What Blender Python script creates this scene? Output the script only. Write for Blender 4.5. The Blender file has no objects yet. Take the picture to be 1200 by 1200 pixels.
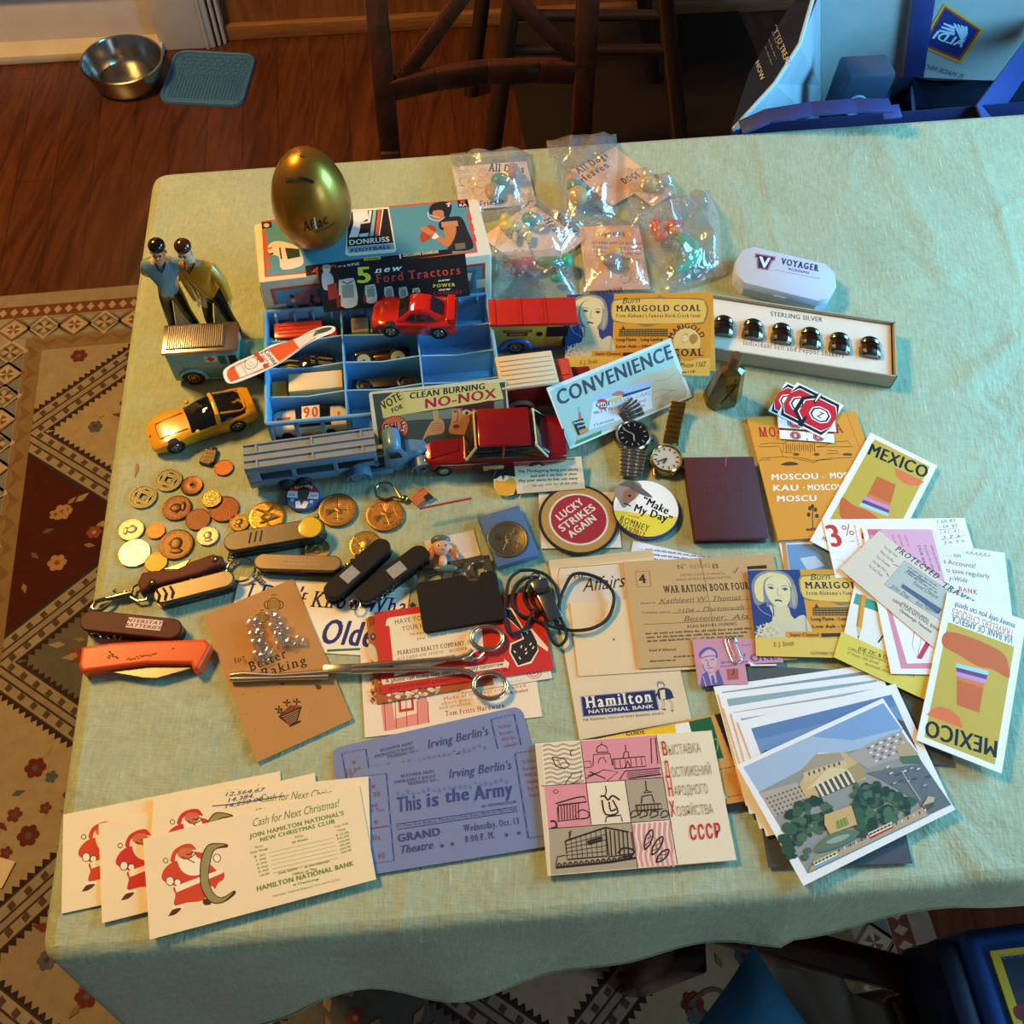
import bpy, bmesh, math, random
from mathutils import Vector, Matrix
rnd = random.Random(7)
sc = bpy.context.scene
col = sc.collection
V = Vector
# ---------------------------------------------------------------- camera
FPX = 1115.2; PITCH = math.radians(59.897); ROLL = math.radians(3.2834)
ZT = 0.75; CAMZ = ZT + 0.79
_c, _s = math.cos(PITCH), math.sin(PITCH)
FW = V((0, _c, -_s)); _up = V((0, _s, _c)); _rt = V((1, 0, 0))
RT = _rt*math.cos(ROLL) + _up*math.sin(ROLL)
UP = -_rt*math.sin(ROLL) + _up*math.cos(ROLL)
CAM = V((0, 0, CAMZ))
cd = bpy.data.cameras.new('camera'); cam = bpy.data.objects.new('camera', cd); col.objects.link(cam)
cd.sensor_width = 36; cd.lens = FPX/1200*36; cd.clip_start = 0.02
m3 = Matrix((RT, UP, -FW)).transposed()
cam.matrix_world = Matrix.Translation(CAM) @ m3.to_4x4()
sc.camera = cam
# ---------------------------------------------------------------- light
wd = bpy.data.worlds.new('world'); sc.world = wd; wd.use_nodes = True
bg = wd.node_tree.nodes['Background']; bg.inputs[0].default_value = (0.66, 0.72, 0.80, 1); bg.inputs[1].default_value = 0.10
def area(name, loc, target, sx, sy, power, color):
    l = bpy.data.lights.new(name, 'AREA'); l.shape = 'RECTANGLE'; l.size = sx; l.size_y = sy; l.energy = power; l.color = color
    o = bpy.data.objects.new(name, l); col.objects.link(o); o.location = loc
    o.rotation_euler = (V(target)-V(loc)).to_track_quat('-Z', 'Y').to_euler(); return o
def bulb(name, loc, power, color, r=0.05):
    l = bpy.data.lights.new(name, 'POINT'); l.energy = power; l.color = color; l.shadow_soft_size = r
    o = bpy.data.objects.new(name, l); col.objects.link(o); o.location = loc; return o
area('window_daylight', (1.36, .78, 1.24), (0.55, 0.5, 0.75), .8, .7, 36, (0.17, 0.60, 1.0))
area('side_window_daylight', (1.9, -.95, 1.25), (0.55, -.05, 0.2), .8, .9, 15, (0.60, 0.82, 1.0))
for bx, by in ((-1.28, 0.98), (-1.12, 1.22), (-1.38, 1.25)):
    bulb('ceiling_lamp_bulb', (bx, by, 2.2), 54, (1.0, 0.57, 0.155), 0.09)
sc.view_settings.view_transform = 'Standard'; sc.view_settings.look = 'None'
sc.view_settings.gamma = 1; sc.view_settings.use_curve_mapping = False
sc.view_settings.exposure = 0.28
# ---------------------------------------------------------------- pixel -> world
def ray(x, y): return FW + RT*((x-600)/FPX) - UP*((y-600)/FPX)
def at(x, y, z=ZT):
    d = ray(x, y); return CAM + d*((z-CAMZ)/d.z)
# ---------------------------------------------------------------- materials
def lin(h):
    if not isinstance(h, str): return tuple(h)
    h = h.lstrip('#'); o = []
    for i in (0, 2, 4):
        v = int(h[i:i+2], 16)/255; o.append(v/12.92 if v <= .04045 else ((v+.055)/1.055)**2.4)
    return tuple(o)
_mats = {}
def mat(name, hx, rough=.5, metal=0., noise=0., nscale=60, bump=0., bscale=200, coat=0., spec=.5, trans=0., ior=1.45, alpha=1., sheen=0.):
    key = (name, hx, rough, metal, noise, nscale, bump, bscale, coat, trans, alpha)
    if key in _mats: return _mats[key]
    m = bpy.data.materials.new(name); m.use_nodes = True; nt = m.node_tree; b = nt.nodes['Principled BSDF']
    c = lin(hx)
    b.inputs['Base Color'].default_value = (*c, 1); b.inputs['Roughness'].default_value = rough; b.inputs['Metallic'].default_value = metal
    b.inputs['Coat Weight'].default_value = coat; b.inputs['Specular IOR Level'].default_value = spec
    b.inputs['Transmission Weight'].default_value = trans; b.inputs['IOR'].default_value = ior; b.inputs['Alpha'].default_value = alpha
    if noise or bump: tc = nt.nodes.new('ShaderNodeTexCoord')
    if noise:
        n = nt.nodes.new('ShaderNodeTexNoise'); n.inputs['Scale'].default_value = nscale; n.inputs['Detail'].default_value = 5
        nt.links.new(tc.outputs['Object'], n.inputs['Vector'])
        mx = nt.nodes.new('ShaderNodeMix'); mx.data_type = 'RGBA'
        mx.inputs[6].default_value = (*[max(0, v*(1-noise)) for v in c], 1); mx.inputs[7].default_value = (*[min(1, v*(1+noise)) for v in c], 1)
        nt.links.new(n.outputs['Fac'], mx.inputs[0]); nt.links.new(mx.outputs[2], b.inputs['Base Color'])
    if bump:
        n2 = nt.nodes.new('ShaderNodeTexNoise'); n2.inputs['Scale'].default_value = bscale; n2.inputs['Detail'].default_value = 4
        nt.links.new(tc.outputs['Object'], n2.inputs['Vector'])
        bp = nt.nodes.new('ShaderNodeBump'); bp.inputs['Strength'].default_value = bump; bp.inputs['Distance'].default_value = .001
        nt.links.new(n2.outputs['Fac'], bp.inputs['Height']); nt.links.new(bp.outputs['Normal'], b.inputs['Normal'])
    _mats[key] = m; return m
def paper(h): return mat('paper', h, .62, 0, .05, 35, spec=.3)
def ink(h): return mat('print', h, .6, 0, 0, spec=.3)
def metal(h, r=.28): return mat('metal', h, r, 1., .1, 90)
def plas(h, r=.32): return mat('plastic', h, r, 0, .04, 30)
def film(name, tint, gloss=.16, rough=.08, bump=.6, bscale=60, milk=0., edge=.45):
    m = bpy.data.materials.new(name); m.use_nodes = True; nt = m.node_tree; nt.nodes.clear()
    o = nt.nodes.new('ShaderNodeOutputMaterial'); t = nt.nodes.new('ShaderNodeBsdfTransparent'); g = nt.nodes.new('ShaderNodeBsdfGlossy')
    t.inputs[0].default_value = (*tint, 1); g.inputs[0].default_value = (1, 1, 1, 1); g.inputs['Roughness'].default_value = rough
    fr = nt.nodes.new('ShaderNodeLayerWeight'); fr.inputs['Blend'].default_value = .35
    ma = nt.nodes.new('ShaderNodeMath'); ma.operation = 'MULTIPLY_ADD'; ma.inputs[1].default_value = edge; ma.inputs[2].default_value = gloss
    mx = nt.nodes.new('ShaderNodeMixShader')
    tc = nt.nodes.new('ShaderNodeTexCoord'); n = nt.nodes.new('ShaderNodeTexNoise'); n.inputs['Scale'].default_value = bscale; n.inputs['Detail'].default_value = 3; n.inputs['Distortion'].default_value = 1.5
    bp = nt.nodes.new('ShaderNodeBump'); bp.inputs['Strength'].default_value = bump; bp.inputs['Distance'].default_value = .004
    nt.links.new(tc.outputs['Object'], n.inputs['Vector']); nt.links.new(n.outputs['Fac'], bp.inputs['Height'])
    nt.links.new(bp.outputs[0], g.inputs['Normal']); nt.links.new(bp.outputs[0], fr.inputs['Normal'])
    nt.links.new(fr.outputs['Facing'], ma.inputs[0]); nt.links.new(ma.outputs[0], mx.inputs[0])
    src = t.outputs[0]
    if milk:
        df = nt.nodes.new('ShaderNodeBsdfDiffuse'); df.inputs[0].default_value = (.85, .88, .9, 1); m0 = nt.nodes.new('ShaderNodeMixShader'); m0.inputs[0].default_value = milk
        nt.links.new(t.outputs[0], m0.inputs[1]); nt.links.new(df.outputs[0], m0.inputs[2]); src = m0.outputs[0]
    nt.links.new(src, mx.inputs[1]); nt.links.new(g.outputs[0], mx.inputs[2]); nt.links.new(mx.outputs[0], o.inputs[0])
    return m
# ---------------------------------------------------------------- mesh builder
class MB:
    def __init__(s): s.v = []; s.f = []; s.m = []; s.sm = []; s.mats = []; s.T = Matrix()
    def mi(s, m):
        if m not in s.mats: s.mats.append(m)
        return s.mats.index(m)
    def add(s, vs, fs, m, smooth=False, T=None):
        b = len(s.v); M = s.T if T is None else s.T @ T
        s.v += [tuple(M @ V(p)) for p in vs]; i = s.mi(m)
        for f in fs: s.f.append([b+k for k in f]); s.m.append(i); s.sm.append(smooth)
    def bm(s, bm, m, smooth=False, T=None):
        bm.verts.index_update(); s.add([v.co.copy() for v in bm.verts], [[v.index for v in f.verts] for f in bm.faces], m, smooth, T); bm.free()
    def box(s, c, d, m, bev=0., seg=2, T=None, smooth=None, rz=0.):
        bm = bmesh.new(); bmesh.ops.create_cube(bm, size=1)
        for v in bm.verts: v.co = V((v.co.x*d[0], v.co.y*d[1], v.co.z*d[2]))
        if bev: bmesh.ops.bevel(bm, geom=bm.edges[:], offset=bev, segments=seg, affect='EDGES', profile=.5)
        M = Matrix.Translation(c) @ Matrix.Rotation(rz, 4, 'Z')
        s.bm(bm, m, bool(bev) if smooth is None else smooth, M if T is None else T @ M); return s
    def prism(s, pts, z0, z1, m, bev=0., seg=2, T=None, smooth=False):
        bm = bmesh.new(); vs = [bm.verts.new((p[0], p[1], z0)) for p in pts]; f = bm.faces.new(vs)
        if f.normal.z == 0: f.normal_update()
        r = bmesh.ops.extrude_face_region(bm, geom=[f]); top = [e for e in r['geom'] if isinstance(e, bmesh.types.BMVert)]
        for v in top: v.co.z = z1
        bmesh.ops.recalc_face_normals(bm, faces=bm.faces[:])
        if bev:
            tf = [fc for fc in bm.faces if all(abs(v.co.z-z1) < 1e-9 for v in fc.verts)]
            es = list({e for fc in tf for e in fc.edges}); bmesh.ops.bevel(bm, geom=es, offset=bev, segments=seg, affect='EDGES', profile=.5)
        s.bm(bm, m, smooth, T); return s
    def tube(s, pts, r, m, n=8, closed=False, cap=True, T=None):
        pts = [V(p) for p in pts]; N = len(pts); vs = []; fs = []; prev = None
        for i, p in enumerate(pts):
            a = pts[(i-1) % N] if (i > 0 or closed) else p; b = pts[(i+1) % N] if (i < N-1 or closed) else p
            t = (b-a).normalized()
            if prev is None: prev = t.orthogonal().normalized()
            prev = (prev - t*prev.dot(t));
            if prev.length < 1e-6: prev = t.orthogonal()
            prev.normalize(); q = t.cross(prev); rr = r[i] if isinstance(r, (list, tuple)) else r
            vs += [p + (prev*math.cos(2*math.pi*k/n) + q*math.sin(2*math.pi*k/n))*rr for k in range(n)]
        for i in range(N if closed else N-1):
            j = (i+1) % N
            fs += [[i*n+k, i*n+(k+1) % n, j*n+(k+1) % n, j*n+k] for k in range(n)]
        if cap and not closed: fs += [list(range(n))[::-1], [(N-1)*n+k for k in range(n)]]
        s.add(vs, fs, m, True, T); return s
    def lathe(s, prof, m, n=28, T=None, smooth=True, caps=True):
        vs = []; fs = []; N = len(prof)
        for r, z in prof: vs += [(r*math.cos(2*math.pi*k/n), r*math.sin(2*math.pi*k/n), z) for k in range(n)]
        for i in range(N-1): fs += [[i*n+k, i*n+(k+1) % n, (i+1)*n+(k+1) % n, (i+1)*n+k] for k in range(n)]
        if caps:
            if prof[0][0] > 1e-6: fs.append(list(range(n))[::-1])
            if prof[-1][0] > 1e-6: fs.append([(N-1)*n+k for k in range(n)])
        s.add(vs, fs, m, smooth, T); return s
    def loft(s, rings, m, cap=True, smooth=True, T=None, closed=True):
        n = len(rings[0]); vs = [p for r in rings for p in r]; fs = []
        for i in range(len(rings)-1): fs += [[i*n+k, i*n+(k+1) % n, (i+1)*n+(k+1) % n, (i+1)*n+k] for k in range(n if closed else n-1)]
        if cap: fs += [list(range(n))[::-1], [(len(rings)-1)*n+k for k in range(n)]]
        s.add(vs, fs, m, smooth, T); return s
    def ball(s, c, r, m, T=None, n=14, k=9):
        if not isinstance(r, (tuple, list)): r = (r, r, r)
        vs = []; fs = []
        for i in range(k+1):
            a = math.pi*i/k
            vs += [(c[0]+r[0]*math.sin(a)*math.cos(2*math.pi*j/n), c[1]+r[1]*math.sin(a)*math.sin(2*math.pi*j/n), c[2]-r[2]*math.cos(a)) for j in range(n)]
        for i in range(k): fs += [[i*n+j, i*n+(j+1) % n, (i+1)*n+(j+1) % n, (i+1)*n+j] for j in range(n)]
        s.add(vs, fs, m, True, T); return s
    def obj(s, name, parent=None, M=None):
        me = bpy.data.meshes.new(name); me.from_pydata(s.v, [], s.f)
        for m in s.mats: me.materials.append(m)
        me.polygons.foreach_set('material_index', s.m); me.polygons.foreach_set('use_smooth', s.sm)
        bm = bmesh.new(); bm.from_mesh(me); bmesh.ops.remove_doubles(bm, verts=bm.verts[:], dist=1e-7)
        bm.to_mesh(me); bm.free()
        if hasattr(me, 'set_sharp_from_angle') and any(s.sm): me.set_sharp_from_angle(angle=math.radians(42))
        o = bpy.data.objects.new(name, me); col.objects.link(o)
        if parent is not None: o.parent = parent
        if M is not None: o.matrix_world = M
        return o
def tag(o, label, cat, group=None, kind=None):
    o['label'] = label; o['category'] = cat
    if group: o['group'] = group
    if kind: o['kind'] = kind
    return o
def thing(name, label, cat, M=None, group=None):
    o = bpy.data.objects.new(name, None); col.objects.link(o); o.empty_display_size = .01
    if M is not None: o.matrix_world = M
    return tag(o, label, cat, group)
def frame(o, x, up=V((0, 0, 1))):
    x = V(x).normalized(); z = (V(up) - x*x.dot(V(up))).normalized(); y = z.cross(x)
    M = Matrix((x, y, z)).transposed().to_4x4(); M.translation = o; return M
def near(pL, pR, z=ZT):                      # frame on the plane z: origin at pL, x towards pR; gives frame, length
    a = at(*pL, z); b = at(*pR, z); return frame(a, b-a), (b-a).length
def dup(root, M, label, group=None):
    r = root.copy(); col.objects.link(r); r.matrix_world = M; r['label'] = label
    if group: r['group'] = group
    for ch in list(root.children):
        c = ch.copy(); col.objects.link(c); c.parent = r
        for g in list(ch.children):
            d = g.copy(); col.objects.link(d); d.parent = c
    return r
def smooth(pts, k=6, closed=False):
    n = len(pts); out = []; P = [V((*p, 0)) if len(p) == 2 else V(p) for p in pts]
    for i in range(n if closed else n-1):
        p0 = P[(i-1) % n] if (closed or i > 0) else P[0]; p1 = P[i]; p2 = P[(i+1) % n]; p3 = P[(i+2) % n] if (closed or i < n-2) else P[-1]
        for j in range(k):
            t = j/k; out.append(.5*((2*p1)+(p2-p0)*t+(2*p0-5*p1+4*p2-p3)*t*t+(3*p1-p0-3*p2+p3)*t**3))
    if not closed: out.append(P[-1])
    return out
# ---------------------------------------------------------------- lettering
_gl = {}
def glyph(ch, bold):
    k = ch
    if k in _gl: return _gl[k]
    def mk(body):
        c = bpy.data.curves.new('t', 'FONT'); c.body = body; c.size = 1; c.resolution_u = 3
        o = bpy.data.objects.new('t', c); me = bpy.data.meshes.new_from_object(o)
        vs = [(v.co.x, v.co.y) for v in me.vertices]; fs = [list(p.vertices) for p in me.polygons]
        bpy.data.objects.remove(o); bpy.data.curves.remove(c)
        ed = {}
        for f in fs:
            for i in range(len(f)): e = tuple(sorted((f[i], f[(i+1) % len(f)]))); ed[e] = ed.get(e, 0)+1
        bpy.data.meshes.remove(me); return vs, fs, [e for e, q in ed.items() if q == 1]
    vI = mk('I')[0]; vs2 = mk(ch+'I')[0]
    adv = max(v[0] for v in vs2) - max(v[0] for v in vI)
    vs, fs, ed = mk(ch) if ch != ' ' else ([], [], [])
    _gl[k] = (vs, fs, adv, ed); return _gl[k]
CAPH = None
def cap():
    global CAPH
    if CAPH is None: CAPH = max(v[1] for v in glyph('H', 0)[0])
    return CAPH
def layout(txt, bold=0, serif=0, it=0., space=0.):
    x = 0; space += (0, .03, .06)[bold]; VS = []; FS = []; H = cap()
    for ch in txt:
        vs, fs, adv, ed = glyph(ch, bold); b = len(VS); o = 0
        xs = x + (serif*.06 if serif else 0)
        VS += [(p[0]+xs, p[1]) for p in vs]; FS += [[b+i for i in f] for f in fs]
        if serif and ch.isalpha():
            ymax = max(p[1] for p in vs); t = .055
            for i, j in ed:
                (x0, y0), (x1, y1) = vs[i], vs[j]
                if abs(y0-y1) > .004: continue
                w = abs(x1-x0)
                if not .05 < w < .26: continue
                low = abs(y0+o) < .02; high = any(abs(y0-q-o) < .025 for q in (H, .53, .76))
                if not (low or high): continue
                a, c = min(x0, x1)-.075*serif, max(x0, x1)+.075*serif; s = 1 if low else -1; k = len(VS)
                VS += [(a+xs, y0), (c+xs, y0), (c+xs, y0+s*t), (a+xs, y0+s*t)]; FS.append([k, k+1, k+2, k+3])
        x += adv + space + (serif*.12 if serif and ch != ' ' else 0)
    if it: VS = [(p[0]+p[1]*it, p[1]) for p in VS]
    n = len(VS); O = []; F = []
    for k, (dx, dy) in enumerate((((0, 0),), ((-.02, 0), (.02, 0)), ((-.04, -.008), (-.013, .008), (.014, -.008), (.04, .008)))[bold]):
        O += [(p[0]+dx, p[1]+dy, k*9e-7) for p in VS]; F += [[n*k+i for i in f] for f in FS]
    return O, F, x-space
# ---------------------------------------------------------------- printed sheets
class Card:
    """a sheet lying on plane through three photo points; print is drawn on it in thin layers"""
    STEP = 3e-6
    def __init__(s, TL, TR, BL, z=ZT, th=.0005, size=None, body='#eee', r=0., up=None, flat=False, M=None):
        zz = z if isinstance(z, (tuple, list)) else (z, z, z)
        if M is None:
            a, b, c = at(*TL, zz[0]), at(*TR, zz[1]), at(*BL, zz[2])
            x = (b-a).normalized(); y = (a-c); y = (y-x*y.dot(x)).normalized(); n = x.cross(y)
            w = (b-a).length; h = abs((a-c).dot(y))
            if size: w, h = size
            ctr = a + x*w/2 - y*h/2
            s.F = Matrix((x, y, n)).transposed().to_4x4(); s.F.translation = ctr
        else: s.F = M; w, h = size
        s.w, s.h = w, h; s.th = th; s.lay = th; s.I = s.F.inverted(); s.b = MB(); s.zm = (0, 0, 1); s.remap = None; s.r = r
        if body: s.b.prism(s.outline(r), 0, th, paper(body) if isinstance(body, str) else body)
    def outline(s, r=0., inset=0.):
        w, h = s.w/2-inset, s.h/2-inset
        if r <= 0: return [(-w, -h), (w, -h), (w, h), (-w, h)]
        o = []
        for cx, cy, a0 in ((w-r, h-r, 0), (-w+r, h-r, 90), (-w+r, -h+r, 180), (w-r, -h+r, 270)):
            o += [(cx+r*math.cos(math.radians(a0+k*18)), cy+r*math.sin(math.radians(a0+k*18))) for k in range(6)]
        return o
    def z(s, ox, oy, k): s.zm = (ox, oy, k); return s
    def px(s, a, b):
        if s.remap: return s.remap(a, b)
        x, y = s.zm[0]+a*s.zm[2], s.zm[1]+b*s.zm[2]; d = ray(x, y); o = s.I @ CAM; d = s.I.to_3x3() @ d
        t = (s.th-o.z)/d.z; return (o.x+d.x*t, o.y+d.y*t)
    def uv(s, u, v): return (-s.w/2+u*s.w, s.h/2-v*s.h)
    def like(s, other):                        # draw the other sheet's artwork, at the same local places
        s.remap = lambda a, b: other.px(a, b); return s
    def poly(s, pts, c, keep=False):
        if not keep: s.lay += s.STEP
        s.b.add([(p[0], p[1], s.lay) for p in pts], [list(range(len(pts)))], ink(c) if isinstance(c, str) else c)
    def fix(s, pts):
        a = sum(pts[i][0]*pts[(i+1) % len(pts)][1]-pts[(i+1) % len(pts)][0]*pts[i][1] for i in range(len(pts)))
        return pts if a > 0 else pts[::-1]
    def P(s, pts, c): s.poly(s.fix([s.px(*p) for p in pts]), c); return s
    def S(s, pts, c, k=5): s.poly(s.fix([(p.x, p.y) for p in smooth([s.px(*p) for p in pts], k, True)]), c); return s
    def E(s, cx, cy, rx, ry, c, rot=0, n=22):
        q = []; r = math.radians(rot)
        for k in range(n):
            a = 2*math.pi*k/n; x, y = rx*math.cos(a), ry*math.sin(a); q.append((cx+x*math.cos(r)-y*math.sin(r), cy+x*math.sin(r)+y*math.cos(r)))
        return s.P(q, c)
    def U(s, u0, v0, u1, v1, c): s.poly([s.uv(u0, v1), s.uv(u1, v1), s.uv(u1, v0), s.uv(u0, v0)], c); return s
    def L(s, pts, w, c, closed=False, sm=0, local=False):
        q = pts if local else [s.px(*p) for p in pts]
        if sm: q = [(p.x, p.y) for p in smooth(q, sm, closed)]
        s.lay += s.STEP; n = len(q); hw = w/2; A = []
        for i in range(n):
            a = q[(i-1) % n] if (i > 0 or closed) else q[i]; b = q[(i+1) % n] if (i < n-1 or closed) else q[i]
            dx, dy = b[0]-a[0], b[1]-a[1]; l = math.hypot(dx, dy) or 1; A.append((-dy/l*hw, dx/l*hw))
        vs = []; fs = []
        for i in range(n): vs += [(q[i][0]-A[i][0], q[i][1]-A[i][1], s.lay), (q[i][0]+A[i][0], q[i][1]+A[i][1], s.lay)]
        for i in range(n if closed else n-1): j = (i+1) % n; fs.append([2*i, 2*j, 2*j+1, 2*i+1])
        s.b.add(vs, fs, ink(c)); return s
    def T(s, p0, p1, h, txt, c, b=0, it=0., sf=0, flip=False, space=0.):
        A, B = V(s.px(*p0)), V(s.px(*p1)); d = B-A; w = d.length; d.normalize()
        dx, dy = p1[0]-p0[0], p1[1]-p0[1]; l = math.hypot(dx, dy); sg = -1 if flip else 1
        e = V(s.px(p0[0]+sg*dy/l*h, p0[1]-sg*dx/l*h)) - A
        nrm = V((-d.y, d.x)); hh = e.dot(nrm)
        vs, fs, adv = layout(txt, b, sf, it, space); kx = w/max(adv, .01); ky = hh/cap()
        s.lay += s.STEP; out = []
        for x, y, dz in vs: p = A+d*(x*kx)+nrm*(y*ky); out.append((p.x, p.y, s.lay+dz))
        if ky*kx < 0: fs = [f[::-1] for f in fs]
        s.b.add(out, fs, ink(c)); return s
    def ring(s, c, r, txt, h, colr, a0, a1, b=1, sf=0):       # lettering round a circle, local units, degrees clockwise from top
        tot = layout(txt, b, sf)[2]; x = 0; s.lay += s.STEP; k = h/cap()
        for ch in txt:
            vs, fs, adv = layout(ch, b, sf); a = math.radians(a0+(a1-a0)*(x+adv/2)/tot); R = Matrix.Rotation(-a, 2)
            kx = abs(math.radians(a1-a0))*r/tot; out = []
            for px_, py, dz in vs: q = R @ V(((px_-adv/2)*kx, r+py*k)); out.append((c[0]+q.x, c[1]+q.y, s.lay+dz))
            s.b.add(out, fs, ink(colr)); x += adv
    def B(s, p0, p1, h, c, words=6):             # a line of print too small to read
        A, B_ = V(s.px(*p0)), V(s.px(*p1)); d = (B_-A)/100; s.lay += s.STEP; x = 0; rr = random.Random(int(p0[0]*7+p0[1]*13+words)); w0 = 100/words
        dx, dy = p1[0]-p0[0], p1[1]-p0[1]; l = math.hypot(dx, dy); e = V(s.px(p0[0]+dy/l*h, p0[1]-dx/l*h))-A
        m = ink(c)
        while x < 99:
            e1 = min(100, x+w0*(.5+rr.random()*.6)); q = x
            while q < e1-.3:
                g = min(e1, q+w0*.13); k = .55+.45*rr.random(); a = A+d*q; b = A+d*g
                s.b.add([(*a, s.lay), (*b, s.lay), (*(b+e*k), s.lay), (*(a+e*k), s.lay)], [[0, 1, 2, 3]], m); q = g+w0*.05
            x = e1+w0*.2
        return s
    def W(s, p0, p1, amp, w, c, n=10, seed=1):    # handwriting
        rr = random.Random(seed); pts = []; dx, dy = (p1[0]-p0[0])/n, (p1[1]-p0[1])/n; l = math.hypot(dx, dy); ux, uy = dy/l, -dx/l
        for i in range(n):
            a = amp*(.5+.9*rr.random())
            pts += [(p0[0]+dx*i, p0[1]+dy*i), (p0[0]+dx*(i+.62)+ux*a, p0[1]+dy*(i+.62)+uy*a), (p0[0]+dx*(i+.5), p0[1]+dy*(i+.5))]
        return s.L(pts, w, c, sm=4)
    def done(s, name, label, cat, group=None, parent=None):
        if parent is not None:
            o = s.b.obj(name, parent); o.matrix_parent_inverse = Matrix(); o.matrix_basis = parent.matrix_world.inverted() @ s.F
            return o
        return tag(s.b.obj(name, None, s.F), label, cat, group)
# ================================================================ the setting
def rot2(a): return math.cos(a), math.sin(a)
def atp(x, y, p, n):
    d = ray(x, y); n = V(n); t = (V(p)-CAM).dot(n)/d.dot(n); return CAM + d*t
RA = math.radians(10.5); RX = V((math.cos(RA), math.sin(RA), 0)); RY = V((-math.sin(RA), math.cos(RA), 0)); Z = V((0, 0, 1))
def wood(name, c1, c2, scale=1., plank=None, rough=.35, axis='Y'):
    m = bpy.data.materials.new(name); m.use_nodes = True; nt = m.node_tree; b = nt.nodes['Principled BSDF']; b.inputs['Roughness'].default_value = rough
    tc = nt.nodes.new('ShaderNodeTexCoord'); mp = nt.nodes.new('ShaderNodeMapping'); nt.links.new(tc.outputs['Object'], mp.inputs[0])
    mp.inputs['Scale'].default_value = {'Y': (14*scale, 1.3*scale, 14*scale), 'X': (1.3*scale, 14*scale, 14*scale), 'Z': (14*scale, 14*scale, 1.3*scale)}[axis]
    n = nt.nodes.new('ShaderNodeTexNoise'); n.inputs['Scale'].default_value = 3; n.inputs['Detail'].default_value = 8; n.inputs['Distortion'].default_value = 1.2
    nt.links.new(mp.outputs[0], n.inputs['Vector'])
    r = nt.nodes.new('ShaderNodeValToRGB'); r.color_ramp.elements[0].position = .3; r.color_ramp.elements[1].position = .72
    r.color_ramp.elements[0].color = (*lin(c1), 1); r.color_ramp.elements[1].color = (*lin(c2), 1)
    nt.links.new(n.outputs['Fac'], r.inputs[0]); out = r.outputs[0]
    if plank:
        br = nt.nodes.new('ShaderNodeTexBrick'); br.inputs['Scale'].default_value = 1; br.inputs['Brick Width'].default_value = .75; br.inputs['Row Height'].default_value = plank
        br.inputs['Mortar Size'].default_value = .0012; br.inputs['Color1'].default_value = (.85, .85, .85, 1); br.inputs['Color2'].default_value = (1.12, 1.08, 1.05, 1); br.inputs['Mortar'].default_value = (.5, .48, .46, 1)
        m2 = nt.nodes.new('ShaderNodeMapping'); m2.inputs['Rotation'].default_value = (0, 0, math.radians(90-10.5)); nt.links.new(tc.outputs['Object'], m2.inputs[0]); nt.links.new(m2.outputs[0], br.inputs['Vector'])
        mx = nt.nodes.new('ShaderNodeMix'); mx.data_type = 'RGBA'; mx.blend_type = 'MULTIPLY'; mx.inputs[0].default_value = 1
        nt.links.new(out, mx.inputs[6]); nt.links.new(br.outputs['Color'], mx.inputs[7]); out = mx.outputs[2]
    nt.links.new(out, b.inputs['Base Color']); return m
W_FLOOR = wood('floor_wood', '#3a1b0c', '#653519', 1, .085, .33)
W_DARK = wood('dark_wood', '#33190f', '#4c271a', .6, None, .22)
W_PANEL = wood('panel_wood', '#6b3d1e', '#8f5a30', .8, None, .4, 'Z')
W_TRIM = wood('trim_wood', '#7a4c28', '#94643a', 2, None, .4, 'X')
WHITE = mat('chipped_white_paint', '#cfc6c0', .5, 0, .12, 14)
def struct(o): o['kind'] = 'structure'; return o
b = MB(); b.box((0, 1.2, -.02), (7, 6, .04), W_FLOOR); struct(b.obj('floor'))
def rm(x, y, z): return RO + RX*x + RY*y + Z*z
RO = at(250, 55, 0)
RM = frame(RO, RX)
b = MB(); b.box((1.95, .10, 1.25), (3.9, .12, 2.5), W_PANEL); struct(b.obj('wall_back', None, RM))
b = MB(); b.box((1.95, .030, .02), (3.9, .02, .04), W_TRIM, .004); struct(b.obj('baseboard_back', None, RM))
b = MB(); b.box((-2.0, .16, 1.25), (1.4, .12, 2.5), mat('wall_paint', '#b9ad9a', .8)); struct(b.obj('wall_left', None, RM))
# door: white frame, bottom rail, sill and a dark glass pane
b = MB(); b.box((-.065, .02, 1.05), (.13, .05, 2.1), WHITE, .003)
for k in range(4): b.box((-.012+k*.014, .02+.006*k, 1.05), (.008, .06, 2.1), WHITE, .002)
struct(b.obj('trim_1', None, RM))
d = thing('door_1', 'white painted door with dark glass and chipped bottom rail behind the dog bowl', 'door', RM); d['kind'] = 'structure'
b = MB(); b.box((-.72, .05, .085), (1.2, .04, .13), WHITE, .004); b.box((-.72, .04, .155), (1.2, .05, .02), WHITE, .004); b.obj('bottom_rail', d)
b = MB(); b.box((-.72, .005, .012), (1.2, .07, .024), mat('worn_sill_paint', '#c9bba8', .6, 0, .25, 9), .004); b.obj('sill', d)
b = MB(); b.box((-.72, .06, 1.1), (1.2, .012, 1.9), mat('dark_glass', '#0d0d10', .12)); b.obj('glass_pane', d)
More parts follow.
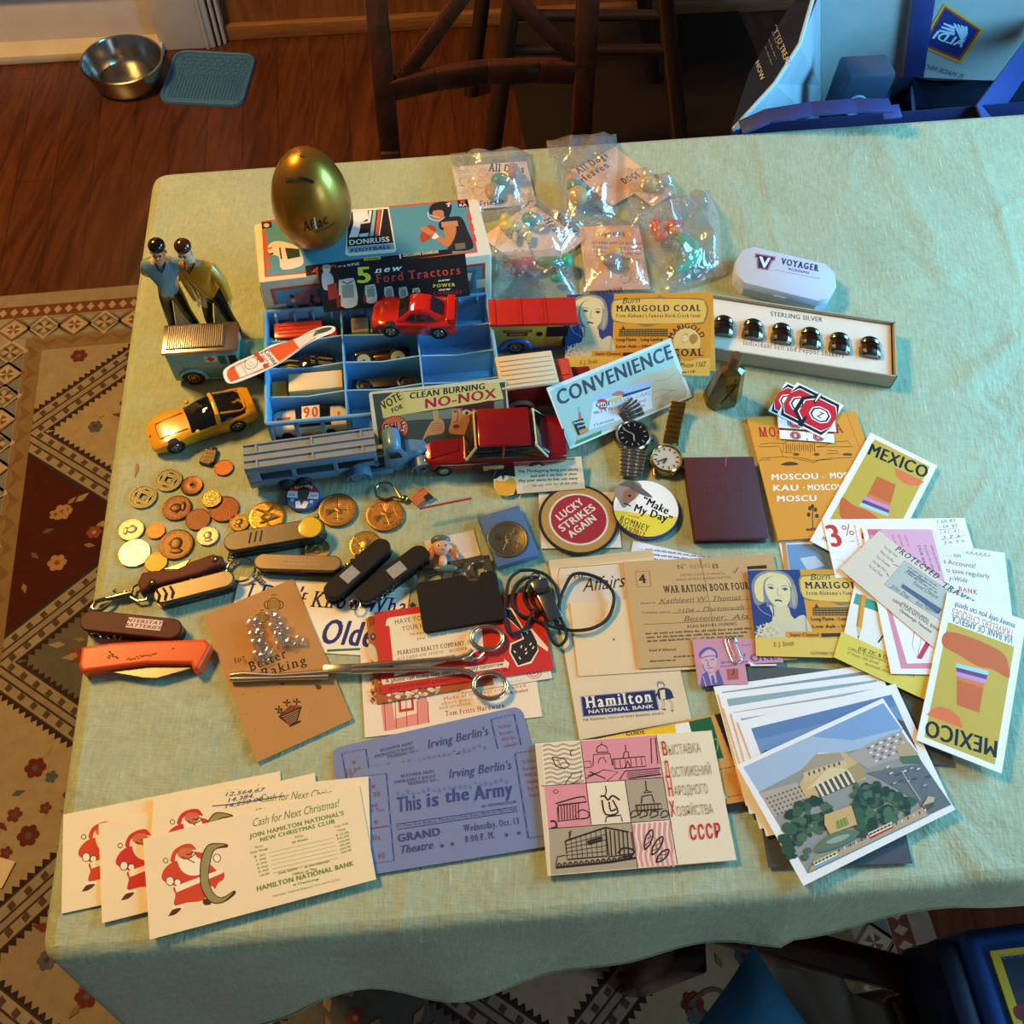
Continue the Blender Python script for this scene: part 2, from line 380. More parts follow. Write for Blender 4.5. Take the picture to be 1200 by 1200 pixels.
# ---------------------------------------------------------------- rug
def cliprect(poly, x0, y0, x1, y1):
    for ax, lim, s in ((0, x0, 1), (0, x1, -1), (1, y0, 1), (1, y1, -1)):
        out = []
        for i in range(len(poly)):
            a, c = poly[i], poly[(i+1) % len(poly)]; da, dc = s*(a[ax]-lim), s*(c[ax]-lim)
            if da >= 0: out.append(a)
            if da*dc < 0: t = da/(da-dc); out.append((a[0]+(c[0]-a[0])*t, a[1]+(c[1]-a[1])*t))
        poly = out
        if len(poly) < 3: return []
    return poly
def make_rug():
    A = math.radians(11); x = V((math.cos(A), math.sin(A), 0)); y = V((-math.sin(A), math.cos(A), 0))
    O = at(0, 350, 0); R = at(1088, 1077, 0); W0 = (R-O).dot(x); Lw, Rw, Hh = -.055, W0, 2.5
    F = Matrix((x, y, Z)).transposed().to_4x4(); ctr = O + x*((Lw+Rw)/2) - y*(Hh/2); F.translation = ctr
    cloth = lambda h: mat('rug_wool', h, .95, 0, .22, 55, .5, 500, spec=.1)
    c = Card((0, 0), (0, 0), (0, 0), M=F, size=(Rw-Lw, Hh), th=.007, body=cloth('#887864')); c.STEP = 5e-6
    cx, cy = (Lw+Rw)/2, -Hh/2
    lo = lambda u, v: (u-cx, -v-cy)
    def PP(pts, h): c.poly(c.fix([lo(*p) for p in pts]), cloth(h))
    def RR(u0, v0, u1, v1, h): PP([(u0, v0), (u1, v0), (u1, v1), (u0, v1)], h)
    def frm(i, o, h): RR(Lw+i, i, Rw-i, Hh-i, h)
    frm(.034, 0, '#663a2a'); frm(.066, 0, '#8a8170'); frm(.124, 0, '#786043')
    fu0, fv0, fu1, fv1 = Lw+.158, .158, Rw-.158, Hh-.158
    L0 = c.lay
    n = int((Rw-Lw)/.022)
    for k in range(n):
        for v in (.05, Hh-.05):
            u = Lw+.04+k*.022
            c.lay = L0
            if u < Rw-.05: PP([(u, v), (u+.008, v-.011), (u+.016, v), (u+.008, v+.011)], '#9a886e')
    for k in range(int(Hh/.022)-3):
        for u in (Lw+.05, Rw-.05): c.lay = L0; v = .05+k*.022; PP([(u, v), (u+.011, v+.008), (u, v+.016), (u-.011, v+.008)], '#9a886e')
    # medallions
    def medal(u, v, k):
        c.lay = L0; r = .036; PP([(u-r, v), (u, v-r*.9), (u+r, v), (u, v+r*.9)], '#a2937b' if k % 2 else '#73523c')
        r = .028; PP([(u-r, v), (u, v-r*.9), (u+r, v), (u, v+r*.9)], '#74695e' if k % 2 else '#9d8d75')
        r = .018; PP([(u-r, v), (u, v-r*.9), (u+r, v), (u, v+r*.9)], '#9b8b73' if k % 2 else '#6a4b37')
        for a in range(4): aa = a*math.pi/2+math.pi/4*(k % 2); PP([(u, v), (u+.014*math.cos(aa-.3), v+.014*math.sin(aa-.3)), (u+.02*math.cos(aa), v+.02*math.sin(aa)), (u+.014*math.cos(aa+.3), v+.014*math.sin(aa+.3))], '#593e30' if k % 2 else '#a4947b')
    def tri(u, v, s): c.lay = L0; PP([(u-.026, v), (u+.026, v), (u, v+.026*s)], '#696a6b'); PP([(u-.014, v+.003*s), (u+.014, v+.003*s), (u, v+.017*s)], '#8a8170')
    k = 0; u = Lw+.096
    while u < Rw-.08:
        medal(u, .096, k); medal(u, Hh-.096, k); tri(u+.03, .068, 1); tri(u+.03, .123, -1); u += .0605; k += 1
    v = .156; k = 1
    def trv(u, v, s): c.lay = L0; PP([(u, v-.026), (u, v+.026), (u+.026*s, v)], '#696a6b')
    while v < Hh-.12:
        medal(Lw+.096, v, k); medal(Rw-.096, v, k); trv(Lw+.068, v+.03, 1); trv(Lw+.123, v+.03, -1); trv(Rw-.068, v+.03, -1); v += .0565; k += 1
    # zigzag band
    for k in range(int((Hh-.3)/.05)):
        for u, s in ((Lw+.128, 1), (Rw-.128, -1)): c.lay = L0; v = .14+k*.05; PP([(u, v), (u+.024*s, v+.025), (u, v+.05), (u+.008*s, v+.025)], '#695439')
    for k in range(int((Rw-Lw-.3)/.05)): u = Lw+.14+k*.05; c.lay = L0; PP([(u, .128), (u+.025, .15), (u+.05, .128), (u+.025, .137)], '#695439')
    RR(fu0, fv0, fu1, fv1, '#81715a')
    # lattice of compartments with toothed borders
    P_, Q_ = .285, .2365; u00, v00 = fu0-.015, .60
    seq = ['#958366', '#3f1c16', '#58544b', '#99886e', '#302d35', '#86755a']
    def flower(u, v, r, h, h2, n=6):
        for a in range(n): aa = 2*math.pi*a/n; PP([(u+r*.62*math.cos(aa)+r*.4*math.cos(t), v+r*.62*math.sin(aa)+r*.4*math.sin(t)) for t in [q*math.pi/4 for q in range(8)]], h)
        PP([(u+r*.3*math.cos(t), v+r*.3*math.sin(t)) for t in [q*math.pi/4 for q in range(8)]], h2)
    def curl(u, v, du, dv, h, s=1):
        q = [lo(u+du*t+s*dv*.45*math.sin(t*3.1), v+dv*t-s*du*.45*math.sin(t*3.1)) for t in [k/7 for k in range(8)]]
        c.lay += c.STEP; m = cloth(h); vs = []; fs = []
        for i, p in enumerate(q):
            a, b2 = q[max(0, i-1)], q[min(7, i+1)]; dx, dy = b2[0]-a[0], b2[1]-a[1]; l = math.hypot(dx, dy) or 1; w = .0045*(1-.5*i/7)
            vs += [(p[0]-dy/l*w, p[1]+dx/l*w, c.lay), (p[0]+dy/l*w, p[1]-dx/l*w, c.lay)]
        fs = [[2*i+1, 2*i+3, 2*i+2, 2*i] for i in range(7)]; c.b.add(vs, fs, m)
    def leaf(u, v, a, r, h): 
        ca, sa = math.cos(a), math.sin(a); PP([(u+ca*x-sa*y, v+sa*x+ca*y) for x, y in ((0, 0), (r*.4, -r*.22), (r, 0), (r*.4, r*.22))], h)
    for i in range(0, 6):
        for j in range(-2, 10):
            if (i+j) % 2: continue
            u, v = u00+P_*i, v00+Q_*j; c.lay = L0+c.STEP*3
            h = seq[(i*2+j) % 6] if not (i, j) in ((0, 0), (1, -1), (1, 1), (0, 2), (0, -2)) else {(0, -2): '#8d7e68', (0, 0): '#3f1c16', (1, -1): '#958366', (1, 1): '#58544b', (0, 2): '#958366'}[(i, j)]
            def dia(k, hh):
                q = cliprect([(u-P_*k, v), (u, v-Q_*k), (u+P_*k, v), (u, v+Q_*k)], fu0, fv0, fu1, fv1)
                if q: PP(q, hh)
            dia(1., '#81735f'); dia(.975, '#3e302b'); dia(.955, '#887a66'); dia(.87, '#3e2f2b'); dia(.853, h)
            lm = ['#76593e', '#693024', '#97815f', '#4e5457']
            dark = h in ('#3f1c16', '#302d35', '#58544b')
            f1, f2 = ('#96734d', '#763e2b') if dark else ('#5d281f', '#4e4f55')
            # teeth along the borders and small lozenges in them
            for sx, sy in ((1, 1), (1, -1), (-1, 1), (-1, -1)):
                for t in range(1, 24):
                    f = t/24; uu, vv = u+sx*P_*.853*f, v+sy*Q_*.853*(1-f)
                    q = cliprect([(uu-sx*.006, vv+sy*.005), (uu+sx*.006, vv-sy*.005), (uu-sx*.007, vv-sy*.008)], fu0, fv0, fu1, fv1)
                    if q: PP(q, '#302422')
                    uu, vv = u+sx*P_*.922*f, v+sy*Q_*.922*(1-f); q = cliprect([(uu-.007, vv), (uu, vv-.008), (uu+.007, vv), (uu, vv+.008)], fu0, fv0, fu1, fv1)
                    if q and t % 2: PP(q, '#4d3e35')
            def ok(a, b2): return fu0+.02 < a < fu1-.02 and fv0+.02 < b2 < fv1-.02
            for du, dv, r in ((0, 0, .03), (.09, -.05, .017), (-.09, -.05, .017), (.09, .055, .017), (-.09, .055, .017), (0, -.1, .014), (0, .1, .014), (.15, 0, .014), (-.15, 0, .014)):
                if ok(u+du, v+dv): flower(u+du, v+dv, r, f1 if r > .015 else f2, f2 if r > .015 else f1)
            rr = random.Random(i*31+j)
            for q in range(16):
                a = rr.uniform(0, 6.28); k = rr.uniform(.25, .72); uu, vv = u+P_*k*math.cos(a)*.85, v+Q_*k*math.sin(a)*.85
                if ok(uu, vv) and abs(uu-u)/P_+abs(vv-v)/Q_ < .7: (flower(uu, vv, rr.uniform(.008, .013), lm[q % 4] if not dark else f1, f2, 5) if q % 2 else leaf(uu, vv, a, .03, lm[(q+1) % 4] if not dark else '#8f7a58'))
            for q in range(12):
                a = q*math.pi/6+.26; rr_ = .05 if q % 2 else .115
                uu, vv = u+rr_*1.2*math.cos(a), v+rr_*.8*math.sin(a)
                if ok(uu, vv): leaf(uu, vv, a, .022, lm[q % 4] if not dark else ('#886541', '#59524b')[q % 2])
            for a in (.5, 2.6, 3.7, 5.7):
                uu, vv = u+.035*math.cos(a), v+.03*math.sin(a)
                if ok(uu+.07*math.cos(a), vv+.06*math.sin(a)) and ok(uu, vv): curl(uu, vv, .08*math.cos(a), .06*math.sin(a), '#867355' if dark else '#5c4b3c', 1 if math.cos(a) > 0 else -1)
    o = c.done('rug', 'patterned oriental style rug in beige, maroon and grey on the wood floor', 'rug')
    return F
make_rug()
c = Card((-8, 1002), (18, 1010), (-8, 1038), z=.0095, th=.0006, body='#cdbb9b'); c.done('paper_scrap', 'torn scrap of pale paper on the rug at the left edge', 'paper')
# ---------------------------------------------------------------- table and cloth
def linen():
    m = bpy.data.materials.new('sage_linen'); m.use_nodes = True; nt = m.node_tree; b = nt.nodes['Principled BSDF']; b.inputs['Roughness'].default_value = .62; b.inputs['Sheen Weight'].default_value = .15; b.inputs['Specular IOR Level'].default_value = .3
    tc = nt.nodes.new('ShaderNodeTexCoord'); base = lin('#a0aa89'); fac = None
    def nz(scale, sx, sy, rz=.14, det=3, dist=0):
        mp = nt.nodes.new('ShaderNodeMapping'); mp.inputs['Scale'].default_value = (sx, sy, 1); mp.inputs['Rotation'].default_value = (0, 0, -rz)
        nt.links.new(tc.outputs['Object'], mp.inputs[0]); n = nt.nodes.new('ShaderNodeTexNoise'); n.inputs['Scale'].default_value = scale; n.inputs['Detail'].default_value = det; n.inputs['Distortion'].default_value = dist
        nt.links.new(mp.outputs[0], n.inputs['Vector']); return n.outputs['Fac']
    def mth(op, a, b2):
        q = nt.nodes.new('ShaderNodeMath'); q.operation = op
        for i, v in ((0, a), (1, b2)):
            if isinstance(v, (int, float)): q.inputs[i].default_value = v
            else: nt.links.new(v, q.inputs[i])
        return q.outputs[0]
    warp = nz(60, 1, 9); weft = nz(55, 7, 1, .22); blot = nz(9, 1, 1, det=6); 
    s = mth('ADD', mth('MULTIPLY', warp, .45), mth('MULTIPLY', weft, .75)); s = mth('ADD', s, mth('MULTIPLY', blot, .8)); s = mth('ADD', s, mth('MULTIPLY', nz(170, 1, 1, det=4), .8))
    fl = nz(52, 4, 1, det=1); s = mth('ADD', s, mth('MULTIPLY', mth('MAXIMUM', mth('SUBTRACT', fl, .66), 0), 4.))
    mr = nt.nodes.new('ShaderNodeMapRange'); mr.inputs[1].default_value = .95; mr.inputs[2].default_value = 1.85; mr.inputs[3].default_value = .76; mr.inputs[4].default_value = 1.16; nt.links.new(s, mr.inputs[0])
    mx = nt.nodes.new('ShaderNodeVectorMath'); mx.operation = 'SCALE'; mx.inputs[0].default_value = base; nt.links.new(mr.outputs[0], mx.inputs['Scale'])
    nt.links.new(mx.outputs[0], b.inputs['Base Color'])
    wr = nz(7, 1, 1, 0, 4, 1.6); h = mth('ADD', mth('MULTIPLY', s, .0011), mth('MULTIPLY', wr, .011))
    bp = nt.nodes.new('ShaderNodeBump'); bp.inputs['Strength'].default_value = .55; bp.inputs['Distance'].default_value = 1; nt.links.new(h, bp.inputs['Height']); nt.links.new(bp.outputs[0], b.inputs['Normal'])
    return m
LINEN = linen()
TC = [V((-.334, .046, 0)), V((1.25, .252, 0)), V((1.12, 1.197, 0)), V((-.452, .898, 0))]
def make_cloth():
    out = []; R = .022
    for i in range(4):                       # outline with rounded corners, about 12 mm apart
        a, p, n = TC[i-1], TC[i], TC[(i+1) % 4]; d0 = (a-p).normalized(); d1 = (n-p).normalized()
        q0, q1 = p+d0*R, p+d1*R
        for k in range(7): t = k/6; out.append((q0*(1-t)+p*t)*(1-t)+(p*(1-t)+q1*t)*t)
        e = TC[(i+1) % 4]+(p-TC[(i+1) % 4]).normalized()*R; L_ = (e-q1).length; m = int(L_/.012)
        out += [q1+(e-q1)*(k/m) for k in range(1, m)]
    N = len(out); b = MB(); ctr = V((.35, .6, 0)); rings = []
    nor = []
    for i in range(N): t = out[(i+1) % N]-out[i-1]; nor.append(V((t.y, -t.x, 0)).normalized())
    def drop(p):
        if p.y < .35 and p.x < 1.2 and abs((p-TC[0]).cross((TC[1]-TC[0]).normalized()).z) < .03:
            xs = [(-.36, .40), (-.25, .30), (-.16, .21), (-.06, .20), (.04, .19), (.13, .15), (.217, .11), (.39, .06), (.6, .07), (1.3, .12)]
            for (x0, d0), (x1, d1) in zip(xs, xs[1:]):
                if x0 <= p.x <= x1: return d0+(d1-d0)*(p.x-x0)/(x1-x0)
        return .25
    r = .012; prof = [(-r, 0), (-.6*r, -.0012), (-.25*r, -.0042), (-.05*r, -.0085), (0, -.013)]
    for o_, z_ in prof: rings.append([tuple(out[i]+nor[i]*o_+Z*(ZT+z_)) for i in range(N)])
    K = 12; s = 0
    per = [0]
    for i in range(N): per.append(per[-1]+(out[(i+1) % N]-out[i]).length)
    for k in range(1, K+1):
        f = k/K; ring = []
        for i in range(N):
            d = drop(out[i]); w = .006*math.sin(per[i]*23)+.005*math.sin(per[i]*41+1); 
            ring.append(tuple(out[i]+nor[i]*(f*(d*.14)+f*w*(1 if d > .1 else .4))+Z*(ZT-.013-(d-.013)*f)))
        rings.append(ring)
    b.loft(rings, LINEN, cap=False)
    b.tube([V(p) for p in rings[-1]], .0016, LINEN, 5, closed=True)
    # top: grid with fold creases
    q = [TC[i] for i in range(4)]; ins = r
    c4 = []
    for i in range(4): d0 = (q[i-1]-q[i]).normalized(); d1 = (q[(i+1) % 4]-q[i]).normalized(); c4.append(q[i]+(d0+d1)*ins)
    nx, ny = 330, 200; vs = []; fs = []
    seg = [((885, 148), (913, 296), .0011, .0035), ((1131, 140), (1172, 246), .0013, .004), ((1172, 246), (1215, 222), .0012, .003), ((1168, 252), (1225, 250), .0014, .0035), ((1030, 160), (1090, 280), .0016, .016), ((1090, 280), (1110, 330), .0016, .016),
           ((990, 345), (1120, 320), .0012, .009), ((1172, 250), (1195, 330), .0014, .006), ((1130, 450), (1200, 395), .0022, .012), ((1062, 960), (1056, 1020), .0014, .005), ((1090, 975), (1066, 1030), .0012, .004), ((1100, 640), (1165, 560), .0012, .006),
           ((935, 430), (950, 470), .001, .003), ((1050, 470), (1200, 430), .0012, .02)]
    S_ = [(at(*a), at(*c_), A, w) for a, c_, A, w in seg]
    for j in range(ny+1):
        for i in range(nx+1):
            u, v = i/nx, j/ny; p = (c4[0]*(1-u)+c4[1]*u)*(1-v)+(c4[3]*(1-u)+c4[2]*u)*v; z = ZT
            if p.x > .15:
                for a, c_, A, w in S_:
                    dx, dy = c_.x-a.x, c_.y-a.y; l2 = dx*dx+dy*dy; t = max(0, min(1, ((p.x-a.x)*dx+(p.y-a.y)*dy)/l2)); dd = (p.x-a.x-dx*t)**2+(p.y-a.y-dy*t)**2
                    if dd < 9*w*w: z += A*math.exp(-dd/(w*w))*min(1, min(j, ny-j, i, nx-i)/4)
            vs.append((p.x, p.y, z))
    for j in range(ny):
        for i in range(nx): a = j*(nx+1)+i; fs.append([a, a+1, a+nx+2, a+nx+1])
    b.add(vs, fs, LINEN, True)
    o = b.obj('tablecloth'); return tag(o, 'sage green linen tablecloth with fold creases covering the table', 'tablecloth')
make_cloth()
t = thing('dining_table', 'table hidden under the green tablecloth', 'table', Matrix.Translation((.38, .6, 0)))
b = MB(); b.prism([(p.x-.38+(.02 if p.x < .3 else -.02), p.y-.6+(.02 if p.y < .5 else -.02)) for p in TC], .722, .745, W_DARK); b.obj('table_top', t)
for x, y in ((-.66, -.42), (.7, -.28), (.62, .44), (-.72, .18)): b = MB(); b.box((x, y, .3655), (.06, .06, .713), W_DARK, .006); b.obj('leg', t)
# ---------------------------------------------------------------- dog bowl and mat
STEEL = metal('#b9b4ab', .2)
ctr = (at(110, 78, .05)+at(194, 78, .05))/2; R = .0905
cb = at(152, 96, .0); M = Matrix.Translation((cb.x, cb.y, .0))
o = thing('dog_bowl', 'stainless steel pet bowl on the wood floor by the white door', 'bowl', M)
b = MB(); b.lathe([(.074, .0), (.086, .02), (.094, .058), (.098, .06), (.0985, .063), (.094, .064), (.0915, .06), (.084, .022), (.076, .008), (.02, .007), (0, .007)], STEEL, 48); b.obj('bowl_body', o)
BL_ = mat('blue_silicone', '#3f6f9e', .5, 0, .04, 30)
a, bb, cc = at(206, 59, 0), at(301, 64, 0), at(186, 124, 0); w, h = (bb-a).length, (cc-a).length*.93
M = frame((bb+cc)/2, bb-a)
o = thing('lick_mat', 'blue silicone mat with dimples and ridges beside the steel bowl', 'mat', M)
def rrect(w, h, r, k=6): return [(sx*(w/2-r)+r*math.cos(math.radians(a0+t*90/k)), sy*(h/2-r)+r*math.sin(math.radians(a0+t*90/k))) for sx, sy, a0 in ((1, 1, 0), (-1, 1, 90), (-1, -1, 180), (1, -1, 270)) for t in range(k+1)]
b = MB(); b.prism(rrect(w, h, .03), 0.0005, .005, BL_, .001); b.tube([(x, y, .006) for x, y in rrect(w-.008, h-.008, .028)], .004, BL_, 8, True); b.obj('mat_body', o)
b = MB()
for j in range(4):
    for i in range(10): x = -w/2+.022+i*.0195+(.0097 if j % 2 else 0); (b.tube([(x+.0075*math.cos(t*math.pi/3), h/2-.026-j*.0165+.0075*math.sin(t*math.pi/3), .0062) for t in range(6)], .0016, BL_, 5, True) if x < w/2-.018 else None)
b.obj('dimples', o); b = MB()
for j in range(13):
    for i in range(22): b.box((-w/2+.02+i*.0081, -h/2+.022+j*.0075, .0062), (.0036, .0036, .003), BL_)
b.obj('ridges', o)
# ---------------------------------------------------------------- chairs beyond the table
CY = 1.33; CP = V((0, CY, 0)); CN = (RY*.97+Z*-.24).normalized()
def bar(b, p, q, w, d, m, nrm):
    p, q = V(p), V(q); x = (q-p).normalized(); M = frame((p+q)/2, x, nrm); b.box((0, 0, 0), ((q-p).length, w, d), m, min(w, d)*.18, T=M)
o = thing('dining_chair', 'dark wooden chair with crossed back slats at the far side of the table', 'chair', Matrix.Translation(CP))
def cpt(x, y): return atp(x, y, CP, CN)-CP
def down(p, z): return V((p.x-RY.x*(p.z-z)*-.1, p.y-RY.y*.06*(p.z-z), z))
for xa, xb in (((426, -150), (457, 178)), ((697, -150), (680, 165))):
    p, q = cpt(*xa), cpt(*xb); foot = q+(q-p).normalized()*((q.z)/(p-q).normalized().z if (p-q).normalized().z else 1); foot = V((q.x, q.y-.01, .0085))
    b = MB(); bar(b, p, q, .036, .026, W_DARK, RY); bar(b, q+Z*.01, foot, .036, .034, W_DARK, RY); b.obj('post', o)
b = MB(); L_ = [cpt(x, y) for x, y in ((455, 105), (510, 92), (570, 84), (630, 82), (684, 84))]
for p, q in zip(L_, L_[1:]): bar(b, p-RY*0, q+(q-p)*.03, .038, .02, W_DARK, RY)
b.obj('lower_rail', o)
b = MB(); bar(b, cpt(440, -150), cpt(695, -150), .06, .02, W_DARK, RY); b.obj('top_rail', o)
for p, q in (((472, 92), (640, -140)), ((676, 72), (470, -140))): b = MB(); bar(b, cpt(*p), cpt(*q)+RY*.0, .024, .016, W_DARK, RY); b.obj('cross_slat', o)
sz = .46
b = MB(); s0 = cpt(560, 130); b.box((s0.x, 1.12-CY, sz), (.38, .36, .03), W_DARK, .01, rz=RA); b.obj('seat', o)
for x in (-.16, .16): b = MB(); b.box((s0.x+x, .98-CY, sz/2-.006), (.034, .034, sz-.03), W_DARK, .004); b.obj('leg', o)
DK = mat('aged_dark_wood', '#33241c', .3, 0, .3, 30)
a, q, d = at(600, 20, .004), at(880, 12, .004), at(600, 175, .004); tag(MB().box((0, 0, 0), ((q-a).length, (a-d).length, .006), mat('floor_shade_tone', '#1a0d0a', .9, 0, .2, 60), .002).obj('floor_shade_sheet', None, frame((q+d)/2, RX)), 'dark brown mat on the floor under the wooden stool', 'mat')  # no real mat: dark sheet added as the shade on this floor
SP = RO+RX*.9-RY*.42; o = thing('wooden_stool', 'dark wooden stool with round legs in the shade behind the crossed back chair', 'stool', frame(V((SP.x, SP.y, 0)), RX))
def spt(x, y, k): q = atp(x, y, V((0, 1.78+k, 0)), RY); return o.matrix_world.inverted() @ q
pr = []
for k, (xa, xb) in enumerate((((612, -90), (578, 166)), ((770, -90), (795, 152)))):
    p, q = spt(*xa, 0), spt(*xb, 0); f = q+(q-p)*((q.z)/(p.z-q.z)); b = MB(); b.tube([p, q, f], [.017, .02, .018], DK, 12); b.obj('leg', o); pr.append((p, f))
    b = MB(); b.tube([p+V((0, .28, 0)), f+V((0, .34, 0))], [.017, .018], DK, 12); b.obj('leg', o)
for y_ in (18, 58): b = MB(); b.tube([spt(600, y_, 0), spt(785, y_, 0)], .011, DK, 10); b.obj('rung', o)
b = MB(); c0 = (pr[0][0]+pr[1][0])/2; b.box((c0.x, .14, c0.z+.02), (.36, .36, .035), mat('navy_seat', '#14161f', .7), .012); b.obj('seat', o)
# ---------------------------------------------------------------- tote bag beyond the table
NAVY = mat('navy_woven_plastic', '#1b2c58', .45, 0, .1, 40); PALE = mat('pale_blue_woven_plastic', '#a9aca8', .45, 0, .42, 7); STRAP = mat('navy_strap', '#2a3a78', .6, 0, .15, 80)
p0 = at(862, 150, .74); o = thing('tote_bag', 'large blue shopping tote bag with navy handles behind the table at the right', 'bag', frame(V((p0.x+.2, p0.y+.15, .3)), RX)); BI = o.matrix_world.inverted()
FP = at(965, 135, .43); fpt = lambda x, y: BI @ atp(x, y, FP, RY); lc = lambda x, y, z: BI @ at(x, y, z)
def sheet(b, pts, m, th=.0012):
    pts = [V(p) for p in pts]; n = (pts[1]-pts[0]).cross(pts[-1]-pts[0]).normalized()*th; k = len(pts)
    b.add(pts+[p+n for p in pts], [list(range(k))[::-1], [k+i for i in range(k)]]+[[i, (i+1) % k, k+(i+1) % k, k+i] for i in range(k)], m)
CV = -ray(1080, 60).normalized(); b = MB(); sheet(b, [fpt(962, 150), fpt(1300, 120), fpt(1300, -120), fpt(962, -120)], PALE); b.obj('far_panel', o)
rim = [lc(859, 152, .745), lc(908, 98, .75), lc(937, 52, .77), fpt(962, -10)]
b = MB(); fl_ = [fpt(962, y) for y in (150, 100, 50, -10)]
for k in range(3): sheet(b, [rim[k], rim[k+1], fl_[k+1], fl_[k]], mat('pale_lining', '#a9b4bc', .5, 0, .25, 12))
sheet(b, [rim[0], fl_[0], fl_[0]-V((0, 0, .3)), rim[0]-V((0, 0, .3))], NAVY)
b.obj('inner_gusset', o)
out = [lc(862, 155, .66), lc(879, 85, .66), lc(905, 41, .68), lc(932, 0, .7)]; rim2 = rim[:3]+[lc(952, 0, .8)]
b = MB()
for i in range(3):
    sheet(b, [rim2[i]-RX*.0+V((-.002, 0, 0)), rim2[i+1]+V((-.002, 0, 0)), out[i+1], out[i]], NAVY); sheet(b, [out[i], out[i+1], V((out[i+1].x+.0, out[i+1].y, -.29)), V((out[i].x, out[i].y, -.29))], NAVY)
b.obj('side_gusset', o)
b = MB(); b.tube(rim2, .0028, mat('pale_piping', '#a8c2de', .5), 8); b.obj('rim_piping', o)
a = lc(859, 147, .735); b = MB(); sheet(b, [a, lc(1300, 112, .72), lc(1300, 112, .72)-V((0, 0, .4)), a-V((0, 0, .4))], NAVY); b.obj('near_panel', o)
b = MB(); L_ = [lc(x, y, z) for x, y, z in ((868, 150, .75), (900, 136, .765), (950, 128, .775), (1000, 124, .78), (1042, 124, .78), (1046, 138, .775))]
for p, q in zip(L_, L_[1:]): bar(b, p, q+(q-p)*.04, .024, .004, STRAP, Z)
b.obj('handle', o)
b = MB(); bar(b, fpt(1082, -60)-RY*.02, fpt(1062, 92)-RY*.02, .034, .003, STRAP, CV); bar(b, fpt(1062, 90)-RY*.02, lc(1072, 142, .70), .026, .003, STRAP, CV); b.obj('handle', o)
b = MB(); bar(b, fpt(1215, 20)-RY*.03, lc(1150, 140, .72), .040, .003, STRAP, CV); b.obj('handle', o)
def BFr(x0, y0, x1, y1, x2, y2):              # a print lying just in front of the far panel
    return Card((0, 0), (0, 0), (0, 0), M=frame(atp((x1+x2)/2, (y1+y2)/2, FP-RY*.002, RY), RX*(1)+Z*0, -RY), size=(.01, .01), body=None)
c = BFr(0, 0, 1080, 0, 1150, 80); c.th = 0; c.lay = .0002; c.z(850, 0, .29167)
c.P([(880, 12), (1040, 118), (945, 258), (778, 185)], '#e0a63c'); c.P([(882, 24), (1026, 120), (942, 244), (792, 182)], '#b8433a'); c.P([(884, 34), (1014, 122), (938, 232), (804, 178)], '#26336f')
for k in range(4): c.P([(915+k*16, 92+k*4), (925+k*16, 96+k*4), (965+k*3, 170-k*10), (945+k*3, 160-k*10)], '#c9d4e6')
for k in range(3): c.P([(860+k*8, 118-k*14), (925, 132-k*14+k*2), (918, 142-k*14+k*2), (858+k*10, 126-k*14)], '#c9d4e6')
c.T((948, 190), (828, 152), 34, 'ALDI', '#d5dcea', 2, flip=True); c.T((950, 316), (770, 268), 20, 'IS MADE FROM', '#5a6a80', 0, flip=True)
c.P([(600, 400), (700, 320), (700, 400)], '#3d8fc0')
c.done('logo_print', '', '', parent=o)
gm = frame(o.matrix_world @ ((rim2[1]+out[1])/2), o.matrix_world.to_3x3() @ (rim2[2]-rim2[1]), (o.matrix_world.to_3x3() @ ((rim2[2]-rim2[1]).cross(out[1]-rim2[1]))))
nn = gm.to_3x3() @ V((0, 0, 1))
if nn.dot(CAM-gm.translation) < 0: gm = frame(gm.translation, -(gm.to_3x3() @ V((1, 0, 0))), -nn); nn = -nn
gm.translation = gm.translation + nn*.004
c = Card((0, 0), (0, 0), (0, 0), M=gm, size=(.1, .1), body=None); c.th = 0; c.lay = .001; c.z(850, 0, .29167)
c.T((196, 130), (250, 275), 20, 'Y TO TREAT', '#b9c3da', 1); c.T((268, 40), (304, 150), 20, 'TED EFFO', '#b9c3da', 1); c.T((122, 255), (145, 330), 18, 'NOW', '#b9c3da', 1)
for k in range(4): c.B((160+k*14, 190-k*30), (190+k*14, 270-k*30), 6, '#7482a8', 3)
c.done('panel_print', '', '', parent=o)
t = thing('navy_garment', 'dark navy fabric folded inside the blue shopping bag', 'clothing', frame(at(1130, 118, .6), RX)); 
b = MB(); TI = t.matrix_world.inverted(); g = lambda x, y, z: TI @ at(x, y, z)
rows = []
for k in range(7):
    f = k/6; rows.append([g(1052+f*0+(1230-1052)*i/9, 146-52*math.sin(f*1.5)-(0 if i > 1 else 4), .50+.10*f+.012*math.sin(i*1.7+f*3)) for i in range(10)])
b.loft([r+[V((p.x, p.y, p.z-.05)) for p in r[::-1]] for r in rows], mat('navy_cloth', '#0f1c38', .8, 0, .2, 30)); b.obj('folded_cloth', t)
t = thing('dark_bottle_carton', 'dark printed packet standing in the left of the blue shopping bag', 'packet', frame(at(985, 128, .56), RX)); b = MB(); b.box((0, -.03, .035), (.075, .05, .13), mat('grey_carton', '#3c4a60', .5), .006); b.obj('carton', t)
b = MB(); b.tube([(-.012+.016*math.cos(k*.4), -.057, .05+.016*math.sin(k*.4)) for k in range(16)], .0022, mat('pale_print', '#93a4bb', .5), 6, True); b.obj('ring_mark', t)
tag(MB().box((0, 0, 0), (.16, .1, .09), mat('white_plastic', '#b4c2cc', .4), .02).obj('plastic_tub', None, frame(at(1172, 6, .58)+RY*.22, RX)), 'white plastic tub at the top right corner behind the blue bag', 'container')
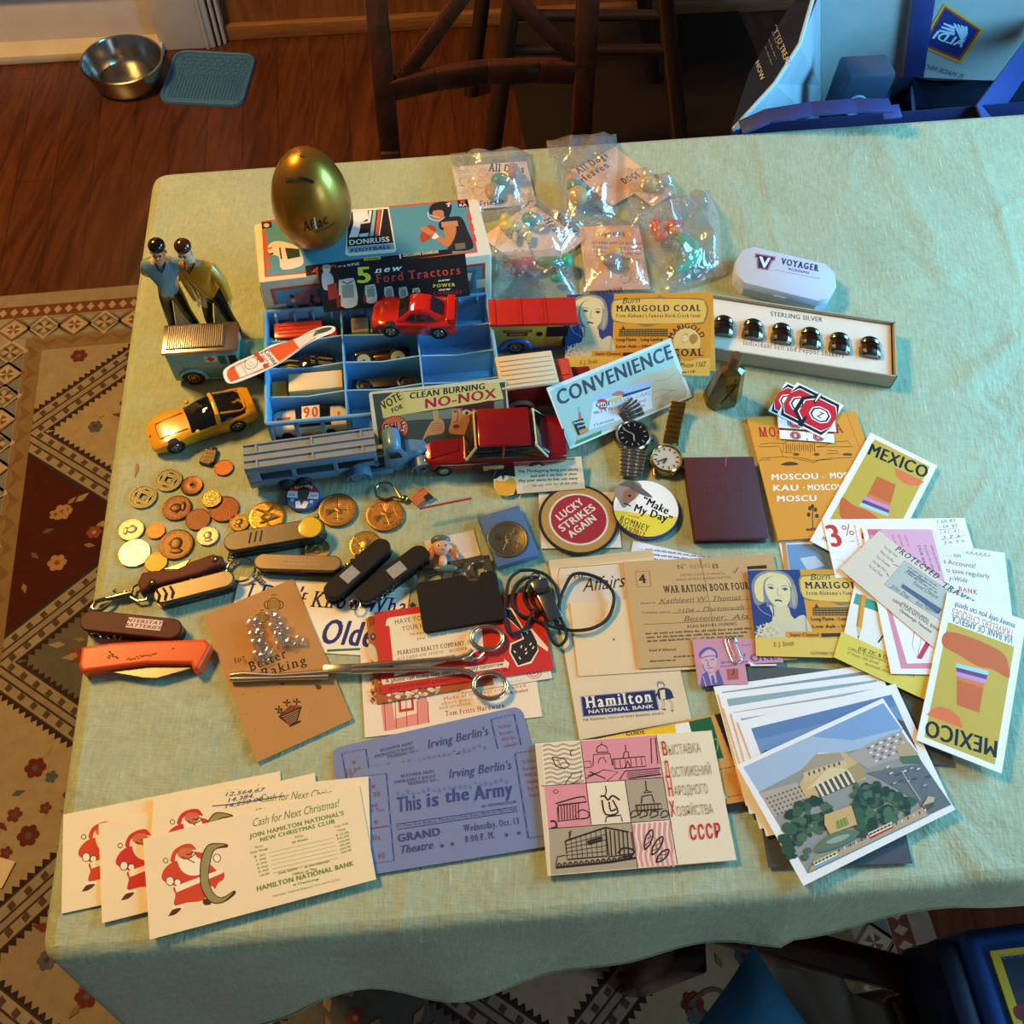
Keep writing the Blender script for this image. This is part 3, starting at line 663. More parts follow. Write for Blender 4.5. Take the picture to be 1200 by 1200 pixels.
# ---------------------------------------------------------------- near side: chair, cushion, cloth, blue bag
zs = .47; a, q = at(880, 1095, zs), at(1125, 1160, zs); M = frame(a, q-a); Lr = (q-a).length
c0_ = at(905, 1131, .50); o = thing('wooden_chair', 'dark wooden chair tucked under the front edge of the table', 'chair', Matrix.Translation((0, 0, 0)))
b = MB(); bar(b, a-(q-a)*.3, q+(q-a)*.2, .034, .03, W_DARK, Z); b.obj('seat_rail', o)
b = MB(); a2, q2 = at(1052, 1165, zs-.02), at(1090, 1260, zs-.02); bar(b, a2, q2, .03, .025, W_DARK, Z); b.obj('spindle', o)
for x, y in ((a.x-.06, a.y-.02), (q.x+.03, q.y)): b = MB(); b.box((x, y, zs/2-.006), (.035, .035, zs-.03), W_DARK, .004); b.obj('leg', o)
b = MB(); b.box((c0_.x+.03, c0_.y-.26, .43), (.30, .26, .02), W_DARK, .008); b.obj('seat', o)
c0 = at(905, 1131, .50)
o = thing('cushion', 'teal blue cushion with a pointed corner on the chair at the front', 'cushion', frame(V((c0.x-.025, c0.y-.222, .495)), (1, .93, 0)))
b = MB(); g = [[(-1+i/9, -1+j/9) for i in range(19)] for j in range(19)]; pt = lambda u, v, s_: V((.17*u*(1-.1*(1-v*v)), .17*v*(1-.1*(1-u*u)), s_*.05*((1-u*u)*(1-v*v))**.45))
b.loft([[pt(u, v, 1) for u, v in r] for r in g], mat('teal_cotton', '#2a6585', .8, 0, .1, 60, .3, 200), cap=False, closed=False); b.loft([[pt(u, v, -1) for u, v in r[::-1]] for r in g], mat('teal_cotton', '#2a6585', .8, 0, .1, 60, .3, 200), cap=False, closed=False); b.obj('cover', o)
o = thing('white_cloth', 'crumpled white cloth beside the teal cushion on the front chair', 'cloth', Matrix.Translation(at(968, 1200, .45)))
b = MB(); rows = []
for k in range(26):
    v = k/25; rows.append([V((-.085+.17*u+.02*v, .05-.19*v-.10*(u-.35)**2, .012*math.sin(u*14+v*3)+.008*math.sin(u*23-v*5)+.01-.05*(1-v)*u*u)) for u in [i/29 for i in range(30)]])
b.loft([r+[p-Z*.003 for p in r[::-1]] for r in rows], mat('white_cotton', '#b9b5a8', .85, 0, .06, 30)); b.obj('cloth', o)
ZB = .585; a, q, d = at(1126, 1090, ZB), at(1290, 1070, ZB), at(1165, 1290, ZB)
M = frame(a, q-a); o = thing('blue_bag', 'bright blue padded bag carrying a yellow bordered picture at the bottom right corner', 'bag', M)
b = MB(); b.box((.105, -.13, -.05), (.21, .26, .1), mat('bright_blue_nylon', '#2f63b8', .38, 0, .1, 12, .4, 25), .012, 3); b.obj('bag_body', o)
b = MB(); b.box((-.012, -.13, -.055), (.026, .25, .09), mat('navy_nylon', '#141a36', .5), .008); b.obj('side_panel', o)
c = Card((1158, 1115), (1290, 1098), (1192, 1290), z=ZB+.001, th=.003, body='#d8b72c')
c.z(0, 0, 1); c.U(.075, .05, .925, .95, '#2a3348'); c.U(.075, .3, .925, .95, '#3a3a4c')
for k in range(6): c.S([(1188+k*9, 1180+k*3), (1215+k*7, 1176+k*6), (1230+k*5, 1190+k*5), (1196+k*8, 1196+k*5)], ('#8f3038', '#63304a', '#a84848')[k % 3])
c.T((1172, 1124), (1200, 1121), 6, 'NE NY 100', '#7f8894', 0)
c.done('framed_picture', 'dark picture in a yellow border lying on the bright blue bag', 'picture')
# ================================================================ printed paper on the table
K = .0005
def lv(n): return ZT+.0003+K*n
ZA = (850, 450, .29167); ZB8 = (960, 590, .2); ZD = (850, 700, .29167); Z4 = (720, 640, .15833)
CREAM = '#e6d6b4'; BLK = '#1d1b1c'
# --- dark red book
c = Card((801, 536), (883, 535), (803, 632), z=ZT+.010, th=.0004, body=None); M = c.F.copy(); w, h = c.w, c.h
o = thing('small_book', 'small dark maroon clothbound book with worn edges below the gold watch', 'book', frame(M.translation-Z*.0097, M.to_3x3() @ V((1, 0, 0))))
MAR = mat('maroon_cloth', '#4a1f24', .7, 0, .25, 40, .4, 700)
b = MB(); b.box((0, 0, .0010), (w, h, .0016), MAR, .0006); b.box((0, 0, .0092), (w, h, .0016), MAR, .0006); b.box((-w/2+.001, 0, .005), (.002, h, .0085), MAR, .0005); b.obj('cover', o)
b = MB(); b.box((.0005, 0, .0051), (w-.004, h-.005, .0068), mat('page_edges', '#8f5a50', .8, 0, .2, 300)); b.obj('pages', o)
c = Card((0, 0), (0, 0), (0, 0), M=o.matrix_world @ Matrix.Translation((0, 0, .0099)), size=(w, h), body=None); c.th = 0; c.lay = .0002
q = c.outline(0, .016); q = [(x*.85, y*.62+.014) for x, y in q]; c.L(q, .0006, '#5d3136', True, local=True)
c.z(650, 300, .25)
for k, (s, x0, x1) in enumerate((('THE', 730, 790), ('NEW TESTAMENT', 690, 865), ('OF', 760, 790), ('OUR LORD', 700, 860))): c.B((x0, 1030+k*26), (x1, 1028+k*26), 14, '#5a2e33', 2)
c.P([(800, 945), (806, 945), (804, 990), (800, 988)], '#a8505a'); c.done('cover_stamp', '', '', parent=o)
# --- sky photo under the orange booklet
c = Card((912, 632), (996, 630), (922, 712), z=lv(0), body='#e9e4da'); c.z(*ZA); c.P([(245, 645), (440, 640), (470, 780), (262, 780)], '#6f93bb'); c.P([(300, 700), (360, 690), (400, 730), (330, 750)], '#b9c8d8'); c.P([(225, 640), (243, 640), (260, 780), (240, 780)], '#c98a48')
c.done('sky_postcard', 'postcard showing blue sky half hidden under the orange booklet', 'postcard')
# --- orange Moscow booklet
c = Card((874.5, 491), (1002, 484), (910, 635), z=lv(2), th=.0028, body='#d9932e'); c.z(840, 420, .15)
c.P([(1010, 430), (1018, 430), (1120, 700), (1112, 705)], '#c27c1e')
c.T((330, 610), (470, 612), 70, 'МО', '#b3252a', 2, sf=1); c.T((880, 585), (990, 578), 68, 'ВА', '#b3252a', 2, sf=1); c.T((478, 612), (880, 590), 70, 'СК', '#b3252a', 2)
lw = .0006
for q in ([(325, 688), (400, 690), (480, 685), (495, 700), (520, 770), (550, 775)], [(340, 670), (420, 660), (520, 665), (520, 735), (600, 740)], [(345, 780), (500, 770), (650, 775), (760, 800), (880, 780), (1060, 775)], [(520, 665), (560, 640), (600, 650), (640, 640), (700, 650), (760, 655)],
          [(330, 795), (420, 792)], [(600, 780), (700, 800), (760, 812), (800, 795), (900, 790)], [(780, 690), (850, 680), (900, 655), (960, 650), (1020, 645), (1060, 690), (780, 692)], [(860, 720), (940, 722), (950, 740), (860, 745)]): c.L(q, lw, '#3a2412')
for k in range(14): c.L([(540+k*17, 660+(k*7) % 18), (545+k*17, 735-(k*11) % 20)], lw, '#4a2c12')
for x in (620, 780, 1020): c.E(x, 750, 40 if x > 900 else 24, 11, '#6b4318')
c.S([(500, 830), (560, 808), (620, 815), (635, 830), (560, 838)], '#5a3818')
c.T((425, 950), (795, 942), 44, 'MOSCOU', '#f3e6cf', 2, .12); c.T((820, 938), (850, 938), 20, '·', '#f3e6cf', 2); c.T((885, 938), (1180, 930), 44, 'MOSKWA', '#f3e6cf', 2, .12)
c.T((437, 1035), (640, 1032), 44, 'KAU', '#f3e6cf', 2, .12); c.T((665, 1020), (690, 1020), 20, '·', '#f3e6cf', 2); c.T((710, 1032), (1010, 1024), 44, 'MOSCOW', '#f3e6cf', 2, .12)
c.T((468, 1118), (782, 1114), 44, 'MOSCU', '#f3e6cf', 2, .12)
c.z(*ZA); c.L([(352, 585), (350, 540), (352, 490)], .0007, '#4a2c12')
for x, y in ((340, 500), (362, 505), (335, 525), (368, 530), (350, 492)): c.E(x, y, 7, 9, '#5a3818')
c.B((325, 590), (375, 588), 12, '#5a3818', 2)
c.done('travel_booklet', 'orange booklet with a city sketch and white lettering under the stickers', 'booklet')
# --- stickers
def sticker(TL, TR, BL, k, label):
    c = Card(TL, TR, BL, z=ZT+.0055+K*k*.6, th=.0003, body='#f1efec'); w, h = c.w/2, c.h/2
    def ring(cx, s, fl):
        o8 = lambda r: [(cx+s*r*x, r*.92*y) for x, y in ((-.45, 1), (.45, 1), (1, .45), (1, -.45), (.45, -1), (-.45, -1), (-1, -.45), (-1, .45))]
        for r, hh in ((h*1.0, '#1b1b1e'), (h*.84, '#f1efec'), (h*.79, '#c5202f'), (h*.42, '#f1efec'), (h*.37, '#1b1b1e'), (h*.30, '#f1efec')): c.poly(c.fix([(max(-w, min(w, x)), max(-h, min(h, y))) for x, y in o8(r)]), hh)
    ring(-w*.42, 1, 1); ring(w*.42, 1, -1); c.poly(c.fix([(-h*.09, h*.98), (h*.12, h*.98), (h*.05, h*.4), (-h*.05, h*.4)]), '#1b1b1e'); c.poly(c.fix([(-h*.12, -h*.98), (h*.09, -h*.98), (h*.05, -h*.4), (-h*.05, -h*.4)]), '#1b1b1e'); c.poly(c.fix([(-h*.04, h*.98), (h*.07, h*.98), (h*.02, h*.5), (-h*.01, h*.5)]), '#f1efec')
    c.remap = lambda a, b: (a, b); c.T((w*.34, -h*.15), (w*.52, -h*.15), -h*.30, 'Z', '#1b1b1e', 2); c.T((-w*.5, -h*.15), (-w*.32, -h*.15), -h*.3, 'O', '#1b1b1e', 2); c.remap = None
    return c.done('logo_sticker', label, 'sticker', 'red and black stickers on the orange booklet')
sticker((913, 504), (977, 509), (912, 514), 0, 'lowest red and black block letter sticker, almost covered, on the orange booklet')
sticker((911, 487), (978, 492), (909, 501), 1, 'middle red and black block letter sticker sticking out below the top two')
sticker((921, 447.5), (968, 470), (898.5, 481), 2, 'red and black block letter sticker peeking out left of the top one')
sticker((934, 448), (988.5, 475), (912, 487), 3, 'topmost red and black block letter sticker shown in full on the pile')
# --- Mexico brochure
def mexico_art(c):
    c.z(*ZA); YE = '#c3a53c'
    c.U(.09, .035, .92, .80, YE)
    c.P([(680, 335), (800, 393), (775, 408), (745, 410), (710, 395), (685, 368)], '#e0703c')
    c.T((568, 280), (805, 380), 46, 'MEXICO', BLK, 2)
    c.P([(610, 370), (685, 405), (665, 480), (573, 440)], '#c9642a')
    for k, h in enumerate(('#d9783a', '#c08fc4', '#74406a', '#9fd0d2', '#d99a3c')): c.P([(573-k*9, 440+k*12), (665-k*3, 480+k*13), (662-k*3, 494+k*13), (564-k*9, 452+k*12)], h)
    c.S([(470, 455), (520, 490), (575, 510), (640, 560), (690, 600), (660, 640), (560, 600), (470, 540), (458, 500)], '#c9642a')
    c.uvT((.12, .86), (.88, .86), .05, 'VIA BANK OF AMERICA', '#5c6672', 1); c.uvT((.12, .905), (.9, .905), .05, 'TRAVELERS CHEQUES', '#d08468', 1); c.uvT((.12, .95), (.88, .95), .04, 'money only you can spend', '#3a4250', 1)
def uvT(s, p0, p1, h, txt, *a):
    r = s.remap; s.remap = lambda a_, b_: s.uv(a_, b_); A, B = s.uv(*p0), s.uv(*p1)
    w = (p1[0]-p0[0]); s.remap = lambda a_, b_: s.uv(a_, b_*1.0)
    s.T(p0, p1, h, txt, *a); s.remap = r
Card.uvT = uvT
mU = Card((1019.8, 507.5), (1097.9, 546.3), (950.6, 635.2), z=lv(8), th=.0009, body='#f0efe9'); mexico_art(mU)
mU.done('travel_brochure', 'yellow brochure with a sombrero upright above the white interest card', 'brochure', 'yellow sombrero brochures')
# --- 3% card
c = Card((963.8, 609), (1130, 607.5), (978, 677.5), z=lv(10.4), body='#f0efec'); c.z(*ZA)
c.T((425, 655), (480, 648), 88, '3', '#cf3325', 2); c.T((480, 612), (522, 605), 45, '%', '#c24a3c', 0); c.L([(500, 632), (520, 630)], .0007, '#c24a3c')
for k, s in enumerate(('1 64. 83', '1 64. 83', '2 4 3   4 3', '3 7 3.', '3 6. 9 9')): c.T((848+k*7, 560+k*21), (925+k*9, 554+k*21), 13, s, '#2c3550', 0, .2)
c.L([(850, 586), (930, 580)], .0004, '#2c3550'); c.L([(862, 628), (965, 608)], .0004, '#2c3550'); c.W((445, 705), (500, 722), 6, .0003, '#b9bcc9', 5)
c.done('interest_card', 'white card with a red 3% and handwritten sums below the upper yellow brochure', 'card')
c = Card((1002, 615), (1062, 616), (999, 692), z=lv(11.6), body='#f0ede8'); c.z(*ZB8); c.P([(248, 170), (285, 175), (280, 215), (250, 205)], '#cf3325'); c.P([(246, 250), (280, 245), (280, 285), (246, 285)], '#cf3325'); c.done('interest_card', 'white card edge with cut off red figure tucked left of the pink card', 'card')
# --- lower coal card is drawn after the upper one (same print)
# --- office supplies card
c = Card((1003, 676), (1118, 714), (977, 770.5), z=lv(11.5), body='#e8e3d4'); c.z(*ZB8)
c.P([(130, 750), (700, 1010), (640, 1160), (84, 900)], '#d9c44e'); c.P([(215, 525), (375, 595), (360, 640), (200, 585)], '#3f9d88')
c.P([(240, 530), (275, 540), (250, 730), (228, 800), (217, 720)], '#d89a2e'); c.P([(217, 720), (250, 730), (228, 800)], '#d9b489'); c.P([(225, 775), (235, 775), (228, 800)], BLK); c.P([(240, 535), (252, 538), (228, 722), (217, 720)], '#b87a1e')
for q in ([(350, 590), (365, 620), (380, 700), (385, 760), (345, 815)], [(385, 760), (400, 790)], [(340, 600), (362, 612)]): c.L(q, .0014, '#2b2724')
c.T((228, 858), (520, 958), 22, 'JOE ZIC & COMPANY', '#2d2b20', 1); c.T((165, 855), (560, 990), 16, 'Office Equipment and Supplies', '#5a5630'); c.T((160, 880), (345, 945), 16, '27 West 13th Street', '#4a4630', 0, .2); c.T((390, 965), (560, 1020), 16, 'Phone 3561', '#4a4630', 0, .2); c.T((265, 945), (450, 1008), 16, 'Anniston, Alabama', '#4a4630', 0, .2)
c.done('business_card', 'yellow and white blotter card with a pencil and teal stripe beside the lower coal card', 'card')
# --- savings card
c = Card((1046, 629), (1177, 648), (1054, 706), z=lv(12.8), body='#e3dac9'); c.z(*ZB8)
c.T((725, 305), (832, 318), 24, '. . . on', '#33302e'); c.T((728, 350), (920, 380), 26, 's Accounts!', '#33302e'); c.T((745, 400), (1000, 440), 25, 'o save regularly', '#33302e'); c.T((760, 448), (868, 464), 25, 'y-Wide', '#33302e', 0, .25); c.T((815, 510), (928, 534), 24, 'BANK', '#b34238', 1, 0, 1); c.W((855, 292), (1010, 312), 16, .0004, '#2b2b30', 6, 3)
c.done('savings_card', 'cream savings card with a red word at the right behind the pink card', 'card')
# --- pink card
c = Card((1010, 618), (1093, 620), (1054, 790), z=lv(14.2), body='#f0e9e6'); c.z(*ZB8)
c.P([(280, 150), (660, 152), (860, 968), (480, 968)], '#d98a9c'); c.P([(290, 150), (660, 152), (735, 450), (365, 450)], '#dda2b6'); c.P([(415, 600), (770, 590), (830, 930), (515, 938)], '#eee8ea')
c.P([(280, 150), (365, 152), (345, 185), (290, 185)], '#d56a80'); c.P([(570, 908), (640, 780), (665, 800), (600, 912)], '#c8324a'); c.L([(560, 730), (545, 830), (575, 905), (600, 780), (560, 730)], .0005, '#b84a5c')
for k in range(3): c.T((575+k*38, 245), (625+k*38, 395), 15, ('OUR BANK', 'any time this office', 'while you save at home')[k], '#6a4450', 1 if k == 0 else 0)
for k in range(3): c.T((425+k*36, 185), (450+k*36, 255), 13, ('save more', 'each week', 'with us')[k], '#b04a68')
c.done('pink_card', 'pink and white bank card slanting down under the check card', 'card')
# --- protected travel card
c = Card((1030, 622), (1150, 719), (988, 670), z=lv(15.6), body='#d9c9b0'); c.z(*ZB8)
c.T((440, 270), (690, 445), 32, 'PROTECTED', '#2d2a2a', 1, .2, 1); c.T((712, 480), (900, 600), 32, 'TRAVEL', '#2d2a2a', 1, .2, 1)
c.P([(500, 335), (770, 520), (720, 690), (380, 475)], '#b4b6a8'); c.L([(500, 335), (770, 520), (720, 690), (380, 475)], .0004, '#4a4c50', True)
c.P([(490, 470), (720, 620), (700, 650), (478, 490)], '#5a5c74')
for k, (s, x, y, x1, y1) in enumerate((('John Doe', 505, 400, 610, 465), ('Travel Cheque', 540, 470, 690, 560), ('John Doe', 415, 490, 520, 560), ('First National', 560, 590, 690, 650))): c.T((x, y), (x1, y1), 24, s, '#3a3a48', 0, .4)
for k in range(3): c.B((520, 375+k*20), (690, 490+k*20), 9, '#5a5a62', 6)
for k, s in enumerate(('You Sign Here', 'When You Buy', 'Your Cheques', 'You Sign Here', 'To Cash Them')): c.T((375-k*22, 255+k*28), (455-k*22, 318+k*28), 14, s, '#4a4444')
c.L([(435, 355), (465, 370)], .0008, '#b04a38'); c.L([(395, 405), (408, 430)], .0008, '#b04a38')
c.T((482, 585), (640, 690), 12, 'SOLD IN MOST BANKS', '#4a4444', 1); c.T((425, 570), (700, 755), 20, 'HAMILTON NATIONAL BANK', '#33302e', 0); c.T((468, 628), (655, 760), 16, 'Chattanooga, Tennessee', '#33302e', 1)
c.done('travel_card', 'tan card with a specimen check lying across the pink card', 'card')
m = Card((1173.2, 907), (1077, 869), (1196.5, 728.5), z=lv(17), th=.0009, body='#eceae4', size=(mU.w, mU.h)); m.like(mU); 
mU.z(*ZA); m.z = lambda *a: m; mexico_art(m)
m.done('travel_brochure', 'yellow brochure with a sombrero lying upside down at the right edge', 'brochure', 'yellow sombrero brochures')
# --- dark folders and postcards
c = Card((866, 779), (1098, 792), (882, 884), z=lv(3), th=.0008, body='#4f554f'); c.done('folder', 'dark grey green folder under the top of the postcard fan', 'folder')
c = Card((880, 890), (1040, 886), (897, 1017), z=lv(4.8), th=.0008, body='#4a4c50'); c.done('folder', 'dark grey folder sticking out below the postcard fan', 'folder')
pc = Card((863, 897), (1035, 818), (945, 1032), z=lv(16), th=.0004, body='#e9e4dc', size=(.1465, .1025)); PS = (.1465, .1025); pc.z(860, 800, .225)
pc.P([(48, 440), (778, 106), (880, 250), (660, 345), (560, 365), (440, 365), (360, 450), (130, 570)], '#7d9cc0'); pc.P([(48, 440), (400, 280), (620, 300), (880, 235), (880, 250), (660, 345), (560, 365), (440, 365), (360, 450), (130, 570)], '#a3b4c4')
pc.P([(130, 570), (360, 450), (560, 365), (660, 345), (870, 250), (1132, 635), (385, 995)], '#8f8f86')
pc.P([(130, 575), (330, 520), (380, 610), (215, 700)], '#b3a08c')
for k in range(5):
    for i in range(9): pc.P([(165+k*14+i*21, 600+k*20-i*7.5), (175+k*14+i*21, 597+k*20-i*7.5), (180+k*14+i*21, 608+k*20-i*7.5), (170+k*14+i*21, 611+k*20-i*7.5)], '#6f6258')
pc.P([(340, 530), (380, 610), (690, 500), (640, 400), (570, 360), (430, 372)], '#c9a870'); pc.P([(352, 455), (430, 372), (552, 365), (580, 405), (375, 470)], '#a3937c'); pc.P([(360, 470), (580, 400), (590, 440), (370, 520)], '#cdb083')
for i in range(7): pc.P([(385+i*26, 468-i*9), (394+i*26, 465-i*9), (399+i*26, 482-i*9), (390+i*26, 485-i*9)], '#54483c')
pc.P([(375, 560), (500, 440), (600, 450), (380, 560)], '#d9c08f'); pc.P([(420, 540), (600, 455), (640, 520), (450, 600)], '#5a4a3e')
for i in range(7): pc.P([(425+i*27, 532-i*12), (437+i*27, 527-i*12), (472+i*27, 590-i*12), (460+i*27, 595-i*12)], '#ddd0b0')
pc.P([(590, 450), (650, 415), (690, 490), (640, 515)], '#a8905e')
pc.P([(590, 380), (720, 310), (830, 262), (870, 258), (960, 370), (780, 420), (700, 450)], '#a89a90')
for k in range(4):
    for i in range(8): pc.P([(690+i*22+k*14, 340+k*22-i*10), (703+i*22+k*14, 334+k*22-i*10), (709+i*22+k*14, 344+k*22-i*10), (696+i*22+k*14, 350+k*22-i*10)], '#dcd4c6' if (i+k) % 2 else '#70655e')
pc.P([(840, 330), (900, 310), (960, 375), (870, 400)], '#b59a72'); pc.P([(860, 385), (960, 378), (980, 420), (880, 420)], '#4c6a4a')
pc.P([(690, 470), (980, 420), (1132, 635), (1000, 690), (960, 620), (760, 500)], '#66696a')
def trees(c, cx, cy, rx, ry, n, seed):
    rr = random.Random(seed)
    for k in range(n):
        a, r = rr.random()*6.28, math.sqrt(rr.random()); x, y = cx+rx*r*math.cos(a), cy+ry*r*math.sin(a); q = 14+rr.random()*20
        c.S([(x+q*(.7+.5*rr.random())*math.cos(t), y+q*(.6+.5*rr.random())*math.sin(t)) for t in [i*1.256 for i in range(5)]], ('#2f4a35', '#3d5a40', '#263c2e', '#4c684a')[k % 4], 3)
trees(pc, 400, 690, 110, 80, 40, 1); trees(pc, 330, 820, 70, 110, 34, 2); trees(pc, 690, 580, 90, 60, 30, 3); trees(pc, 760, 640, 170, 80, 60, 4); trees(pc, 680, 740, 60, 50, 18, 5)
pc.P([(470, 690), (610, 640), (640, 740), (500, 790), (470, 740)], '#c9a468'); pc.P([(525, 725), (585, 700), (598, 740), (535, 765)], '#6c8a3c')
for k in range(4): pc.L([(530+k*16, 722-k*6), (540+k*16, 760-k*6)], .0005, '#c9a468')
pc.S([(430, 850), (520, 780), (640, 770), (640, 800), (560, 850), (440, 885)], '#5f7358'); pc.S([(480, 830), (540, 800), (600, 790), (580, 815), (510, 840)], '#8fa08c')
pc.P([(400, 960), (560, 870), (720, 800), (980, 650), (1010, 690), (385, 990)], '#b59a78')
for i in range(16): pc.P([(540+i*30, 870-i*14), (547+i*30, 866-i*14), (549+i*30, 880-i*14), (543+i*30, 884-i*14)], ('#4a3c36', '#d9cdbb')[i % 2])
for x, y, h1 in ((410, 935, '#d8c352'), (695, 785, '#d9c8a0')):
    pc.P([(x, y), (x+125, y-60), (x+135, y-38), (x+12, y+25)], h1); pc.P([(x+4, y+8), (x+130, y-50), (x+134, y-30), (x+14, y+32)], '#7d9fb5' if x < 500 else '#a83a2c'); pc.L([(x+10, y+16), (x+128, y-40)], .0009, '#ece4d4')
    for i in range(6): pc.P([(x+10+i*19, y+2-i*9), (x+20+i*19, y-3-i*9), (x+23+i*19, y+7-i*9), (x+13+i*19, y+12-i*9)], '#3e3a38')
pc.P([(980, 640), (1010, 592), (1045, 600), (1035, 640), (1000, 662)], '#b8a884'); pc.P([(985, 640), (1040, 622), (1035, 642), (1002, 664)], '#5c4a3a')
for i in range(12): pc.E(800+(i*53) % 230, 440+(i*37) % 100, 11, 5, ('#c9c4ba', '#54504c', '#9aa3a8')[i % 3], -25)
pc.L([(870, 460), (970, 615)], .0005, '#c9c4ba')
pc.done('postcard', 'top postcard of a columned theatre, trees and buses', 'postcard', 'fanned city postcards')
def skycard(TL, TR, lvl, label, u0, v0, u1, v1, h1, h2, dark=None):
    a, b_ = at(*TL, lv(lvl)), at(*TR, lv(lvl)); x = (b_-a).normalized(); y = Z.cross(x); F = frame(a+x*PS[0]/2-y*PS[1]/2, x)
    c = Card((0, 0), (0, 0), (0, 0), M=F, size=PS, th=.0004, body='#e9e5df'); c.U(u0, v0, u1, v1, h1); c.U(u0, v0+(v1-v0)*.12, u1, v0+(v1-v0)*.45, h2)
    if dark:
        rr = random.Random(int(lvl*10)); q = [(u0+(u1-u0)*k/24, v0+(v1-v0)*(.2+.12*rr.random())) for k in range(25)]; c.poly(c.fix([c.uv(*p) for p in q]+[c.uv(u1, v1), c.uv(u0, v1)]), dark)
    c.done('postcard', label, 'postcard', 'fanned city postcards')
skycard((836, 805), (1018, 779), 7, 'bottom postcard of the fan, furthest out at the left with a grey sky strip', .04, .055, .96, .93, '#7d959c', '#93a9ac')
skycard((842, 813), (1039, 788), 8.5, 'second postcard from the bottom of the fan with a pale teal sky strip', .04, .055, .96, .93, '#8ea6a8', '#9db2b2')
skycard((848, 829), (1041, 797), 10, 'third postcard from the bottom of the fan with grey sky over dark roofs', .045, .055, .955, .93, '#9aa6a4', '#aeb5b0', '#4c5246')
skycard((857, 836), (1056, 806), 11.5, 'white edged postcard just under the blue sky postcard in the fan', .045, .055, .955, .93, '#9aa8b4', '#b4bcc2')
skycard((864.6, 845.8), (1052.7, 800.6), 13, 'postcard with deep blue sky right under the theatre postcard', .06, .08, .95, .92, '#5f7ea6', '#6f8cb2', '#4c4a48')
# --- dark bordered guide and exhibition folder
c = Card((655, 872), (847, 836), (690, 985), z=lv(2.8), th=.0008, body='#272624'); c.z(640, 780, .2)
c.P([(200, 450), (985, 285), (1190, 790), (350, 930)], '#c98f42'); c.P([(320, 425), (755, 345), (765, 395), (400, 460)], '#e3b81c'); c.P([(755, 345), (840, 330), (855, 400), (765, 400)], '#e6e2d6'); c.P([(835, 328), (965, 300), (1040, 540), (900, 570)], '#1f5a30'); c.P([(1000, 550), (1010, 690), (1060, 780), (1000, 790)], '#e0dccd')
c.T((470, 412), (580, 398), 20, 'GUIDE', BLK, 2); c.L([(975, 440), (1000, 430), (1005, 480), (990, 520)], .0008, '#9fa84a', sm=4); c.B((1015, 612), (1110, 592), 8, '#5a4228', 4); c.B((1065, 775), (1145, 758), 9, '#3a2a1a', 3)
c.done('guide_leaflet', 'black bordered leaflet in orange, green and yellow under the exhibition folder', 'leaflet')
c = Card((626.8, 872.3), (833.3, 856.9), (640.8, 1026.9), z=lv(6), th=.0022, body='#e4d2b0'); c.z(620, 850, .20833)
PK = '#d98c90'; KH = '#a8987c'; DKL = '#2e1d1c'
c.P([(35, 112), (70, 110), (118, 845), (105, 848)], '#dcc59e')
c.P([(293, 88), (715, 55), (748, 292), (322, 322)], PK); c.P([(85, 345), (325, 325), (348, 560), (108, 582)], PK); c.P([(540, 312), (755, 295), (792, 525), (575, 545)], KH); c.P([(110, 582), (575, 548), (608, 800), (122, 842)], KH)
for k in range(9): c.L([(75+k*2.2, 118+k*26), (110+k*2.2, 108+k*26), (150+k*2.2, 120+k*26), (190+k*2.2, 106+k*26), (240+k*2, 116+k*26), (285+k*3, 100+k*26)], .0016, KH, sm=4)
for k in range(8): c.L([(592+k*29, 555-k*2), (588+k*29, 620), (602+k*29, 690), (598+k*29, 740), (612+k*29, 795)], .0022, PK, sm=4)
for q in ([(70, 342), (755, 293)], [(290, 88), (350, 560)], [(715, 55), (835, 782)], [(108, 582), (795, 530)], [(540, 312), (575, 545), (610, 803)]): c.L(q, .0006, DKL)
def sk(q, w=.0005, sm=0): c.L(q, w, DKL, sm=sm)
sk([(130, 180), (195, 185), (228, 225), (200, 245), (150, 230), (130, 180)], .0009); sk([(160, 190), (185, 240)]); sk([(200, 335), (245, 268), (295, 260), (290, 300), (240, 330)], .0007); sk([(250, 135), (232, 150), (240, 172)], .0008, 4)
sk([(380, 150), (385, 120), (408, 108), (435, 118), (445, 150), (380, 152)], .0008); sk([(360, 230), (362, 165), (455, 158), (470, 225)], .0008); sk([(408, 108), (408, 92)]); sk([(390, 215), (395, 190), (420, 182), (432, 210)], .0006, 3)
sk([(310, 205), (345, 200), (350, 235), (312, 240)], .0006); sk([(470, 190), (650, 175), (660, 230), (480, 245), (470, 190)], .0008); sk([(530, 185), (535, 150), (558, 148), (562, 185)], .0008); sk([(545, 148), (542, 110)], .0007); sk([(540, 240), (555, 200), (572, 238)], .0012)
for k in range(6): sk([(480+k*30, 195-k*3), (486+k*30, 240-k*3)], .0005)
sk([(690, 215), (685, 75), (710, 70), (725, 215)], .0008); sk([(320, 300), (420, 250), (500, 262), (440, 312)], .0006); sk([(340, 260), (430, 300)], .0009); sk([(510, 305), (540, 258), (740, 240)], .0008); sk([(560, 300), (745, 275)], .0009); sk([(330, 285), (400, 262)], .0008)
for k in range(4): sk([(550, 268+k*8), (735, 250+k*8)], .0004)
sk([(150, 440), (270, 405), (310, 400), (325, 430), (160, 450)], .0010); sk([(160, 460), (160, 540), (335, 520)], .0007)
for k in range(8): sk([(165+k*16, 455-k*3), (168+k*16, 535-k*2)], .0007)
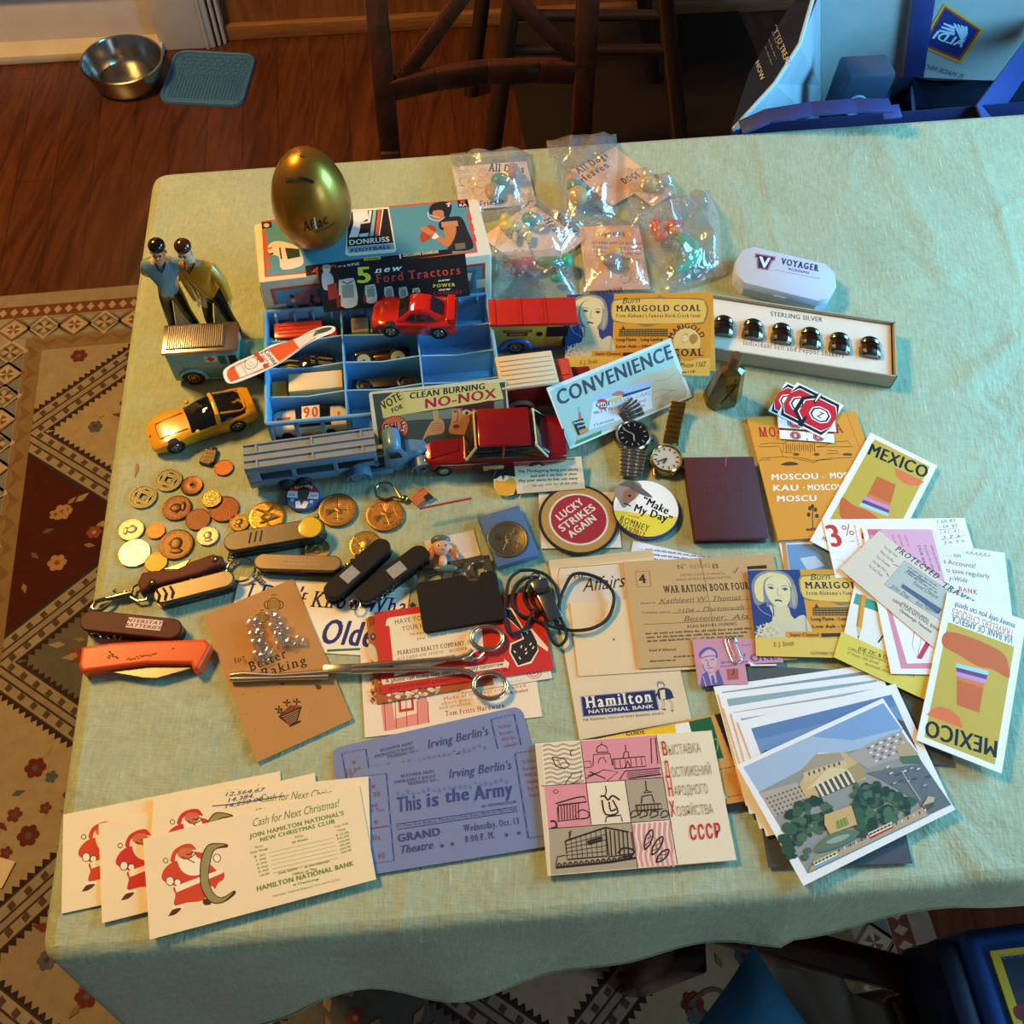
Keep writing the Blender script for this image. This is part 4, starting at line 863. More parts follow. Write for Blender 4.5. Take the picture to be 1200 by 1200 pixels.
sk([(120, 540), (145, 540), (155, 570), (125, 578)], .0014, 3); sk([(270, 490), (300, 475), (335, 490), (330, 520), (270, 525), (262, 505)], .0008, 4); sk([(135, 372), (150, 362), (165, 372), (150, 384), (135, 372)], .0004, 3)
sk([(430, 340), (435, 370), (428, 395), (415, 400)], .0008); sk([(402, 400), (425, 398), (445, 420), (470, 395), (510, 420)], .0014, 3); sk([(410, 420), (430, 500), (500, 490), (470, 420)], .0012, 3); sk([(430, 545), (435, 515), (515, 505), (525, 540)], .0009); sk([(450, 430), (460, 480), (490, 470)], .0012, 3)
sk([(655, 312), (660, 365), (645, 380), (690, 375), (660, 365)], .0008); sk([(632, 440), (635, 400), (690, 390), (705, 435)], .0009); sk([(600, 450), (740, 440), (750, 470), (605, 480), (600, 450)], .0009)
for k in range(7): sk([(610+k*19, 450-k), (612+k*19, 490)], .0006)
for x in (590, 640, 700, 760): sk([(x-20, 510), (x-10, 485), (x+14, 480), (x+24, 505), (x-18, 520)], .0008, 3)
sk([(205, 650), (430, 575), (560, 600)], .0012); sk([(205, 650), (215, 755), (440, 735), (430, 575)], .001); sk([(430, 575), (450, 740), (590, 720), (575, 600)], .001)
for k in range(7): sk([(235+k*28, 640-k*9), (245+k*28, 750-k*2)], .0004)
for k in range(4): sk([(210, 672+k*20), (435, 612+k*32)], .0004)
for k in range(5): sk([(455+k*24, 590+k*3), (465+k*24, 735)], .0009)
sk([(330, 655), (410, 630), (412, 645), (335, 668), (330, 655)], .0016); sk([(500, 720), (530, 690), (585, 700), (580, 730), (520, 740)], .0012, 4); sk([(225, 600), (228, 640), (235, 590)], .0008); sk([(150, 800), (300, 785), (450, 770), (600, 745)], .0016); sk([(150, 790), (160, 740), (205, 730)], .0006)
for k in range(14): sk([(160+k*31, 790-k*3), (170+k*31, 775-k*3), (182+k*31, 790-k*3)], .0009, 3)
for x, y, L_, a in ((650, 700, 120, -70), (690, 730, 120, -60), (715, 770, 100, -45)):
    ca, sa = math.cos(math.radians(a)), math.sin(math.radians(a)); sk([(x+ca*t*L_-sa*s*16, y+sa*t*L_+ca*s*16) for t, s in ((0, 0), (.3, 1), (.75, 1), (1, 0), (.75, -1), (.3, -1), (0, 0))], .001, 4); sk([(x+ca*t*L_-sa*s*9, y+sa*t*L_+ca*s*9) for t, s in ((.2, -1), (.4, 1), (.5, -1), (.7, 1), (.8, -1))], .0005)
for k, (a, r, y) in enumerate((('В', 'ЫСТАВКА', 0), ('Д', 'ОСТИЖЕНИЙ', 1), ('Н', 'АРОДНОГО', 2), ('Х', 'ОЗЯЙСТВА', 3))):
    x0 = (752, 768, 785, 798)[k]; y0 = (170, 295, 400, 515)[k]; x1 = (970, 1030, 1010, 1040)[k]; c.T((x0, y0), (x0+30, y0-2), (75, 90, 80, 85)[k], a, '#c02236', 1); c.T((x0+34, y0-4), (x1, y0-20), 52, r, '#a3987f', 0)
for k, ch in enumerate('СССР'): c.T((908+k*46, 645-k*4), (945+k*46, 642-k*4), 78, ch, '#c02236', 2, .08)
c.done('exhibition_folder', 'cream folder with pink sketch panels and red Cyrillic initials', 'folder')
# --- long bank brochure, manila slip, ration book, table of figures, coupon
c = Card((643, 657), (764, 644), (672, 868), z=lv(1), th=.0005, body='#d9c29a'); c.z(600, 550, .25)
c.P([(172, 432), (655, 375), (662, 410), (176, 468)], '#cdb388'); c.L([(215, 500), (222, 470), (250, 462), (520, 440)], .0005, '#3a3030', sm=3); c.L([(215, 500), (238, 760)], .0004, '#7a6a58')
c.P([(228, 510), (240, 475), (515, 452), (560, 640), (270, 625)], '#cfc3ae')
c.T((262, 515), (345, 508), 20, 'THE', '#3a332e', 1); c.T((330, 575), (528, 550), 62, 'Affairs', '#2d2a2e', 0, .5)
c.z(640, 780, .2); c.P([(198, 180), (640, 138), (665, 262), (214, 302)], '#8a8fa8'); c.P([(206, 184), (635, 145), (658, 258), (220, 296)], '#232a52'); c.T((232, 250), (625, 212), 68, 'Hamilton', '#e6ddc8', 2, 0, 1); c.T((248, 282), (632, 248), 22, 'NATIONAL BANK', '#e0d8c8', 1); c.T((215, 326), (690, 286), 13, 'THE PERSONAL TOUCH IN EVERY BANKING SERVICE', '#3a3a4a', 1)
NVY = '#2a2f50'; c.E(672, 115, 22, 20, NVY); c.E(672, 118, 17, 17, '#dcc8a4'); c.E(668, 100, 22, 9, '#8d8a92'); c.S([(655, 140), (700, 130), (735, 150), (740, 190), (700, 200), (660, 195)], NVY); c.P([(665, 145), (695, 140), (700, 195), (672, 198)], '#dcc8a4'); c.L([(655, 160), (640, 182)], .0014, NVY); c.L([(735, 165), (745, 190)], .0014, NVY)
for q in ([(680, 198), (690, 225), (682, 255), (700, 258)], [(715, 198), (738, 222), (735, 262), (745, 266)]): c.L(q, .0018, NVY); c.L(q[:3], .0011, '#dcc8a4')
c.done('bank_brochure', 'long cream bank brochure with a navy name panel under the whistle cord', 'brochure')
c = Card((742, 634), (840, 656), (735, 668), z=lv(.2), th=.0005, body='#dfe4ee'); c.z(720, 640, .15833)
for k in range(3): c.L([(180, 20+k*32), (760, 100+k*30)], .0004, '#5b6fa8'); c.B((230, 24+k*34), (720, 92+k*30), 12, '#34467c', 9)
c.done('figure_table', 'white slip of blue printed figures under the ration book', 'paper')
c = Card((668, 707), (808, 699), (675, 793), z=lv(2.4), th=.0006, body='#dcc296'); c.z(600, 550, .25); c.E(477, 797, 5, 6, '#8a4a2c'); c.done('manila_slip', 'blank tan paper slip with a small brown spot inside the cord loop', 'paper')
c = Card((730, 659), (905, 650), (749, 784), z=lv(4), th=.0011, body='#bd9a66'); c.z(*Z4); TI_ = '#3d3026'
c.T((465, 170), (545, 163), 30, 'N°', TI_, 0, 0, 1); c.T((555, 166), (715, 158), 28, '925692', '#7d6a54', 0); c.T((728, 165), (772, 162), 32, 'ES', TI_, 2); c.T((485, 222), (822, 208), 14, 'UNITED STATES OF AMERICA', TI_, 0, 0, 1); c.T((455, 258), (865, 238), 16, 'OFFICE OF PRICE ADMINISTRATION', TI_, 0, 0, 1)
c.T((368, 348), (1000, 318), 52, 'WAR RATION BOOK FOUR', '#2f251e', 2, 0, 1); c.L([(155, 190), (258, 183), (270, 297), (170, 305)], .0005, TI_, True); c.T((180, 278), (245, 272), 66, '4', TI_, 2, 0, 1)
for y0, y1, s, x0 in ((430, 398, 'Issued to', 195), (500, 460, 'Complete address', 205)): c.T((x0, y0), (x0+(110 if y0 < 450 else 215), y0-6), 16, s, TI_)
c.L([(320, 428), (1000, 395)], .0004, TI_); c.L([(430, 495), (1005, 465)], .0004, TI_); c.L([(215, 580), (1010, 540)], .0004, TI_)
HB = '#6a5648'; c.T((330, 425), (590, 410), 36, 'Kathleen', HB, 0, .35); c.T((605, 412), (690, 407), 36, 'W.', HB, 0, .35); c.T((720, 408), (935, 395), 36, 'Thomas', HB, 0, .35); c.T((460, 496), (625, 488), 30, '2104 -', HB, 0, .3); c.T((650, 486), (960, 470), 36, 'Dartmouth', HB, 0, .35); c.T((510, 558), (830, 545), 40, 'Bessemer,', HB, 0, .35); c.T((870, 545), (990, 535), 36, 'Ala', HB, 0, .35)
c.T((540, 605), (910, 583), 20, 'READ BEFORE SIGNING', TI_, 1, 0, 1)
for k in range(3): c.B((232+k*6, 655+k*28), (1015-k*20, 615+k*28), 16, '#4e3f32', 12)
c.T((253, 782), (455, 772), 20, 'Void if Altered', TI_, 1, .3); c.B((440, 825), (600, 815), 13, TI_, 4); c.B((265, 858), (455, 848), 12, TI_, 4); c.L([(875, 185), (888, 200), (915, 160)], .0009, '#5c4a50'); c.P([(980, 150), (1125, 140), (1128, 165), (985, 172)], '#2f251e'); c.L([(630, 95), (655, 180), (690, 350), (745, 660)], .0004, '#8c6b42'); c.L([(632, 95), (645, 140)], .0012, '#7d5c38')
c.done('ration_book', 'tan wartime ration booklet with handwriting, partly under the lower coal card', 'booklet')
PNK = '#c58a98'
c = Card((846, 751), (912, 748), (850, 779.5), z=lv(7), th=.0005, body=PNK); c.z(*Z4); c.T((930, 862), (985, 858), 60, 'Z', '#54509a', 2); c.T((1010, 855), (1210, 838), 52, 'ONE', '#54509a', 2); c.B((850, 745), (1010, 735), 14, '#7a5a90', 6); c.P([(990, 850), (1040, 875), (1200, 872), (1200, 885), (1010, 888)], '#e6d8d8')
c.done('zone_coupon', 'pink coupon strip with a violet word behind the portrait coupon', 'coupon')
c = Card((811, 749), (868, 748), (818, 803), z=lv(8), th=.0005, body=PNK); c.z(*Z4); VI = '#5d5a96'
c.S([(625, 800), (650, 765), (700, 745), (750, 770), (765, 820), (740, 830), (640, 825)], VI); c.S([(650, 800), (700, 765), (745, 790), (740, 830), (650, 835)], '#cfa3a8'); c.S([(650, 830), (735, 820), (760, 850), (748, 900), (720, 930), (680, 925), (655, 880)], '#cfa3a8')
for q in ([(640, 830), (690, 815), (760, 812)], [(665, 848), (690, 842)], [(710, 842), (740, 838)], [(695, 850), (690, 880), (706, 885)], [(690, 905), (730, 900)], [(655, 870), (668, 920), (700, 940)]): c.L(q, .0008, VI, sm=3)
c.P([(640, 1000), (650, 950), (690, 925), (730, 950), (770, 910), (800, 990), (810, 1025), (640, 1040)], VI); c.P([(690, 930), (720, 945), (745, 925), (760, 1010), (720, 1030)], '#cfa3a8'); c.P([(715, 960), (735, 955), (750, 1020), (725, 1030)], VI); c.L([(655, 960), (680, 1040)], .0008, '#cfa3a8')
c.B((790, 870), (900, 860), 18, VI, 3); c.B((785, 895), (905, 885), 10, VI, 4); c.P([(830, 910), (915, 905), (920, 985), (838, 992)], '#a8584e'); c.L([(880, 905), (888, 940), (870, 950)], .001, '#4a2a2c')
c.done('portrait_coupon', 'pink coupon with a violet drawing of a bearded man, held by a paper clip', 'coupon')
q = Card((811, 749), (868, 748), (818, 803), z=lv(9.2), body=None); q.z(*Z4); pts = [q.px(*p) for p in ((905, 710), (880, 680), (850, 672), (825, 690), (825, 730), (870, 850), (895, 868), (930, 855), (938, 835), (880, 690), (862, 684), (845, 700), (890, 820))]
b = MB(); b.tube([V((p.x, p.y, .0008+.0006*math.sin(i*.2))) for i, p in enumerate(smooth(pts, 5))], .00055, metal('#d9d2cc', .25), 8); tag(b.obj('paper_clip', None, q.F), 'steel paper clip on the pink coupons', 'clip')
# --- question sign and baking booklet
c = Card((281, 676), (481, 689), (266, 758), z=lv(.2), th=.0005, body='#e9dcc0'); c.z(280, 640, .16667); NV = '#1d2b66'
c.T((40, 372), (85, 374), 112, 'I', NV, 1, .25, 1); c.T((125, 378), (420, 398), 112, "Don'", NV, 1, .25); c.T((430, 375), (470, 376), 70, 't', NV, 1, .25); c.T((495, 425), (850, 450), 112, 'Know', NV, 1, .22, 1); c.T((885, 460), (1230, 478), 108, 'What', NV, 1, .22, 1)
c.T((562, 680), (1010, 715), 170, 'Older', NV, 2, .22); c.L([(620, 735), (760, 728), (900, 722), (1000, 722)], .0022, '#2c6a3c', sm=4)
c.done('slogan_sign', 'white card sign in large navy italics with a green underline', 'sign')
c = Card((239, 722.5), (343.8, 679.5), (305, 892.8), z=lv(1.4), th=.0022, body='#b07f48'); c.z(225, 670, .19172); DB = '#2b1a17'
c.T((262, 562), (330, 535), 34, 'for', DB, 1, 0, 1); c.T((355, 612), (585, 520), 56, 'Better', DB, 1, 0, 1); c.T((425, 652), (705, 562), 56, 'Baking', DB, 1, 0, 1)
def pot(cx, cy, s):
    c.L([(cx-s*.9+2*s*k/10*.9, cy-s*1.05-.35*s*math.sin(math.pi*k/10)) for k in range(3, 8)], .0009, '#3a2a1c'); 
    for sx in (-1, 1): c.L([(cx+sx*s*.8, cy-s*.6), (cx+sx*s*1.25, cy-s*.3), (cx+sx*s*1.25, cy+s*.3), (cx+sx*s*.8, cy+s*.6)], .0009, '#3a2a1c', sm=4)
    c.E(cx, cy, s*.95, s*1.02, '#3a2a1c'); c.E(cx, cy, s*.84, s*.92, '#a07a2c')
    for k in range(5): c.L([(cx-s*.75, cy-s*.5+k*s*.24), (cx+s*.75, cy-s*.62+k*s*.24)], .0004, '#4a381c')
pot(500, 202, 44); pot(428, 280, 32)
c.P([(525, 885), (672, 820), (645, 915), (600, 945)], DB); c.P([(540, 870), (600, 815), (665, 820), (545, 880)], '#7d3320')
for k in range(6): c.L([(550+k*8, 888+k*9), (655-k*3, 842+k*13)], .0006, '#b07f48')
for x, y in ((530, 840), (580, 800), (640, 795), (545, 862)):
    for a in range(4): c.E(x+14*math.cos(a*1.6), y+12*math.sin(a*1.6), 11, 5, DB, a*92)
c.L([(598, 945), (665, 912)], .0016, DB); c.S([(758, 690), (790, 700), (785, 718), (762, 715)], '#4a2c16'); c.E(553, 685, 14, 9, '#7d552c')
for k in range(16): rr = random.Random(k); c.E(250+rr.random()*600, 150+rr.random()*850, 3+rr.random()*5, 2+rr.random()*3, '#966a38')
c.done('baking_booklet', 'worn tan baking booklet with a basket drawing under the clear plastic pieces', 'booklet')
# --- red realty card pile
c = Card((422, 760), (620, 738), (433, 864), z=lv(.3), body='#e6d3b4'); c.z(400, 700, .20833); RD = '#b8382e'
c.P([(220, 590), (480, 560), (498, 705), (240, 755)], '#dc8a7c'); c.P([(285, 585), (425, 570), (430, 650), (300, 685)], '#e6cdb4')
for k in range(5): c.L([(240+k*62, 585), (250+k*60, 750-k*12)], .0007, RD)
c.P([(320, 580), (335, 578), (338, 630), (395, 620), (392, 575), (405, 573), (410, 635), (325, 648)], RD)
for k, s in enumerate(('Made of the best cold rolled', 'short steel, and heavier hooks', 'hook yet offered.')): c.T((575-k*12, 580+k*26), ((1040, 1050, 735)[k], (502, 530, 602)[k]), 18, s, '#b0564a', 0, 0, 1)
c.T((585, 668), (920, 620), 28, 'Tom Fritts Hardware', '#a8281e', 1, 0, 1)
c.T((860, 560), (1055, 525), 16, 'as the best', '#b0564a', 0, 0, 1)
c.done('hardware_card', 'cream hardware card with red print and a red striped hook drawing', 'card')
c = Card((528, 738), (632, 722), (541, 812), z=lv(1.7), body='#e2d2b8'); c.z(400, 700, .20833)
for x, y in ((750, 490), (1085, 428)): c.E(x, y, 42, 30, '#c87a70'); c.E(x, y, 36, 25, '#e2d2b8'); c.E(x, y, 28, 19, '#c87a70'); c.E(x, y, 20, 13, '#e2d2b8'); c.B((x-14, y+3), (x+14, y), 8, '#b85a50', 1)
c.B((780, 462), (1010, 432), 9, '#b85a50', 7); c.W((830, 490), (1030, 470), 10, .0003, '#b8a898', 7)
c.done('stamped_slip', 'cream slip with two round red seals under the red card', 'paper')
c = Card((429, 725), (560, 704), (436.5, 826), z=lv(3), body='#a5562a'); c.z(400, 700, .20833)
c.P([(150, 110), (185, 105), (190, 150), (160, 170)], '#8a3a1c'); c.E(178, 222, 14, 22, '#2a2a2c'); c.E(178, 220, 7, 11, '#9a8a6a'); c.S([(160, 260), (195, 290), (205, 360), (170, 350), (150, 300)], '#c9b89a')
rr = random.Random(3)
for k in range(40): x = 265+rr.random()*290; y = 585-(x-265)*.17-rr.random()*50; c.S([(x+(9+8*rr.random())*math.cos(t), y+(7+6*rr.random())*math.sin(t)) for t in [i*1.05 for i in range(6)]], ('#d9c7a3', '#bda37c', '#8c5a34', '#e0d2b4')[k % 4], 3)
for k in range(26): x = 165+rr.random()*60; y = 380+rr.random()*210; c.E(x, y, 4+6*rr.random(), 8, ('#8f4420', '#c0763c', '#6d3014')[k % 3])
c.done('autumn_card', 'rusty orange leafy picture card peeking out left of and below the red card', 'card')
c = Card((438.5, 718), (631, 692), (448, 813.5), z=lv(4.4), th=.0006, body='#c22b26'); c.z(400, 700, .20833); BG = '#e2d2b0'
c.P([(265, 115), (780, 38), (800, 290), (700, 330), (300, 445)], BG); c.P([(248, 160), (255, 125), (275, 112), (272, 160)], BG); c.P([(225, 465), (920, 362), (915, 345), (945, 370), (935, 405), (930, 392), (232, 492)], BG)
c.T((300, 152), (640, 98), 26, 'HAVE YOU INSURED', '#3a332c', 0, 0, 1); c.T((343, 188), (640, 142), 24, 'YOUR HOUSEHOLD', '#3a332c', 0, 0, 1); c.T((385, 215), (700, 168), 17, 'to cover the value of all', '#4a4238', 0, 0, 1); c.T((425, 240), (712, 192), 17, 'your home and contents?', '#4a4238', 0, 0, 1)
c.T((315, 326), (768, 256), 24, 'PEARSON REALTY COMPANY, INC.', '#3a332c', 1, 0, 1); c.T((308, 355), (575, 313), 15, '1619 THIRD AVE. NORTH', '#6a6052', 0, 0, 1); c.T((608, 310), (715, 292), 15, 'BESSEMER,', '#6a6052', 0, 0, 1); c.B((550, 345), (640, 330), 12, '#6a6052', 3)
c.T((250, 484), (912, 384), 24, 'A phone call today may save you money tomorrow', '#2d2824', 1); c.T((265, 524), (745, 448), 17, 'UNITED STATES FIDELITY & GUARANTY COMPANY', '#4a1512', 1); c.T((820, 432), (950, 412), 15, 'BALTO., MD.', '#4a1512', 1)
c.P([(890, 50), (960, 62), (1035, 190), (1070, 175), (1165, 285), (1160, 305), (1100, 262), (1110, 300), (1070, 370), (990, 392), (945, 310), (950, 260), (1020, 230), (1000, 180), (905, 90)], '#e6d8bc'); c.P([(895, 58), (955, 70), (1028, 196), (1065, 182), (1100, 250), (1105, 295), (1065, 360), (995, 384), (953, 308), (958, 266), (1028, 234), (1008, 182), (910, 88)], '#2b2220')
for x, y, a in ((970, 300, 50), (1000, 335, 60), (1010, 285, -70), (1035, 300, -70), (1060, 270, -60), (1075, 290, -60), (1040, 190, 60), (1035, 320, -50)): c.L([(x, y), (x+16*math.cos(math.radians(a)), y+16*math.sin(math.radians(a)))], .0011, '#e6d8bc')
c.done('realty_card', 'red and cream realty card with a black pointing hand under the dark sleeve', 'card')
# --- blue theatre tickets
tk = Card((412, 903), (641, 869), (436, 1025), z=lv(3.4), th=.0006, body=None); tk.r = .006
def ticket(c):
    BI_ = '#34477c'; RI = '#8a4a58'; P4 = [(260, 418), (315, 412), (352, 850), (290, 862)]
    c.b.prism(c.outline(.008), 0, c.th, paper('#7480a4')); c.lay = c.th
    for q in ([(190, 428), (312, 414), (350, 852), (235, 866)], [(958, 312), (1078, 294), (1142, 722), (1025, 738)]):
        c.L(q, .0013, BI_, True)
        for (x0, y0), (x1, y1) in zip(q, q[1:]+q[:1]):
            for k in range(1, 12, 2): t = k/12; c.L([(x0+(x1-x0)*t, y0+(y1-y0)*t), (x0+(x1-x0)*(t+.05), y0+(y1-y0)*(t+.05))], .0019, '#5a6a98')
    c.T((385, 434), (555, 408), 14, 'BESSEMER ARMY', BI_, 1, 0, 1); c.T((352, 464), (560, 432), 14, 'EMERGENCY RELIEF', BI_, 1, 0, 1); c.T((420, 472), (580, 450), 14, 'PREMIERE OF—', BI_, 1, 0, 1)
    c.T((625, 438), (940, 390), 44, "Irving Berlin's", BI_, 1, .3)
    for x, y, s, w, h in ((368, 608, 'This', 120, 74), (515, 582, 'is', 60, 70), (610, 560, 'the', 118, 64), (755, 548, 'Army', 190, 70)): c.T((x, y), (x+w, y-w*.14), h, s, '#2f4680', 2, .08)
    for k in range(22): rr = random.Random(k); x = 370+k*26; c.E(x, 530-(k*26)*.13-rr.random()*20, 7, 5+8*rr.random(), '#5f70a0')
    c.L([(360, 668), (968, 580)], .0005, BI_); c.L([(364, 695), (972, 602)], .0005, BI_); c.T((362, 686), (968, 595), 13, "It's Your Own Army in The Army's Own Great Show on The Screen", BI_, 0, 0, 1); c.T((790, 585), (965, 560), 12, 'IN TECHNICOLOR', BI_, 1, .2)
    c.T((370, 758), (585, 722), 38, 'GRAND', BI_, 2); c.T((378, 818), (545, 790), 40, 'Theatre', BI_, 1, .35); c.T((702, 705), (982, 665), 32, 'Wednesday, Oct. 13', BI_, 1, 0, 1); c.T((708, 760), (862, 735), 32, '8:00 P. M.', BI_, 1, 0, 1)
    def star(x, y, r, h): c.P([(x+r*(1 if k % 2 == 0 else .42)*math.sin(k*math.pi/5), y-r*(1 if k % 2 == 0 else .42)*math.cos(k*math.pi/5)) for k in range(10)], h)
    for x, y in ((592, 775), (643, 767), (915, 722), (978, 712)): star(x, y, 13, BI_)
    star(248, 478, 13, RI); star(260, 657, 13, RI)
    c.T((196, 540), (282, 525), 24, '$3.30', RI, 0, 0, 1); c.T((222, 585), (275, 576), 18, 'Fed.', RI); c.T((205, 612), (300, 600), 18, 'Incl. Tax', RI, 0, 0, 1); c.L([(215, 693), (325, 675)], .0009, RI); c.T((242, 750), (292, 742), 26, 'No.', RI, 0, 0, 1); c.T((268, 845), (308, 838), 30, '40', RI, 0, 0, 1)
    for k, s in enumerate(('"The Entire', 'Receipts', 'Will Go', 'Undiminished', 'For Any', 'Expense!')): c.T((990+k*8, 365+k*33), (1060+k*9, 354+k*33), 16, s, RI, 0, 0, 1)
tk.z(380, 810, .23333); tk.th = .0006
t2 = Card((390.5, 877), (620, 823), (392, 880), z=lv(1), th=.0006, body=None, size=(tk.w, tk.h)); t2.like(tk)
x = at(610, 827, lv(1))-at(402, 874, lv(1)); t2.F = frame(at(388, 877.5, lv(1))+V(x).normalized()*tk.w/2-Z.cross(V(x).normalized())*tk.h/2, x)
ticket(t2); t2.done('theatre_ticket', 'blue theatre ticket behind, its title half covered by the front ticket', 'ticket', 'blue theatre tickets')
tk.lay = tk.th; ticket(tk); tk.done('theatre_ticket', 'blue theatre ticket in front with the whole title and date showing', 'ticket', 'blue theatre tickets')
# --- four savings club envelopes
sv = Card((168, 983.4), (421, 920), (175, 1101.5), z=lv(10), th=.001, body=None); sv.z(70, 890, .31667)
def santa(c, red):
    c.b.prism(c.outline(), 0, c.th, paper('#e8d6ae')); c.lay = c.th; OL = '#4a2c1c'; GR = '#5c8a4c'
    c.S([(378, 425), (400, 392), (440, 375), (520, 385), (545, 430), (515, 470), (440, 470), (385, 450)], red); c.S([(425, 470), (520, 440), (600, 415), (605, 445), (560, 470), (530, 520), (470, 530), (425, 540), (428, 500)], red)
    c.S([(410, 375), (420, 340), (450, 318), (485, 312), (505, 335), (470, 330), (432, 350), (425, 378)], red); c.S([(500, 345), (540, 350), (560, 380), (530, 385)], red); c.P([(555, 385), (600, 430), (575, 480), (540, 440)], red)
    c.E(392, 374, 10, 10, OL); c.E(392, 374, 7, 7, '#e8d6ae')
    c.S([(436, 350), (450, 330), (485, 328), (492, 345), (480, 365), (450, 368)], '#c96a48'); c.S([(440, 362), (465, 372), (500, 360), (540, 385), (530, 420), (490, 430), (455, 415), (438, 385)], '#efe3c6'); c.L([(450, 360), (475, 368), (505, 345), (485, 345)], .0008, OL, sm=3); c.L([(468, 352), (490, 350)], .0009, OL); c.L([(475, 370), (500, 382)], .0007, OL)
    for x, y, rx, ry in ((408, 450, 16, 18), (436, 455, 14, 14), (582, 365, 15, 16)): c.E(x, y, rx, ry, OL); c.E(x, y, rx-3, ry-3, '#efe3c6')
    c.P([(425, 470), (600, 405), (604, 420), (432, 492)], '#efe3c6'); c.P([(415, 545), (455, 535), (460, 552), (420, 558)], '#efe3c6'); c.S([(405, 575), (420, 555), (450, 550), (430, 572), (402, 580)], '#4e2c20'); c.S([(530, 520), (548, 515), (560, 535), (535, 538)], '#4e2c20')
    c.S([(540, 325), (565, 310), (615, 312), (620, 325), (575, 335), (558, 380), (552, 440), (568, 490), (600, 510), (645, 485), (648, 500), (605, 530), (560, 530), (528, 490), (518, 440), (522, 370)], OL); c.S([(543, 328), (566, 314), (612, 316), (570, 334), (555, 380), (549, 440), (565, 492), (600, 514), (642, 490), (603, 526), (562, 526), (532, 488), (522, 440), (526, 372)], '#8f8a58')
    c.T((712, 250), (1035, 175), 28.8, 'Cash for Next Christmas!', GR, 0, .3); c.T((705, 292), (1052, 205), 15.8, "JOIN HAMILTON NATIONAL'S", GR, 2); c.T((742, 305), (1018, 235), 14.4, 'NEW CHRISTMAS CLUB', GR, 2)
    c.T((722, 330), (750, 323), 8.6, 'Save', GR); c.T((705, 350), (770, 334), 8.6, 'Each Week', GR, 1); c.T((870, 292), (905, 284), 8.6, 'After', GR); c.T((860, 312), (920, 297), 8.6, '50 Weeks', GR, 1); c.T((1015, 255), (1068, 240), 8.6, 'You Will', GR); c.T((1028, 268), (1058, 260), 8.6, 'Have', GR)
    for k in range(6): c.L([(775+k*3, 345+k*15), (1015+k*3, 290+k*15)], .0003, '#a3ab84'); c.T((718+k*4, 365+k*14), (762+k*3, 354+k*14), 7.2, ('$ .50', '1.00', '2.00', '3.00', '5.00', '10.00')[k], GR); c.T((1022+k*4, 285+k*13), (1070+k*2, 272+k*13), 7.2, ('$ 25.00', '50.00', '100.00', '150.00', '250.00', '500.00')[k], GR)
    c.T((810, 425), (998, 380), 8.6, 'Save NOW — at the Nearest', GR, 1); c.T((862, 430), (952, 408), 8.6, 'Office of The', GR, 1); c.T((730, 488), (1088, 392), 17.3, 'HAMILTON NATIONAL BANK', GR, 2); c.T((865, 468), (960, 445), 7.9, 'at Chattanooga', GR, 1); c.T((788, 510), (1040, 445), 7.9, 'Member Federal Deposit Insurance Corp.', '#9aa37c')
for TL, TR, l, red, label in (((74.8, 955), (329, 904), 1, '#c9402a', 'backmost and leftmost cream envelope with a red-suited bearded man, pinkish paper'), ((116, 966), (369, 906), 4, '#c42c2c', 'second cream envelope from the left, its red-suited man cut at the arm'), ((181, 935), (434, 910), 7, '#c42c2c', 'cream envelope with blue handwritten sums above the front one')):
    x = at(*TR, lv(l))-at(*TL, lv(l)); x.normalize(); F = frame(at(*TL, lv(l))+x*sv.w/2-Z.cross(x)*sv.h/2, x)
    c = Card((0, 0), (0, 0), (0, 0), M=F, size=(sv.w, sv.h), th=.001, body=None).like(sv); santa(c, red)
    if l == 7:
        c.remap = None; c.z(70, 890, .31667)
        for s, x0, y0, x1, y1 in (('12,564.67', 605, 138, 755, 118), ('14,384.', 615, 160, 720, 140), ('14,250.00', 605, 182, 750, 152)): c.T((x0, y0), (x1, y1), 14, s, '#2a3f74', 0, .3)
        c.L([(565, 172), (640, 165), (830, 135)], .0007, '#2a3f74', sm=3)
    c.done('club_envelope', label, 'envelope', 'savings club envelopes')
santa(sv, '#c9422a'); sv.done('club_envelope', 'front cream envelope with the whole red-suited man and green club text', 'envelope', 'savings club envelopes')
